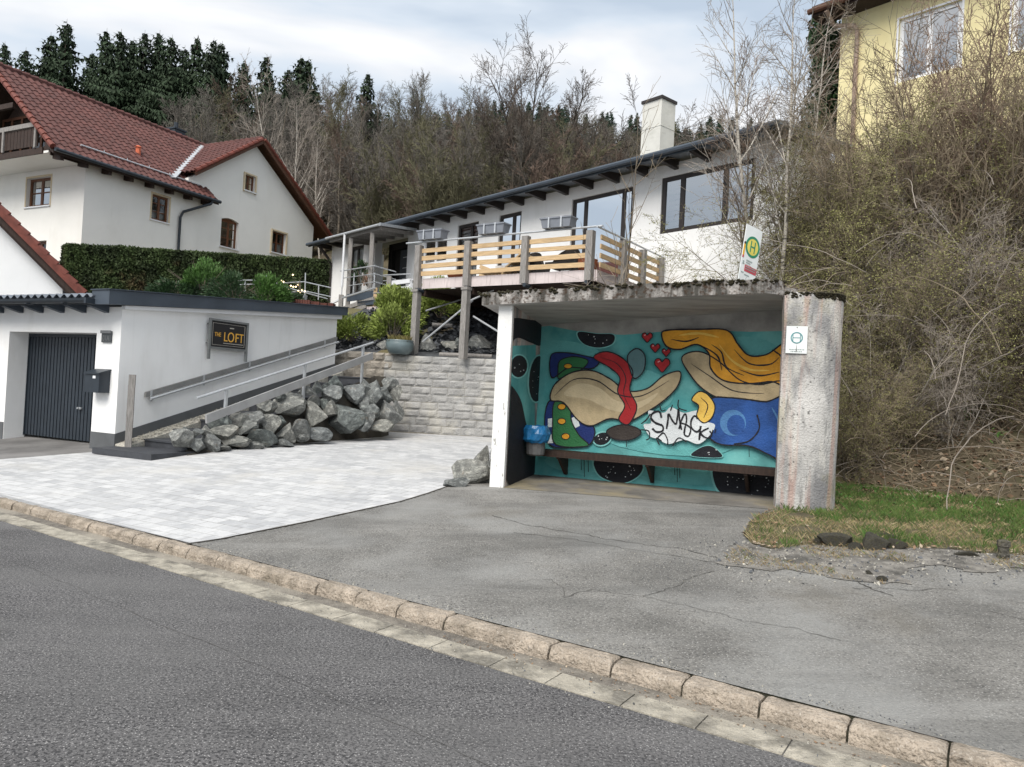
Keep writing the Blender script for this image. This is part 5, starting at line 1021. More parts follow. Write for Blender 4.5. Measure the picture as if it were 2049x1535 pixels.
def verge_tiles(p, q, w=.2, st=.33):
    mb = MB(); p = Vector(p); q = Vector(q); n = int((q - p).length / st); t = (q - p).normalized()
    for k in range(n):
        a = p + t * (k * st); b = a + t * (st + .04); mb.tube([a + Vector((0, 0, .035)), b + Vector((0, 0, .005))], [w * .55, w * .45], 7)
    return mb
part('verge_tiles', verge_tiles(FX.p(12.98, -.40, zwing(12.95) + .03), FX.p(8.02, -.40, 12.65), .17), m_tile2, cl_)
part('verge_tiles', verge_tiles(FX.p(4.4, -.40, zwing(4.4) + .03), FX.p(8.02, -.40, 12.65), .17), m_tile2, cl_)
part('verge_tiles', verge_tiles(FX.p(-1.52, -.5, ZE + .06), FX.p(-1.52, 3.7, zmain(-3.7) + .06), .2), m_tile2, cl_); part('verge_tiles', verge_tiles(FX.p(-1.52, 7.9, ZE + .06), FX.p(-1.52, 3.7, zmain(-3.7) + .06), .2), m_tile2, cl_)
part('ridge_tiles', verge_tiles(FX.p(8.2, 3.7, zmain(-3.7) + .05), FX.p(-1.5, 3.7, zmain(-3.7) + .05), .24), m_tile, cl_); part('ridge_tiles', verge_tiles(FX.p(8.02, 4, 12.66), FX.p(8.02, -.4, 12.66), .2), m_tile, cl_)
mb = MB(); vl = []
for k in range(9): b = -.05 + k * .45; z = zmain(-b); a = 8.02 - (12.62 - z) / .70; vl.append(FX.p(a, b, z + .13))
for k in range(8): mb.bar(vl[k], vl[k + 1], .30, .05)
part('valley_gutter', mb, m_galv, cl_)
mb = MB()
for k in range(5):
    a = .9 + k * .95 - .2; pp = FX.p(a, -.5 + .55, ZE + .55 * TN + .08); mb.tube([pp, pp + Vector((0, 0, .16))], .014, 5)
mb.tube([FX.p(-.2, .05, ZE + .62), FX.p(5.0, .02, ZE + .60)], .035, 7); part('snow_guard', mb, m_galv, cl_)
mb = MB(); mb.tube([FX.p(2.7, .9, zmain(-.9)), FX.p(2.7, .9, zmain(-.9) + .35)], [.10, .09], 8); mb.tube([FX.p(2.7, .9, zmain(-.9) + .35), FX.p(2.7, .9, zmain(-.9) + .42)], [.14, .05], 8); part('vent_tile', mb, mat('orange_clay', (.55, .13, .06), .6, .1, 6), cl_)
for a in (-1.2, -.3, .6, 1.5, 2.4, 3.3, 4.2, 5.1):
    mb = MB(); mb.hexa([FX.p(a, -.42, ZE - .26), FX.p(a + .13, -.42, ZE - .26), FX.p(a + .13, .02, ZE - .18), FX.p(a, .02, ZE - .18), FX.p(a, -.42, ZE - .13), FX.p(a + .13, -.42, ZE - .13), FX.p(a + .13, .02, ZE + .2), FX.p(a, .02, ZE + .2)]); part('rafter_end', mb, m_dkwood, cl_)
mb = MB(); mb.tube([FX.p(-1.5, -.6, ZE - .0), FX.p(5.6, -.6, ZE - .02)], .07, 8); mb.tube([FX.p(5.2, -.6, ZE - .05), FX.p(5.15, -.55, ZE - .2), FX.p(4.15, -.12, ZE - .75), FX.p(4.05, -.09, ZE - 1.0), FX.p(4.05, -.09, 3)], .055, 8); part('downpipe', mb, m_anth, cl_)
mb = MB(); mb.box(FX, 7.1, 7.7, 4.4, 5.0, 12, 13.35); mb.box(FX, 7.05, 7.75, 4.35, 5.05, 13.35, 13.42); mb.tube([FX.p(7.4, 4.7, 13.42), FX.p(7.4, 4.7, 13.75)], .1, 8); part('chimney', mb, m_anth, cl_)
# balcony on the front
mb = MB(); mb.box(FY, -9, -.02, -1.35, 0, 9.12, 9.2); bs = part('balcony_slab', mb, m_cream, cl_)
mb = MB(); mb.box(FY, -9, -.3, -1.40, -1.352, 9.10, 9.32); mb.box(FY, -.32, -.02, -1.35, -.0, 9.201, 9.36); mb.box(FY, -.02, .03, -1.3, 0, 9.05, 9.36)
for k in range(42): mb.hexa([FY.p(-9 + k * .2, -1.39, 9.40), FY.p(-9 + k * .2 + .18, -1.39, 9.40), FY.p(-9 + k * .2 + .18, -1.36, 9.40), FY.p(-9 + k * .2, -1.36, 9.40), FY.p(-9 + k * .2 - .0, -1.39, 10.05), FY.p(-9 + k * .2 + .18, -1.39, 10.05), FY.p(-9 + k * .2 + .18, -1.36, 10.05), FY.p(-9 + k * .2, -1.36, 10.05)])
part('balcony_railing', mb, m_dkwood, cl_); mb = MB(); mb.box(FY, -9, -.6, -1.44, -1.34, 10.08, 10.24)
for a in (-.7, -2.6, -4.5): mb.box(FY, a - .05, a + .05, -1.45, -1.395, 9.33, 10.08)
part('balcony_handrail', mb, m_greywood, cl_)
window(FY, -5.2, -2.0, 9.3, 11.3, cl_, m_brown, mull=(.2, .4, .6, .8), w=.1, b=-.08); 
mb = MB(); mb.bar(FY.p(-2.0, -1.45, zmain(-2) - .3), FY.p(-5.4, -1.45, zmain(-2) - .3), .12, .18); mb.face([FY.p(-.3, -.02, 9.33), FY.p(-7.2, -.02, 9.33), FY.p(-3.7, -.02, zmain(-3.7) - .3)]); part('gable_boarding', mb, m_dkwood, cl_)
# ================================================================== small gabled building, far left
q0 = hy(165, 583, 20.5); FZ = Fr((q0.x, q0.y), 24); qz = FZ.hit(0, 415); sm = thing('outbuilding', 'white outbuilding gable with red verge tiles rising behind the garage roof', 'building', FZ.p(-4, 2, 3))
zg = lambda a: q0.z - .02 + (qz[1] - q0.z) / qz[0] * a
mb = MB(); mb.wall(FZ, [(-9, 1.5), (-.5, 1.5), (-.5, zg(-.5) - .38), (-5.0, zg(-5.0) - .42), (-9, zg(-.6) - .4)], [], .25, .5); mb.box(FZ, -.75, -.501, .5, 5, 1.5, zg(-.5) - .40); part('wall', mb, m_white, sm)
mb = MB(); mb.hexa([FZ.p(0, 0, zg(0) - .17), FZ.p(0, 5.2, zg(0) - .17), FZ.p(-5.0, 5.2, zg(-5.0) - .17), FZ.p(-5.0, 0, zg(-5.0) - .17), FZ.p(0, 0, zg(0) - .06), FZ.p(0, 5.2, zg(0) - .06), FZ.p(-5.0, 5.2, zg(-5.0) - .06), FZ.p(-5.0, 0, zg(-5.0) - .06)])
mb.hexa([FZ.p(-5.0, 0, zg(-5.0) - .17), FZ.p(-5.0, 5.2, zg(-5.0) - .17), FZ.p(-9.5, 5.2, zg(-.05) - .17), FZ.p(-9.5, 0, zg(-.05) - .17), FZ.p(-5.0, 0, zg(-5.0) - .06), FZ.p(-5.0, 5.2, zg(-5.0) - .06), FZ.p(-9.5, 5.2, zg(-.05) - .06), FZ.p(-9.5, 0, zg(-.05) - .06)]); part('roof', mb, m_tile2, sm)
mb = MB(); mb.bar(FZ.p(0, -.03, zg(0) - .22), FZ.p(-5.0, -.03, zg(-5.0) - .22), .04, .22); mb.bar(FZ.p(-.2, .13, zg(-.2) - .38), FZ.p(-5.0, .13, zg(-5.0) - .38), .26, .10); part('verge_board', mb, m_dkwood, sm)
mb = MB(); mb.bar(FZ.p(.03, -.07, zg(0) - .10), FZ.p(-5.0, -.07, zg(-5.0) - .10), .06, .16); part('verge_trim', mb, m_tile2, sm); part('verge_tiles', verge_tiles(FZ.p(.05, .0, zg(.05) - .02), FZ.p(-5.0, .0, zg(-5.0) - .02), .2), m_tile2, sm)
# ================================================================== YELLOW HOUSE, far right
FW = Fr((7.85, 18), -49); yh = thing('yellow_house', 'tall yellow rendered house with brown eaves behind the bare bushes', 'house', FW.p(3, 3, 3.5)); YW = [(1.02, 2.34, 9.25, 10.74), (3.3, 4.6, 9.25, 10.6), (1.3, 2.4, 4.9, 5.9)]
mb = MB(); mb.wall(FW, [(-.36, 2.5), (7, 2.5), (7, 11.35), (-.36, 11.35)], [rect(*h) for h in YW], 0, .35); mb.box(FW, -.36, -.06, .35, 7, 2.5, 11.3); part('wall', mb, m_yellow, yh)
for h in YW: window(FW, *h, yh, m_winwhite, mull=(.5,), w=.09, b=.06, g=m_glassR, cloth=[(.06, .94, .05, .98, 'c')]); 
for h in YW: part('window_trim', trim(FW, *h, w=.045), m_winwhite, yh)
mb = MB(); mb.hexa([FW.p(-.85, -.55, 11.38), FW.p(7, -.55, 11.38), FW.p(7, 4, 13.7), FW.p(-.85, 4, 13.7), FW.p(-.85, -.55, 11.5), FW.p(7, -.55, 11.5), FW.p(7, 4, 13.85), FW.p(-.85, 4, 13.85)]); part('roof', mb, mat('brown_roof', (.09, .05, .035), .8, .35, 4, .5, 20), yh)
mb = MB(); mb.box(FW, -.85, 7, -.55, 0, 11.24, 11.375); part('eave_boards', mb, m_dkwood, yh); mb = MB(); mb.tube([FW.p(-.9, -.62, 11.35), FW.p(7, -.62, 11.35)], .07, 8); part('gutter', mb, m_brown, yh)
mb = MB(); mb.tube([FW.p(-.45, -.6, 11.25), FW.p(-.42, -.25, 11.0), FW.p(.02, -.1, 10.9), FW.p(.08, -.07, 10.75), FW.p(.08, -.07, 3)], .055, 8); part('downpipe', mb, mat('pipe_taupe', (.30, .22, .17), .6, .15, 4), yh)
# ================================================================== VEGETATION
def rnd_dir(r): return Vector((r.gauss(0, 1), r.gauss(0, 1), r.gauss(0, 1))).normalized()
def grow(A, B, p, d, Lg, r, lev, rg, P, leaves=None):
    """one branch and its children. A takes the thick wood, B the twigs"""
    seg = P['seg'][min(lev, len(P['seg']) - 1)]; n = max(2, int(Lg / seg)); st = Lg / n; pts = [p.copy()]; rs = [r]; d = d.normalized(); ds = [d.copy()]
    up = P['up'][min(lev, len(P['up']) - 1)]; wob = P['wob'][min(lev, len(P['wob']) - 1)]
    for i in range(n):
        d = (d + rnd_dir(rg) * wob + Vector((0, 0, up)) * st).normalized(); p = p + d * st; pts.append(p.copy()); ds.append(d.copy()); rs.append(max(P['rmin'], r * (1 - (i + 1) / n * P['tap'])))
    (A if r > P['thr'] else B).tube(pts, rs, 5 if r > P['thr'] * 2 else 3, 0, False)
    if leaves is not None and lev >= P['maxl'] - P.get('leaflev', 0):
        for q in pts[1:]:
            for _ in range(P['nleaf']):
                c = q + rnd_dir(rg) * .03; a = rnd_dir(rg) * P['leaf']; b = a.cross(rnd_dir(rg)).normalized() * P['leaf'] * .6; leaves.face([c - a, c + b, c + a, c - b])
    if lev >= P['maxl']: return
    nb = P['nb'][lev]; nb = max(1, int(nb * rg.uniform(.75, 1.25)))
    for k in range(nb):
        t = P['t0'][lev] + (1 - P['t0'][lev]) * ((k + rg.random()) / nb); t = min(t, .98); f = t * n; i = int(f); q = pts[i].lerp(pts[i + 1], f - i); dd = ds[i + 1]
        side = dd.cross(rnd_dir(rg)).normalized(); an = R(P['ang'][lev] + rg.uniform(-14, 14)); nd = dd * math.cos(an) + side * math.sin(an)
        l = Lg * P['ratio'][lev] * (1 - P['drop'][lev] * t) * rg.uniform(.65, 1.2); grow(A, B, q, nd, l, max(P['rmin'], min(rs[i] * .75, r * P['rr'])), lev + 1, rg, P, leaves)
def P_(**k):
    d = dict(seg=(.5, .35, .25, .2), up=(.0, .12, .12, .08), wob=(.06, .12, .16, .2), rmin=.0035, tap=.85, thr=.02, maxl=3, nb=(16, 7, 5), t0=(.25, .15, .1), ang=(42, 40, 42), ratio=(.42, .5, .5), drop=(.7, .4, .3), rr=.42, nleaf=1, leaf=.02); d.update(k); return d
def tree_meshes(seed, Pp, h, r, multi=1, m1=None, m2=None, spread=.0, leafm=None):
    rg = random.Random(seed); A = MB(); B = MB(); Lf = MB() if leafm else None
    for k in range(multi):
        d = Vector((rg.gauss(0, spread), rg.gauss(0, spread), 1)); o = Vector((rg.uniform(-1, 1), rg.uniform(-1, 1), 0)) * (.12 if multi > 1 else 0)
        grow(A, B, o - Vector((0, 0, .3)), d, h * (rg.uniform(.65, 1.05) if multi > 1 else 1), r * (rg.uniform(.6, 1) if multi > 1 else 1), 0, rg, Pp, Lf)
    out = [mkmesh('trunk', A, m1, smooth=True, fix=False), mkmesh('crown', B, m2, fix=False)]
    if Lf: out.append(mkmesh('foliage', Lf, leafm, fix=False))
    return out
def plant(name, meshes, P, label, cat, group=None, sc=1, rot=None, sz=None, names=('trunk', 'crown', 'foliage')):
    t = bpy.data.objects.new(name, None); COL.objects.link(t); t.location = P; t.scale = (sc, sc, sz or sc); t.rotation_euler = (0, 0, rng.uniform(0, 6.28) if rot is None else rot); tag(t, label, cat, group)
    for me, nm in zip(meshes, names):
        if len(me.vertices) == 0: continue
        o = bpy.data.objects.new(nm, me); COL.objects.link(o); o.parent = t
    return t
def spruce(seed, h, m, dens=1.0, wide=.2):
    rg = random.Random(seed); A = MB(); B = MB(); A.tube([Vector((0, 0, z)) for z in (-.5, h * .5, h)], [h * .012, h * .007, .01], 6, 0, False)
    nw = int(h * 3.6)
    for w in range(nw):
        t = w / nw; z = h * (.10 + .89 * t); Rr = h * wide * (1 - t) ** .75 * rg.uniform(.7, 1.12) + .12; nbr = max(4, int((9 - 3 * t) * dens))
        for k in range(nbr):
            a = rg.uniform(0, 6.28); d = Vector((math.cos(a), math.sin(a), 0)); sd = Vector((-d.y, d.x, 0)); L_ = Rr * rg.uniform(.55, 1.15); n = max(2, int(L_ / .34)); z0 = z + rg.uniform(-.2, .2)
            for i in range(n):
                u = (i + .5) / n; c = d * (L_ * u) + Vector((0, 0, z0 - L_ * (.36 * u - .20 * u * u))); wd = .40 * (1 - .55 * u) * rg.uniform(.7, 1.3) * (L_ / n * 1.3 + .18)
                for q in (-1, 1):
                    e = c + sd * q * wd * 1.5 - Vector((0, 0, wd * rg.uniform(.2, 1.0))) + d * wd * .6
                    B.face([c - d * wd * .5, e - d * rg.uniform(0, .1), e + Vector((rg.uniform(-.06, .06), rg.uniform(-.06, .06), -.12 - wd * .5)), c + d * wd * .5])
                if rg.random() < .6: B.face([c - d * wd * .5, c + d * wd, c + Vector((sd.x * .1, sd.y * .1, -.34 * rg.uniform(.6, 1.4)))])
            e = d * L_ + Vector((0, 0, z0 - L_ * .16)); B.face([e - sd * .06 - d * .2, e + d * .22 + Vector((0, 0, rg.uniform(-.05, .12))), e + sd * .06 - d * .2])
    return [mkmesh('trunk', A, m_bark, fix=False), mkmesh('crown', B, m, fix=False)]
def atp(px, py, Y):   # world x at a pixel column for a given depth, standing on the hillside
    q = hy(px, py, Y); P = Vector((q.x, q.y, 0)); P.z = H(P); return P, q.z
SPR = [spruce(k, 16, m_spruce, 1.0, .29 + .03 * (k % 3)) for k in range(4)]; SPF = [spruce(10 + k, 14, m_spruce2, .9, .30) for k in range(2)]
SKY = [(10, 88, 84), (52, 100, 80), (102, 70, 76), (134, 44, 72), (185, 108, 80), (214, 62, 74), (243, 64, 71), (268, 80, 76), (290, 66, 72), (320, 66, 74), (345, 76, 70), (370, 96, 75), (396, 76, 70), (428, 82, 69), (445, 88, 73), (490, 124, 74), (534, 114, 70), (576, 140, 72), (602, 116, 66), (618, 120, 69), (736, 150, 60)]
order = sorted(range(len(SKY)), key=lambda i: SKY[i][0])
for k, i in enumerate(order):
    px, py, Y = SKY[i]; P, zt = atp(px, py, Y); h = zt - P.z + .3
    lab = ORD[k] + ' dark spruce from the left on the skyline above the red roofs' if k < 20 else 'lone dark spruce standing among bare trees right of the other skyline spruces'
    plant('spruce_tree', SPR[k % 4], P, lab, 'tree', 'skyline spruces', sc=max(.5, h / 16) * 1.0, sz=h / 16)
# second rank of spruces filling in behind and below the skyline
r_ = random.Random(31); n = 0
for px in range(-60, 640, 34):
    P, zt = atp(px + r_.uniform(-12, 12), 150 + max(0, px - 300) * .12 + r_.uniform(-20, 26), 78 + r_.uniform(0, 14)); h = max(9, zt - P.z); plant('spruce_tree', SPR[r_.randrange(4)], P, 'dark spruce half hidden in the dense rank below the skyline spruces', 'tree', 'spruces in the dense rank below the skyline', sc=h / 16 * 1.05)
for k in range(34):
    px = 630 + k * 15 + r_.uniform(-8, 8); P, zt = atp(px, 236 + r_.uniform(-22, 22) + max(0, px - 950) * .06, 70 + r_.uniform(0, 14)); h = max(8, zt - P.z); plant('spruce_tree', SPF[k % 2], P, 'dark spruce showing between the leafless crowns of the wood', 'tree', 'spruces behind the leafless wood', sc=h / 14, sz=h / 14)
# distant spruces over the bungalow roof
r_ = random.Random(32)
for k in range(54):
    px = 1040 + k * 9.6 + r_.uniform(-5, 5); Y = 104 + r_.uniform(-8, 12); py = 262 + 16 * math.sin(k * 1.7) + (6 if px < 1200 else 0) + r_.uniform(-16, 18); P, zt = atp(px, py, Y); h = max(8, zt - P.z)
    plant('spruce_tree', SPF[k % 2], P, 'small far spruce on the ridge above the bungalow roof', 'tree', 'far spruces above the bungalow', sc=h / 14, sz=h / 14)
# bare woodland behind the houses
PW = P_(maxl=3, nb=(20, 9, 7), t0=(.28, .15, .1), seg=(.7, .5, .35, .3), rmin=.0075, thr=.035, ang=(34, 38, 42), ratio=(.44, .5, .55), up=(.02, .14, .10, .06))
WOOD = [tree_meshes(100 + k, PW, 9, .10 + .02 * (k % 3), 1 + (k % 3 == 2), m_bark, (m_woodA, m_woodB, m_woodA, m_woodC, m_woodA)[k % 5], .10) for k in range(9)]
PBs = P_(maxl=3, nb=(13, 8, 7), t0=(.08, .1, .1), seg=(.5, .4, .3, .25), rmin=.008, thr=.03, ang=(30, 36, 40), ratio=(.5, .5, .5), up=(.05, .14, .1, .08))
BUSH = [tree_meshes(140 + k, PBs, 4.6, .05, 6, m_bark, (m_woodA, m_woodB, m_woodC, m_woodB)[k % 4], .30) for k in range(4)]
def topline(px):      # photo's upper edge of the bare wood, as pixel rows
    T = [(300, 215), (380, 170), (470, 185), (560, 180), (640, 190), (690, 165), (760, 190), (830, 150), (900, 158), (960, 190), (1010, 215), (1080, 200), (1180, 250), (1260, 280), (1400, 300)]
    for (a, b), (c, d) in zip(T, T[1:]):
        if a <= px <= c: return b + (d - b) * (px - a) / (c - a)
    return 300
r_ = random.Random(33)
rows = [(60, 0, 34, 'back row', 0), (53, 30, 40, 'second row', 1), (46, 62, 40, 'third row', 2), (38, 105, 34, 'front rows', 3)]
for Y0, dy, cnt, nm, ri in rows:
    for k in range(cnt):
        px = 320 + (1330 - 320) * (k + r_.uniform(.1, .9)) / cnt; Y = Y0 + r_.uniform(-3, 3)
        if px < 640 + max(0, 47 - Y) * 13 and Y < 47: continue
        P, zt = atp(px, topline(px) + dy + r_.uniform(-22, 40), Y); h = min(16, max(6, zt - P.z))
        g_ = ('slender leafless trees along the upper edge of the wood', 'leafless tree with its thin crown against the sky at the upper edge of the wood') if ri == 0 else ('leafless trees inside the brown wood', 'leafless brown tree in the thick of the wood behind the bungalow')
        plant('bare_tree', WOOD[r_.randrange(9)], P, g_[1], 'tree', g_[0], sc=h / 9 * (1.05 if ri else .95), sz=h / 9)
for k in range(90):
    px = 330 + 1100 * (k + r_.random()) / 90; Y = 33 + r_.uniform(0, 22)
    if px < 650 + max(0, 46 - Y) * 12 and Y < 46: Y += 16
    P, zt = atp(px, 400, Y)
    plant('bare_shrub', BUSH[r_.randrange(4)], P, 'leafless undergrowth shrub at the foot of the brown wood', 'shrub', 'undergrowth shrubs at the foot of the wood', sc=r_.uniform(.8, 1.35))
# special trees of the wood
BIG = tree_meshes(201, P_(maxl=3, nb=(16, 9, 7), t0=(.22, .2, .1), seg=(.5, .4, .3, .2), rmin=.008, thr=.04, ang=(34, 36, 40), ratio=(.42, .5, .5), drop=(.5, .35, .3), up=(.0, .10, .08, .05), wob=(.05, .12, .16, .2)), 9.2, .12, 15, mat('dark_bark', (.06, .05, .04), .9, .3, 6), mat('dark_twigs', (.085, .068, .055), .9, .3, 2), .50)
P, zt = atp(1088, 150, 41); plant('oak_tree', BIG, P, 'big spreading leafless tree with round crown rising above the wood behind the bungalow', 'tree', sc=(zt - P.z) / 8.6)
PBi = P_(maxl=3, nb=(22, 8, 5), t0=(.25, .12, .1), seg=(.5, .35, .3, .2), rmin=.006, thr=.026, ang=(36, 34, 38), ratio=(.36, .5, .5), up=(.03, .16, .02, -.08), drop=(.55, .4, .3), tap=.9)
BIR = [tree_meshes(220 + k, PBi, 9, .075, 1, m_birch, m_twigP) for k in range(3)]
for k, (px, py, Y, lab) in enumerate(((575, 165, 46, 'tall white stemmed birch left of the gable behind the cream house'), (618, 205, 45, 'forked white stemmed birch just right of the cream gable'), (655, 280, 41, 'thin pale birch between the gable and the bungalow canopy'))):
    P, zt = atp(px, py, Y); plant('birch_tree', BIR[k], P, lab, 'tree', sc=(zt - P.z) / 9 * 1.0)
# near birches and saplings behind the shelter
PN = P_(maxl=3, nb=(26, 9, 6), t0=(.22, .12, .1), seg=(.3, .25, .2, .15), rmin=.0028, thr=.012, ang=(38, 36, 40), ratio=(.34, .48, .5), up=(.03, .22, .06, -.05), drop=(.55, .4, .3), tap=.92)
for k, (px, pb_, pt2, Y, r0, lab, M2) in enumerate(((1512, 560, -60, 14.2, .050, 'tall leafless birch with pale stem right behind the stop sign', m_twigP), (1562, 560, -90, 13.4, .055, 'second tall leafless birch between stop sign and yellow house', m_twigP), (1470, 560, 120, 14.6, .030, 'thin leafless sapling left of the stop sign', m_twig3), (1595, 560, -20, 15.2, .04, 'leafless young birch nearest to the yellow house corner', m_twig3))):
    P, zt = atp(px, pb_, Y); q = hy(px, pt2, Y); h = q.z - P.z
    me = tree_meshes(240 + k, PN, h, r0, 1, m_birch if k != 2 else m_bark, M2); plant('birch_tree' if k != 2 else 'sapling', me, P, lab, 'tree', rot=k * 1.3)
P, zt = atp(1232, 560, 14.5); q = hy(1215, 195, 14.5); plant('sapling', tree_meshes(250, P_(maxl=2, nb=(11, 5), t0=(.3, .2), seg=(.3, .25, .2), rmin=.004, thr=.012, ang=(36, 40), ratio=(.30, .45), up=(.0, .18, .1), wob=(.035, .09, .12), drop=(.5, .4)), q.z - P.z, .032, 1, m_bark, m_twig), P, 'thin bare sapling standing alone in front of the deck corner', 'tree', rot=.4)
# ---- ivy covered tree left of the yellow house
def leafcloud(cs, n, size, rg, flat=.6):
    mb = MB()
    for _ in range(n):
        c, rr = rg.choice(cs); p = Vector(c) + rnd_dir(rg) * rr * rg.random() ** .35; a = rnd_dir(rg) * size * rg.uniform(.6, 1.3); b = a.cross(rnd_dir(rg)).normalized() * size * flat * rg.uniform(.7, 1.3); mb.face([p - a, p + b, p + a, p - b])
    return mb
P, _ = atp(1652, 330, 19.5); rg = random.Random(4); t = thing('ivy_tree', 'dark evergreen ivy clad tree squeezed against the left corner of the yellow house', 'tree', P)
cs = []
for k in range(26): z = k / 26; q = hy(1655 + rg.uniform(-1, 1) * 34 * (1.1 - z) - 4, 290 - 250 * z, 19.5 + rg.uniform(-.3, .4)); cs.append((q, .40))
part('crown', leafcloud(cs, 9000, .06, rg), m_dgreen, t, fix=False); mb = MB(); mb.tube([P, hy(1662, 90, 19.6)], [.14, .05], 7); part('trunk', mb, m_bark, t)
# ---- big tangled bushes on the right bank
PSh = P_(maxl=3, nb=(15, 8, 5), t0=(.12, .1, .1), seg=(.25, .2, .15, .12), rmin=.0022, thr=.011, ang=(38, 44, 50), ratio=(.40, .5, .5), up=(.02, -.12, -.2, -.1), wob=(.09, .16, .22, .25), drop=(.45, .3, .3), tap=.85, nleaf=1, leaf=.014, leaflev=0)
m_dktwig = mat('dark_stems', (.11, .085, .06), .9, .3, 3)
SHB = [tree_meshes(300 + k, PSh, 2.9, .022, 9, (m_bark, m_dktwig, m_birch, m_bark)[k], (m_twig, m_dktwig, m_twigP, m_twig2)[k], .42, None if k == 2 else m_bud) for k in range(4)]
PTh = P_(maxl=3, nb=(16, 8, 4), t0=(.2, .15, .1), seg=(.3, .25, .2, .15), rmin=.003, thr=.014, ang=(30, 36, 42), ratio=(.40, .5, .5), up=(.03, .10, .08, 0), wob=(.06, .12, .16, .2), drop=(.5, .35, .3), tap=.85)
THB = [tree_meshes(320 + k, PTh, 4.4, .03, 8, m_bark, (m_twig, m_twig3)[k], .30) for k in range(2)]
SB_ = [(1700, 955, 10.9, .6, 'low'), (1800, 960, 10.9, .55, 'low'), (1900, 960, 10.7, .6, 'low'), (2000, 965, 10.6, .6, 'low'), (1745, 830, 11.8, .8, 'low'), (1940, 830, 11.6, .8, 'low'), (1650, 905, 11.6, .85, 'low'), (1760, 880, 11.4, .95, 'low'), (1880, 880, 11.2, 1.0, 'low'), (1990, 890, 11.0, 1.0, 'low'), (2110, 900, 10.8, 1.0, 'low'),
       (1690, 760, 12.4, 1.0, 'mid'), (1800, 740, 12.2, 1.05, 'mid'), (1910, 740, 12.2, 1.1, 'mid'), (2030, 740, 12.0, 1.1, 'mid'),
       (1640, 640, 13.3, 1.0, 'up'), (1740, 620, 13.4, 1.1, 'up'), (1850, 610, 13.4, 1.15, 'up'), (1960, 600, 13.2, 1.2, 'up'), (2080, 600, 13.0, 1.2, 'up'), (1600, 560, 13.6, 1.1, 'up'), (1660, 470, 14.0, 1.2, 'up'), (1690, 520, 14.8, 1.1, 'up'), (1800, 500, 14.8, 1.2, 'up'), (1920, 500, 14.6, 1.2, 'up'),
       (1500, 565, 13.5, .55, 'roof'), (1420, 565, 13.5, .55, 'roof'), (1340, 570, 13.2, .5, 'roof'), (1560, 570, 13.0, .7, 'roof')]
cnt = {}
for px, py, Y, k_, zone in SB_:
    P, _ = atp(px, py, Y); cnt[zone] = cnt.get(zone, 0) + 1
    lab = ORD[cnt[zone] - 1] + {'low': ' tangled bush from the left at the foot of the right bank', 'mid': ' tangled bush from the left halfway up the right bank', 'up': ' olive brown bush along the top of the right bank', 'roof': ' low bare bush behind the shelter roof edge'}[zone]
    plant('tangled_bush', SHB[rng.choice((0, 1, 2, 3, 3, 0))], P, lab, 'bush', 'tangled bushes on the bank', sc=k_, names=('stems', 'twigs', 'buds'))
for k, (px, py, Y, sc_, lab) in enumerate(((1880, 640, 12.6, 1.15, 'tall arching bare bush in front of the yellow house window'), (1990, 640, 12.3, 1.3, 'tallest bare bush at the right edge of the picture'), (1770, 620, 13.2, .95, 'arching bare bush below the taupe downpipe of the yellow house'), (2070, 700, 11.8, 1.2, 'bare bush cut by the right edge of the picture'), (1640, 600, 13.8, .8, 'bare bush with reddish twigs between birches and yellow house'))):
    P, _ = atp(px, py, Y); plant('arching_bush', THB[k % 2], P, lab, 'bush', sc=sc_, names=('stems', 'twigs'))
# ---- ground cover on the bank
rg = random.Random(55); mb = MB(); mb2 = MB(); mb3 = MB()
def bankpt(s0, s1, v0, v1): s = rg.uniform(s0, s1); v = rg.uniform(v0, v1); p = xy(s, ustart(s) + v); P = Vector((p.x, p.y, 0)); P.z = H(P) if v > .02 else ground(P); return P
def blade(mb, P, h, w, lean, m=0):
    a = rg.uniform(0, 6.28); d = Vector((math.cos(a), math.sin(a), 0)); s_ = Vector((-d.y, d.x, 0)) * w; l = d * h * lean
    mb.face([P - s_, P + s_, P + l * .4 + Vector((0, 0, h * .6)) + s_ * .6, P + l + Vector((0, 0, h)), P + l * .4 + Vector((0, 0, h * .6)) - s_ * .6][:5], m)
for k in range(22000):
    P = bankpt(-5.5, 6, -.5, 4.5); q = rg.uniform(.02, .05); a = rnd_dir(rg); a.z *= .35; a = a.normalized() * q; b = a.cross(rnd_dir(rg)).normalized() * q * .6; P = P + Vector((0, 0, rg.uniform(.0, .04))); mb.face([P - a, P + b, P + a, P - b], 0 if rg.random() < .82 else 1)
struct('leaf_litter', mb, [m_leaflit, mat('pale_dead_leaf', (.42, .34, .25), .8, .3, 4)], 'stuff', fix=False)
mb = MB()
for k in range(5200):
    P = bankpt(-4.2, 6, 0, 3.6); A_ = rg.uniform(.3, 1.3); d = Vector((rg.gauss(0, 1), rg.gauss(0, 1), rg.uniform(.1, 1.6))).normalized(); pts = [P]; n = 7
    for i in range(n): d = (d + rnd_dir(rg) * .22 - Vector((0, 0, .16))).normalized(); P = P + d * A_ / n; pts.append(P.copy())
    mb.tube(pts, rg.uniform(.002, .0045), 3, 1 if rg.random() < .25 else 0, False)
for k in range(150):   # long pale bramble canes
    P = bankpt(-4, 6, .2, 5); P.z += rg.uniform(.2, 1.0); A_ = rg.uniform(1.2, 2.6); d = Vector((rg.gauss(0, 1), rg.gauss(0, .5), rg.uniform(.0, .8))).normalized(); pts = [P]; n = 14
    for i in range(n): d = (d + rnd_dir(rg) * .12 - Vector((0, 0, .09))).normalized(); P = P + d * A_ / n; pts.append(P.copy())
    mb.tube(pts, rg.uniform(.004, .007), 4, 1, False)
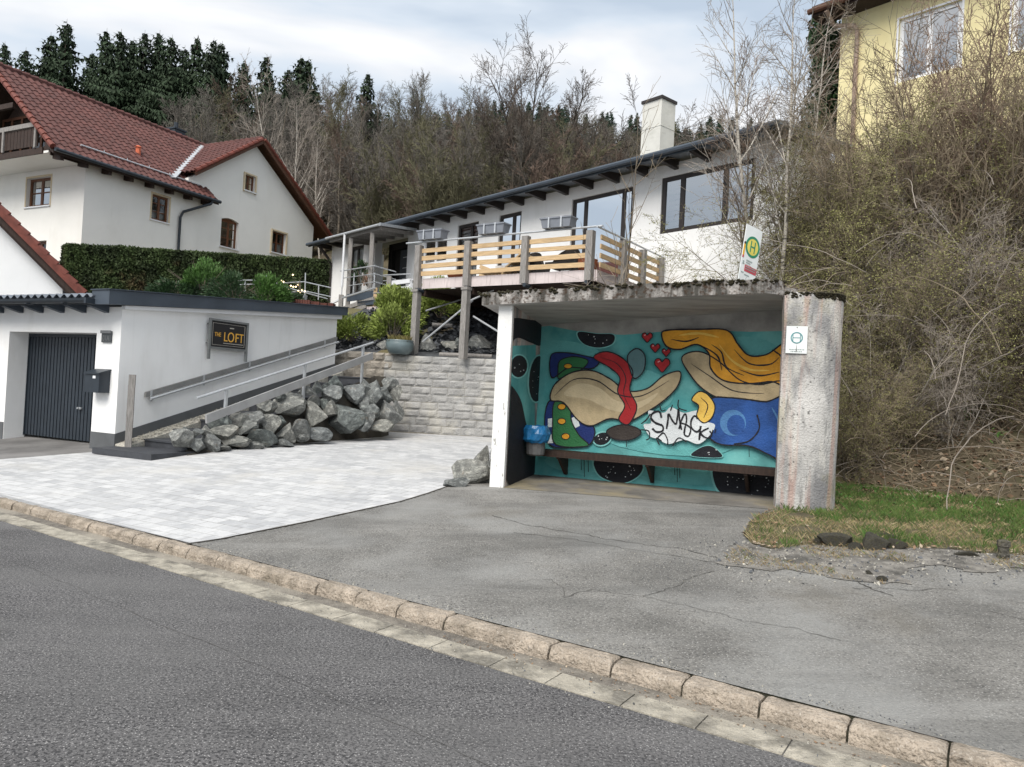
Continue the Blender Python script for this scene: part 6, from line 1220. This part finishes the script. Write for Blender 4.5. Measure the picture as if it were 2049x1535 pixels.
for k in range(260):   # climbers and dead vines hanging through the bushes
    P = bankpt(-4.3, 5, .2, 6); P.z += rg.uniform(.6, 2.8); A_ = rg.uniform(1.0, 2.8); d = Vector((rg.gauss(0, 1), rg.gauss(-.4, .6), rg.uniform(-.3, 1.0))).normalized(); pts = [P]; n = 16
    for i in range(n): d = (d + rnd_dir(rg) * .2 - Vector((0, 0, .07))).normalized(); P = P + d * A_ / n; pts.append(P.copy())
    mb.tube(pts, rg.uniform(.003, .007), 4, 1 if rg.random() < .6 else 0, False)
struct('brambles', mb, [m_twig, m_twigP], 'stuff', fix=False)
mb = MB()
for k in range(130):
    c = bankpt(-4, 6, .1, 4.5); c.z += rg.uniform(.05, .8)
    for j in range(rg.randrange(5, 16)):
        P = c + rnd_dir(rg) * rg.uniform(.02, .16); a = rnd_dir(rg); a.z *= .4; a = a.normalized() * rg.uniform(.02, .05); b = a.cross(Vector((0, 0, 1)) + rnd_dir(rg) * .4).normalized() * a.length * .55; mb.face([P - a, P + b, P + a, P - b])
struct('bramble_leaves', mb, m_green, 'stuff', fix=False)
# ---- grass verge right of the shelter
VG = [hg(*q) for q in ((1498, 1046), (1520, 1032), (1558, 1022), (1600, 1010), (1660, 985), (1700, 955), (1800, 970), (1950, 985), (2130, 1005), (2560, 1075), (2560, 1145), (2130, 1112), (2049, 1112), (1960, 1108), (1900, 1100), (1820, 1098), (1760, 1100), (1700, 1096), (1620, 1090), (1540, 1100), (1505, 1090), (1488, 1072))]
def inpoly(P, poly):
    c = False; k = len(poly)
    for i in range(k):
        a = poly[i]; b = poly[(i + 1) % k]
        if (a[1] > P[1]) != (b[1] > P[1]) and P[0] < (b[0] - a[0]) * (P[1] - a[1]) / (b[1] - a[1]) + a[0]: c = not c
    return c
m_verge = mat('verge_soil', (.10, .085, .05), .95, .4, 5, .8, 30); sheet('verge', VG, m_verge, .010)
DT = [hg(*q) for q in ((1470, 1100), (1500, 1080), (1620, 1085), (1800, 1092), (1950, 1100), (2130, 1108), (2540, 1142), (2540, 1165), (2130, 1146), (1960, 1142), (1860, 1140), (1800, 1165), (1750, 1172), (1690, 1160), (1600, 1145), (1520, 1135), (1440, 1128))]
def ragged(poly, amp=.22, st=.08):
    o = []
    for i in range(len(poly)):
        a, b = poly[i], poly[(i + 1) % len(poly)]; n = max(1, int((b - a).length / st))
        for k in range(n): q = a.lerp(b, k / n); o.append(q + Vector((mnoise.noise(q * 4), mnoise.noise(q * 4 + Vector((5, 5, 5))), 0)) * amp + Vector((mnoise.noise(q * 15), mnoise.noise(q * 15 + Vector((5, 5, 5))), 0)) * amp * .4)
    return o
m_dirt = mat('gravelly_dirt', (.19, .178, .16), .95, .4, 9, .9, 50); layer(m_dirt, (.33, .31, .27), 55, .3, .12, voro='F1', fac=.7); layer(m_dirt, (.035, .034, .03), 3, .52, .66, fac=.6); sheet('dirt_patch', ragged(DT), m_dirt, .006)
xs = [p.x for p in VG]; ys = [p.y for p in VG]; mb = MB(); n = 0
while n < 60000:
    P = Vector((rg.uniform(min(xs), max(xs)), rg.uniform(min(ys), max(ys)), 0))
    P0_ = P + Vector((mnoise.noise(P * 3) * .12, mnoise.noise(P * 3 + Vector((9, 0, 0))) * .12, 0))
    if not inpoly(P0_, VG): n += .2; continue
    n += 1; P.z = ground(P) + .005; s_, u_ = su(P); f = mnoise.noise(Vector((P.x * 1.5, P.y * 1.5, 2))) + .75 * mnoise.noise(P * 5); e_ = (u_ - 5.1) * .42 + f * 1.9
    if mnoise.noise(P * 2.6 + Vector((3, 3, 0))) < -.42: continue
    if e_ > .1 and rg.random() < .62: blade(mb, P, rg.uniform(.03, .10), rg.uniform(.0015, .0032), rg.uniform(.1, .9), 0 if rg.random() < .75 else 2)
    elif rg.random() < .55: blade(mb, P, rg.uniform(.015, .06), rg.uniform(.0006, .0013), rg.uniform(.2, 1.4), 1 if rg.random() < .7 else 3)
    else: blade(mb, P, rg.uniform(.02, .05), rg.uniform(.0012, .002), rg.uniform(.1, .8), 0)
for k in range(260):   # broad leaved weeds in the green part
    P = VG[rg.randrange(4, 9)].lerp(VG[rg.randrange(4, 9)], rg.random()).lerp(VG[rg.randrange(10, 20)], rg.uniform(0, .45)); P.z = ground(P) + .02
    for j in range(rg.randrange(4, 9)):
        o = rnd_dir(rg); o.z = abs(o.z) * .5; o.normalize(); l = rg.uniform(.02, .05); t_ = o.cross(Vector((0, 0, 1))).normalized() * l * .4; c = P + rnd_dir(rg) * .03; c.z = max(c.z, P.z); mb.face([c, c + o * l * .5 + t_, c + o * l, c + o * l * .5 - t_], 2)
xs = [p.x for p in DT]; ys = [p.y for p in DT]; n = 0
while n < 9000:
    P = Vector((rg.uniform(min(xs), max(xs)), rg.uniform(min(ys), max(ys)), 0)); n += 1
    if not inpoly(P, DT) or mnoise.noise(P * 1.7) < .02: continue
    P.z = ground(P); blade(mb, P, rg.uniform(.012, .045), rg.uniform(.0008, .0018), rg.uniform(.4, 1.8), (1, 3, 0)[min(2, int(rg.random() * 2.4))])
struct('grass', mb, [m_grass, m_dry, mat('weed_leaf', (.06, .14, .025), .6, .4, 6), mat('brown_grass', (.26, .19, .10), .9, .35, 5)], 'stuff', fix=False)
mb = MB()
for k in range(4200):
    P = Vector((rg.uniform(min(xs), max(xs)), rg.uniform(min(ys), max(ys)), 0))
    if not inpoly(P, DT) and rg.random() < .8: continue
    P.z = ground(P) + .004; q = rg.uniform(.004, .016) * (1 if rg.random() < .93 else 1.8); V = [P + rnd_dir(rg) * q for _ in range(5)]; mb.mesh(V, [(0, 1, 2), (0, 2, 3), (0, 3, 4), (0, 4, 1), (1, 2, 3), (1, 3, 4)], 0 if rg.random() < .6 else 1)
struct('pebbles', mb, [m_gravel, m_slate], 'stuff', fix=False)
mb = MB()
for k in range(900):   # dead leaves scattered over the verge and the gutter
    if rg.random() < .6:
        P = VG[rg.randrange(len(VG))].lerp(VG[rg.randrange(len(VG))], rg.random()); P.z = ground(P) + .03
    else: s_ = rg.uniform(-3, 4); P = XY(s_, rg.uniform(-.16, -.02), .014)
    q = rg.uniform(.006, .03) if P.z > .1 else rg.uniform(.004, .012); a = rnd_dir(rg); a.z *= .3; a = a.normalized() * q; b = a.cross(Vector((0, 0, 1)) + rnd_dir(rg) * .5).normalized() * q * .6; mb.face([P - a, P + b, P + a, P - b], 0 if rg.random() < .7 else 1)
struct('fallen_leaves', mb, [m_leaflit, MATS['pale_dead_leaf']], 'stuff', fix=False)
mb = MB(); rg = random.Random(91)
def crack(pts, w, jit=3.0):
    q = [hg(*a) for a in pts]; out_ = []
    for a, b in zip(q, q[1:]):
        n = max(2, int((b - a).length / .035))
        for k in range(n): c = a.lerp(b, k / n); out_.append(c + Vector((mnoise.noise(c * 6), mnoise.noise(c * 6 + Vector((7, 0, 0))), 0)) * .05 + Vector((mnoise.noise(c * 25), mnoise.noise(c * 25 + Vector((7, 0, 0))), 0)) * .02)
    w = w * .6
    for a, b in zip(out_, out_[1:]):
        d = (b - a).cross(Vector((0, 0, 1))).normalized(); w0 = w * (.35 + 1.3 * abs(mnoise.noise(a * 7))); w1 = w * (.35 + 1.3 * abs(mnoise.noise(b * 7)))
        P = [a - d * w0, a + d * w0, b + d * w1, b - d * w1]; mb.face([Vector((v.x, v.y, ground(v) + .004)) for v in P])
for pts, w in (([(1130, 1196), (1190, 1180), (1290, 1196), (1330, 1180), (1400, 1152), (1435, 1142)], .006), ([(1030, 1166), (1100, 1160), (1130, 1196)], .005), ([(1290, 1196), (1380, 1215), (1500, 1245), (1600, 1262), (1700, 1285)], .005), ([(985, 1032), (1060, 1052), (1180, 1072), (1260, 1086), (1360, 1098), (1440, 1118)], .010), ([(1030, 1066), (1150, 1080), (1250, 1098), (1330, 1110), (1440, 1126)], .008), ([(1700, 1176), (1810, 1182), (1920, 1180)], .006), ([(1990, 1226), (2049, 1240), (2110, 1250)], .007), ([(1790, 1195), (1740, 1180), (1690, 1150)], .010)): crack(pts, w)
struct('pavement_cracks', mb, mat('crack_dirt', (.065, .062, .055), .95, .4, 20))
mb = MB()
for k in range(2600):   # grit along the kerb, the cracks and in front of the shelter
    z_ = rg.random()
    if z_ < .45: P = XY(rg.uniform(-6, 4), .16 + abs(rg.gauss(0, .05)), 0)
    elif z_ < .7: P = XY(rg.uniform(-6, 4), rg.uniform(-.4, -.01), 0)
    else: P = hg(1440 + rg.gauss(0, 160), 1118 + rg.gauss(0, 26))
    P.z = (ground(P) if su(P)[1] > .12 else .012) + .003; q = rg.uniform(.0025, .008); V = [P + rnd_dir(rg) * q for _ in range(4)]; mb.mesh(V, [(0, 1, 2), (0, 2, 3), (0, 3, 1), (1, 3, 2)], 0 if rg.random() < .5 else 1)
struct('grit', mb, [m_gravel, m_slate], 'stuff', fix=False)
mb = MB(); A_ = hz(-100, 1070, 0); B_ = hz(1150, 1600, 0)   # old seam in the road, faint
for k in range(160):
    a = A_.lerp(B_, k / 160); b = A_.lerp(B_, (k + 1) / 160); o = lambda v: v + NK * (mnoise.noise(v * 2) * .04 + mnoise.noise(v * 11) * .008); a = o(a); b = o(b); w = .003 * (.3 + abs(mnoise.noise(a * 5)) * 2)
    mb.face([Vector((v.x, v.y, .003)) for v in (a - NK * w, a + NK * w, b + NK * w, b - NK * w)])
struct('road_seam', mb, mat('seam_filler', (.10, .098, .096), .9, .3, 9))
# broken asphalt lumps and the dark stub in the verge
def lump(px, py, w, h, lab, name='asphalt_lump', cat='asphalt lump', ax=1.0):
    g = hg(px, py); k = (g - CAM).dot(vF) / F_PX; o = bpy.data.objects.new(name, rock_mesh(int(px), 4, 7)); o.data.materials[0] = m_lump; COL.objects.link(o); o.location = g + Vector((0, 0, k * h * .3)); o.scale = (k * w * .62, k * w * .34 * ax, k * h * .95); o.rotation_euler = (0, 0, R(-14)); tag(o, lab, cat)
for k, (px, py, w, h, lab) in enumerate(((1640, 1088, 22, 12, 'small crumbling asphalt chunk at the left end of the mossy lumps'), (1712, 1100, 20, 10, 'small chunk wedged between the two big asphalt lumps'), (1795, 1096, 26, 16, 'grey asphalt chunk at the right end of the mossy lumps'), (1780, 1078, 24, 9, 'flat asphalt chunk lying above the right mossy lump'), (1740, 1150, 12, 6, 'tiny asphalt crumb lying out on the forecourt'), (1765, 1162, 14, 7, 'dark asphalt crumb by the crack on the forecourt'))): lump(px, py, w, h, lab, ax=1.6)
lump(1672, 1092, 55, 18, 'mossy lump of broken asphalt at the left of the verge edge'); lump(1748, 1098, 50, 22, 'larger dark mossy asphalt lump beside the first at the verge edge'); lump(1935, 1112, 34, 8, 'flat dark scrap of asphalt at the verge edge further right')
g = hg(2007, 1118); mb = MB(); mb.tube([g + Vector((0, 0, z)) for z in (-.05, .04, .05, .10, .11, .155, .165)], [.050, .050, .040, .044, .054, .05, .02], 10); solo('stub_post', mb, m_lump, 'short dark stub sticking out of the dry grass at the right', 'stub')
# broad leaved weeds at the pillar foot
def weed(P, h, n, lab, m=m_green):
    t = thing('weed', lab, 'plant', P); A = MB(); B = MB()
    for k in range(n):
        d = Vector((rg.gauss(0, .35), rg.gauss(0, .35), 1)).normalized(); q = P + d * h * rg.uniform(.5, 1); A.tube([P, P.lerp(q, .5) + rnd_dir(rg) * .02, q], .004, 4, 0, False)
        for j in range(5):
            c = P.lerp(q, rg.uniform(.3, 1)); o = rnd_dir(rg); o.z = abs(o.z) * .3; o.normalize(); l = rg.uniform(.05, .09); s_ = o.cross(Vector((0, 0, 1))).normalized() * l * .35; B.face([c, c + o * l * .45 + s_, c + o * l + Vector((0, 0, -.01)), c + o * l * .45 - s_])
    part('stem', A, m_green, t, fix=False); part('leaves', B, m, t, fix=False)
weed(hg(1612, 1020), .42, 10, 'dark broad leaved weed growing at the foot of the right pillar'); weed(hg(1660, 1000), .22, 8, 'smaller weed in the corner between pillar and bank')
for k, (px, py, z) in enumerate(((1975, 860, 1.3), (1925, 1000, .5), (1920, 700, 2.4))):
    P, _ = atp(px, py, (11.4, 10.8, 12.0)[k]); weed(P, .5, 12, ('leafy green bramble clump low on the right bank', 'small green bramble at the foot of the right bank', 'green leafed bramble high on the right bank')[k])
# ---- hedge
h0 = hy(135, 487, 21.0); h1 = hy(662, 520, 26.0); hv = h1 - h0; FHd = Fr((h0.x, h0.y), math.degrees(math.atan2(hv.y, hv.x))); HL = math.hypot(hv.x, hv.y)
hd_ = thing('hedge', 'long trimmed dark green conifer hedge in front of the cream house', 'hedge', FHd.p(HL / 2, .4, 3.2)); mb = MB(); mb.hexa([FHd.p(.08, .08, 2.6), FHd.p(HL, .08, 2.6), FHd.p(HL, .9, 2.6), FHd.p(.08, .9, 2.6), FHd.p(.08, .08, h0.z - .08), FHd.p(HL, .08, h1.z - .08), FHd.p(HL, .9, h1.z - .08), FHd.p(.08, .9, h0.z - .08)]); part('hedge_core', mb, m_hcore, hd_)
mb = MB(); rg = random.Random(77)
for k in range(42000):
    a = rg.uniform(-.02, HL); f = rg.random(); zt = h0.z + (h1.z - h0.z) * a / HL
    if f < .68: b = .0; z = rg.uniform(3.0, zt)
    elif f < .92: b = rg.uniform(0, .95); z = zt - .02
    else: a = 0; b = rg.uniform(0, .95); z = rg.uniform(3.0, h0.z)
    n_ = mnoise.noise(Vector((a * 1.6, z * 1.6, b))) * .07; P = FHd.p(a + (n_ if a == 0 else 0), b + (n_ + rg.uniform(-.03, .05) if f < .68 else 0), z + (n_ * .6 + rg.uniform(-.03, .035) if .68 <= f < .92 else 0)); q = rg.uniform(.03, .065)
    d = (Vector((0, 0, 1)) * rg.uniform(.2, 1) + rnd_dir(rg) * .8).normalized() * q; s_ = d.cross(rnd_dir(rg)).normalized() * q * .45; mb.face([P - d, P + s_, P + d, P - s_])
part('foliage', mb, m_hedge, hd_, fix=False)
# ---- bushes between hedge and garage roof
def roundbush(name, P, r, h, n, size, m, lab, cat='shrub', grp=None, droop=0):
    rg = random.Random(int(P.x * 100 + P.y * 10)); t = thing(name, lab, cat, P, grp); A = MB(); B = MB(); P = Vector(P)
    for k in range(14): d = Vector((rg.gauss(0, .5), rg.gauss(0, .5), 1)).normalized(); A.tube([P, P + d * h * .5, P + d * h * .85 + Vector((d.x, d.y, 0)) * r * .3], [.014, .009, .004], 4, 0, False)
    cs = []
    for k in range(16): d = rnd_dir(rg); d.z = abs(d.z); cs.append((P + Vector((d.x * r * .72, d.y * r * .72, h * .12 + d.z * h * .68)), r * rg.uniform(.22, .40)))
    for k in range(n):
        c, rr = cs[rg.randrange(16)]; q = c + rnd_dir(rg) * rr * rg.random() ** .4
        o = (q - P).normalized(); d = (o + rnd_dir(rg) * .5 - Vector((0, 0, droop))).normalized() * size * rg.uniform(.7, 1.4); s_ = d.cross(rnd_dir(rg)).normalized() * size * .22; B.face([q - s_, q + s_, q + d])
    part('branches', A, m_bark, t, fix=False); part('foliage', B, m, t, fix=False)
for px, py, Y, r, h, lab in ((700, 690, 19.4, .75, .95, 'lime green conifer shrub beside the top of the garage wall'), (795, 640, 19.6, .78, 1.02, 'tallest lime green shrub left of the first deck post'), (785, 690, 18.6, .62, .95, 'lime green shrub above the round planter'), (880, 640, 20.0, .85, 1.1, 'lime green shrub under the deck between the two posts')):
    q = hy(px, py, Y); P = Vector((q.x, q.y, 0)); P.z = H(P); P.z = max(P.z, q.z - .1); roundbush('lime_shrub', P, r, h, 5200, .085, m_lime, lab, 'shrub', 'lime green shrubs on the slate slope', .15)
for px, py, Y, r, h, lab, m in ((405, 600, 18.8, .6, 1.15, 'upright light green shrub in front of the hedge above the sign', m_green), (470, 610, 18.8, .8, .75, 'dark green low shrub behind the garage roof edge', m_dgreen), (530, 612, 19.2, .75, .8, 'green garden shrub below the steel garden railing', m_green), (350, 600, 18.6, .7, .6, 'low dark shrub before the left part of the hedge', m_dgreen), (570, 615, 19.8, .5, .5, 'small dark shrub beside the red stone edging', m_dgreen)):
    q = hy(px, py, Y); roundbush('garden_shrub', Vector((q.x, q.y, q.z)), r, h, 3600, .075, m, lab)
# bowl planter on the stone wall
q = hy(799, 709, 17.55); P = Vector((q.x, q.y, 2.40)); bp_ = pot(P, .33, .33, mat('glazed_pot', (.13, .17, .18), .3, .15, 4), 'round glazed grey bowl planted with dry grass on the stone wall'); mb = MB(); rg = random.Random(5)
for k in range(420): blade(mb, P + Vector((rg.uniform(-.24, .24), rg.uniform(-.24, .24), .28)), rg.uniform(.06, .2), .006, rg.uniform(0, .9))
part('dry_plants', mb, mat('heather', (.16, .14, .05), .9, .5, 6), bp_, fix=False)
# slate chips, stones and logs under the deck
mb = MB(); rg = random.Random(13)
for k in range(15000):
    s_ = rg.uniform(-16.2, -7.2); v = rg.uniform(.3, 5.0); p = xy(s_, ustart(s_) + v); P = Vector((p.x, p.y, 0)); P.z = H(P) + rg.uniform(0, .03); q = rg.uniform(.03, .11); a = rnd_dir(rg); a.z *= .4; a = a.normalized() * q; b = a.cross(Vector((0, 0, 1)) + rnd_dir(rg) * .6).normalized() * q * rg.uniform(.4, .8); n_ = a.cross(b).normalized() * .012
    mb.mesh([P - a - b, P + a - b * .7, P + a * .8 + b, P - a * .9 + b, P + n_], [(0, 1, 4), (1, 2, 4), (2, 3, 4), (3, 0, 4), (0, 3, 2, 1)], 0)
struct('slate_chips', mb, m_slate, 'stuff', fix=False)
mb = MB(); ss_ = [-16.6 + .3 * k for k in range(32)]; vv = [.05 + .3 * k for k in range(18)]
for s_ in ss_:
    for v in vv: p = xy(s_, ustart(s_) + v); P = Vector((p.x, p.y, 0)); mb.v.append((p.x, p.y, H(P) + .012))
for i in range(31):
    for j in range(17): a = i * 18 + j; mb.f.append((a, a + 18, a + 19, a + 1)); mb.m.append(0)
struct('slate_bed', mb, m_slatebed)
rg = random.Random(19)
for px, py, w, h, lab in ((855, 695, 22, 22, 'pointed grey stone at the foot of the first deck post'), (900, 668, 20, 14, 'grey stone lying in the slate under the deck'), (905, 698, 14, 10, 'small dark stone between the two deck posts'), (960, 690, 30, 16, 'long grey stone right of the second deck post'), (765, 708, 16, 12, 'grey stone left of the bowl planter'), (920, 660, 18, 14, 'rounded stone on the slate slope behind the second deck post')):
    q = hy(px, py, 18.2); P = Vector((q.x, q.y, 0)); P.z = H(P) + .06; k = 18.2 / F_PX; put_rock(P, k * w * .9, k * w * .7, k * h, lab, None, rg)
for p0, p1, lab in (((880, 702), (985, 705), 'weathered log edging on top of the block wall'), ((865, 650), (905, 652), 'short log in the slate slope behind the first deck post')):
    a = hy(*p0, 17.75 if p0[1] > 690 else 19.0); b = hy(*p1, 17.5 if p0[1] > 690 else 19.0); 
    if p0[1] > 690: a.z = b.z = 2.46
    mb = MB(); mb.tube([a, a.lerp(b, .5), b], [.05, .055, .05], 8); solo('log', mb, m_greywood, lab, 'log')
# garden railing, red edging stones, string of lamps
def P3(px, py, Y): return hy(px, py, Y)
gl = thing('garden_railing', 'thin steel garden railing climbing in front of the dark hedge', 'railing', P3(560, 600, 20.3)); mb = MB()
for pts in ([(452, 568), (478, 561), (530, 561), (590, 580), (655, 598)], [(430, 572), (480, 570), (560, 567), (608, 564), (662, 576)], [(560, 586), (610, 583)], [(612, 583), (662, 594)]): mb.tube([P3(x, y, 20.6 + .004 * (x - 500)) for x, y in pts], .016, 6)
part('rail_tube', mb, m_galv, gl)
for x, y0, y1 in ((456, 555, 585), (490, 562, 590), (532, 550, 590), (610, 546, 598), (637, 571, 600)): mb = MB(); mb.tube([P3(x + .05 * (y0 - y1) * -.5, y0, 20.7), P3(x, y1, 20.7)], .016, 6); part('railing_post', mb, m_galv, gl)
m_red = mat('red_edging', (.12, .045, .035), .9, .25, 8, .4, 40)
for k, (x0, x1, y0, y1, lab) in enumerate(((568, 590, 600, 625, 'leftmost dark red ribbed edging block'), (591, 622, 599, 628, 'largest dark red ribbed edging block'), (623, 640, 603, 628, 'third dark red edging block'), (641, 655, 606, 630, 'fourth dark red edging block'), (656, 668, 606, 630, 'dark red edging block next to the bungalow'))):
    a = P3(x0, y0, 19.6); b = P3(x1 - 1, y0, 19.6); c = P3(x0, y1 + 8, 19.6); mb = MB(); F_ = Fr((a.x, a.y), 0); w = b.x - a.x; n = 6
    for j in range(n): mb.box(F_, w * j / n, w * (j + .8) / n, 0, .3, c.z, a.z)
    mb.box(F_, 0, w, .02, .28, c.z, a.z - .01); solo('edging_block', mb, m_red, lab, 'edging block', 'dark red edging blocks behind the garage roof')
m_bulb = bpy.data.materials.new('lit_bulb'); m_bulb.use_nodes = True; b_ = m_bulb.node_tree.nodes['Principled BSDF']; b_.inputs['Emission Color'].default_value = (1, .72, .35, 1); b_.inputs['Emission Strength'].default_value = 2.2
lt_ = thing('fairy_light_tree', 'small bare potted tree hung with lit fairy lights in front of the hedge', 'lights', P3(603, 600, 20.2)); mb = MB(); rg = random.Random(1)
c = P3(602, 598, 20.2); mb.tube([c, P3(600, 560, 20.2)], [.02, .01], 5)
for k in range(12): mb.tube([c.lerp(P3(600, 560, 20.2), rg.uniform(.3, 1)), P3(rg.uniform(562, 612), rg.uniform(548, 585), 20.2 + rg.uniform(-.2, .2))], [.008, .003], 4)
part('branches', mb, m_bark, lt_); mb = MB(); mb.tube([c + Vector((0, 0, z)) for z in (-.15, .1)], [.14, .17], 12); part('pot', mb, m_galv, lt_)
for x, y in ((563, 562), (567, 564), (586, 550), (576, 574), (582, 572), (587, 574), (592, 574), (596, 570), (578, 580), (597, 582), (604, 581), (610, 583), (601, 586)):
    q = P3(x, y, 20.2); mb = MB(); r = .026; mb.mesh([q + Vector(v) * r for v in ((1, 0, 0), (-1, 0, 0), (0, 1, 0), (0, -1, 0), (0, 0, 1), (0, 0, -1))], [(0, 2, 4), (2, 1, 4), (1, 3, 4), (3, 0, 4), (2, 0, 5), (1, 2, 5), (3, 1, 5), (0, 3, 5)]); part('bulb', mb, m_bulb, lt_)
# porch plants
roundbush('potted_plant', on(FQ, 722, 572, .3), .30, 1.0, 900, .09, m_dgreen, 'dark leafy potted plant at the porch railing'); roundbush('potted_plant', on(FQ, 735, 574, .1), .17, .55, 300, .07, mat('rosy_leaf', (.45, .28, .20), .8, .2, 6), 'pale pinkish plant in a pot on the porch')
# dry twigs trailing over the shelter roof
mb = MB(); rg = random.Random(23)
for k in range(260):
    P = SH.p(rg.uniform(.9, 3.9), rg.uniform(.0, 1.5), 2.98 + rg.uniform(0, .04)); d = Vector((rg.gauss(0, 1), rg.gauss(0, .5), rg.uniform(-.1, .8))).normalized(); L_ = rg.uniform(.15, .7); pts = [P]; n = 6
    for i in range(n): d = (d + rnd_dir(rg) * .2 - Vector((0, 0, .12))).normalized(); P = P + d * L_ / n; P.z = max(P.z, 2.96); pts.append(P.copy())
    mb.tube(pts, rg.uniform(.0015, .004), 3, rg.randrange(2), False)
struct('roof_twigs', mb, [m_twig, m_twigP], 'stuff', fix=False)
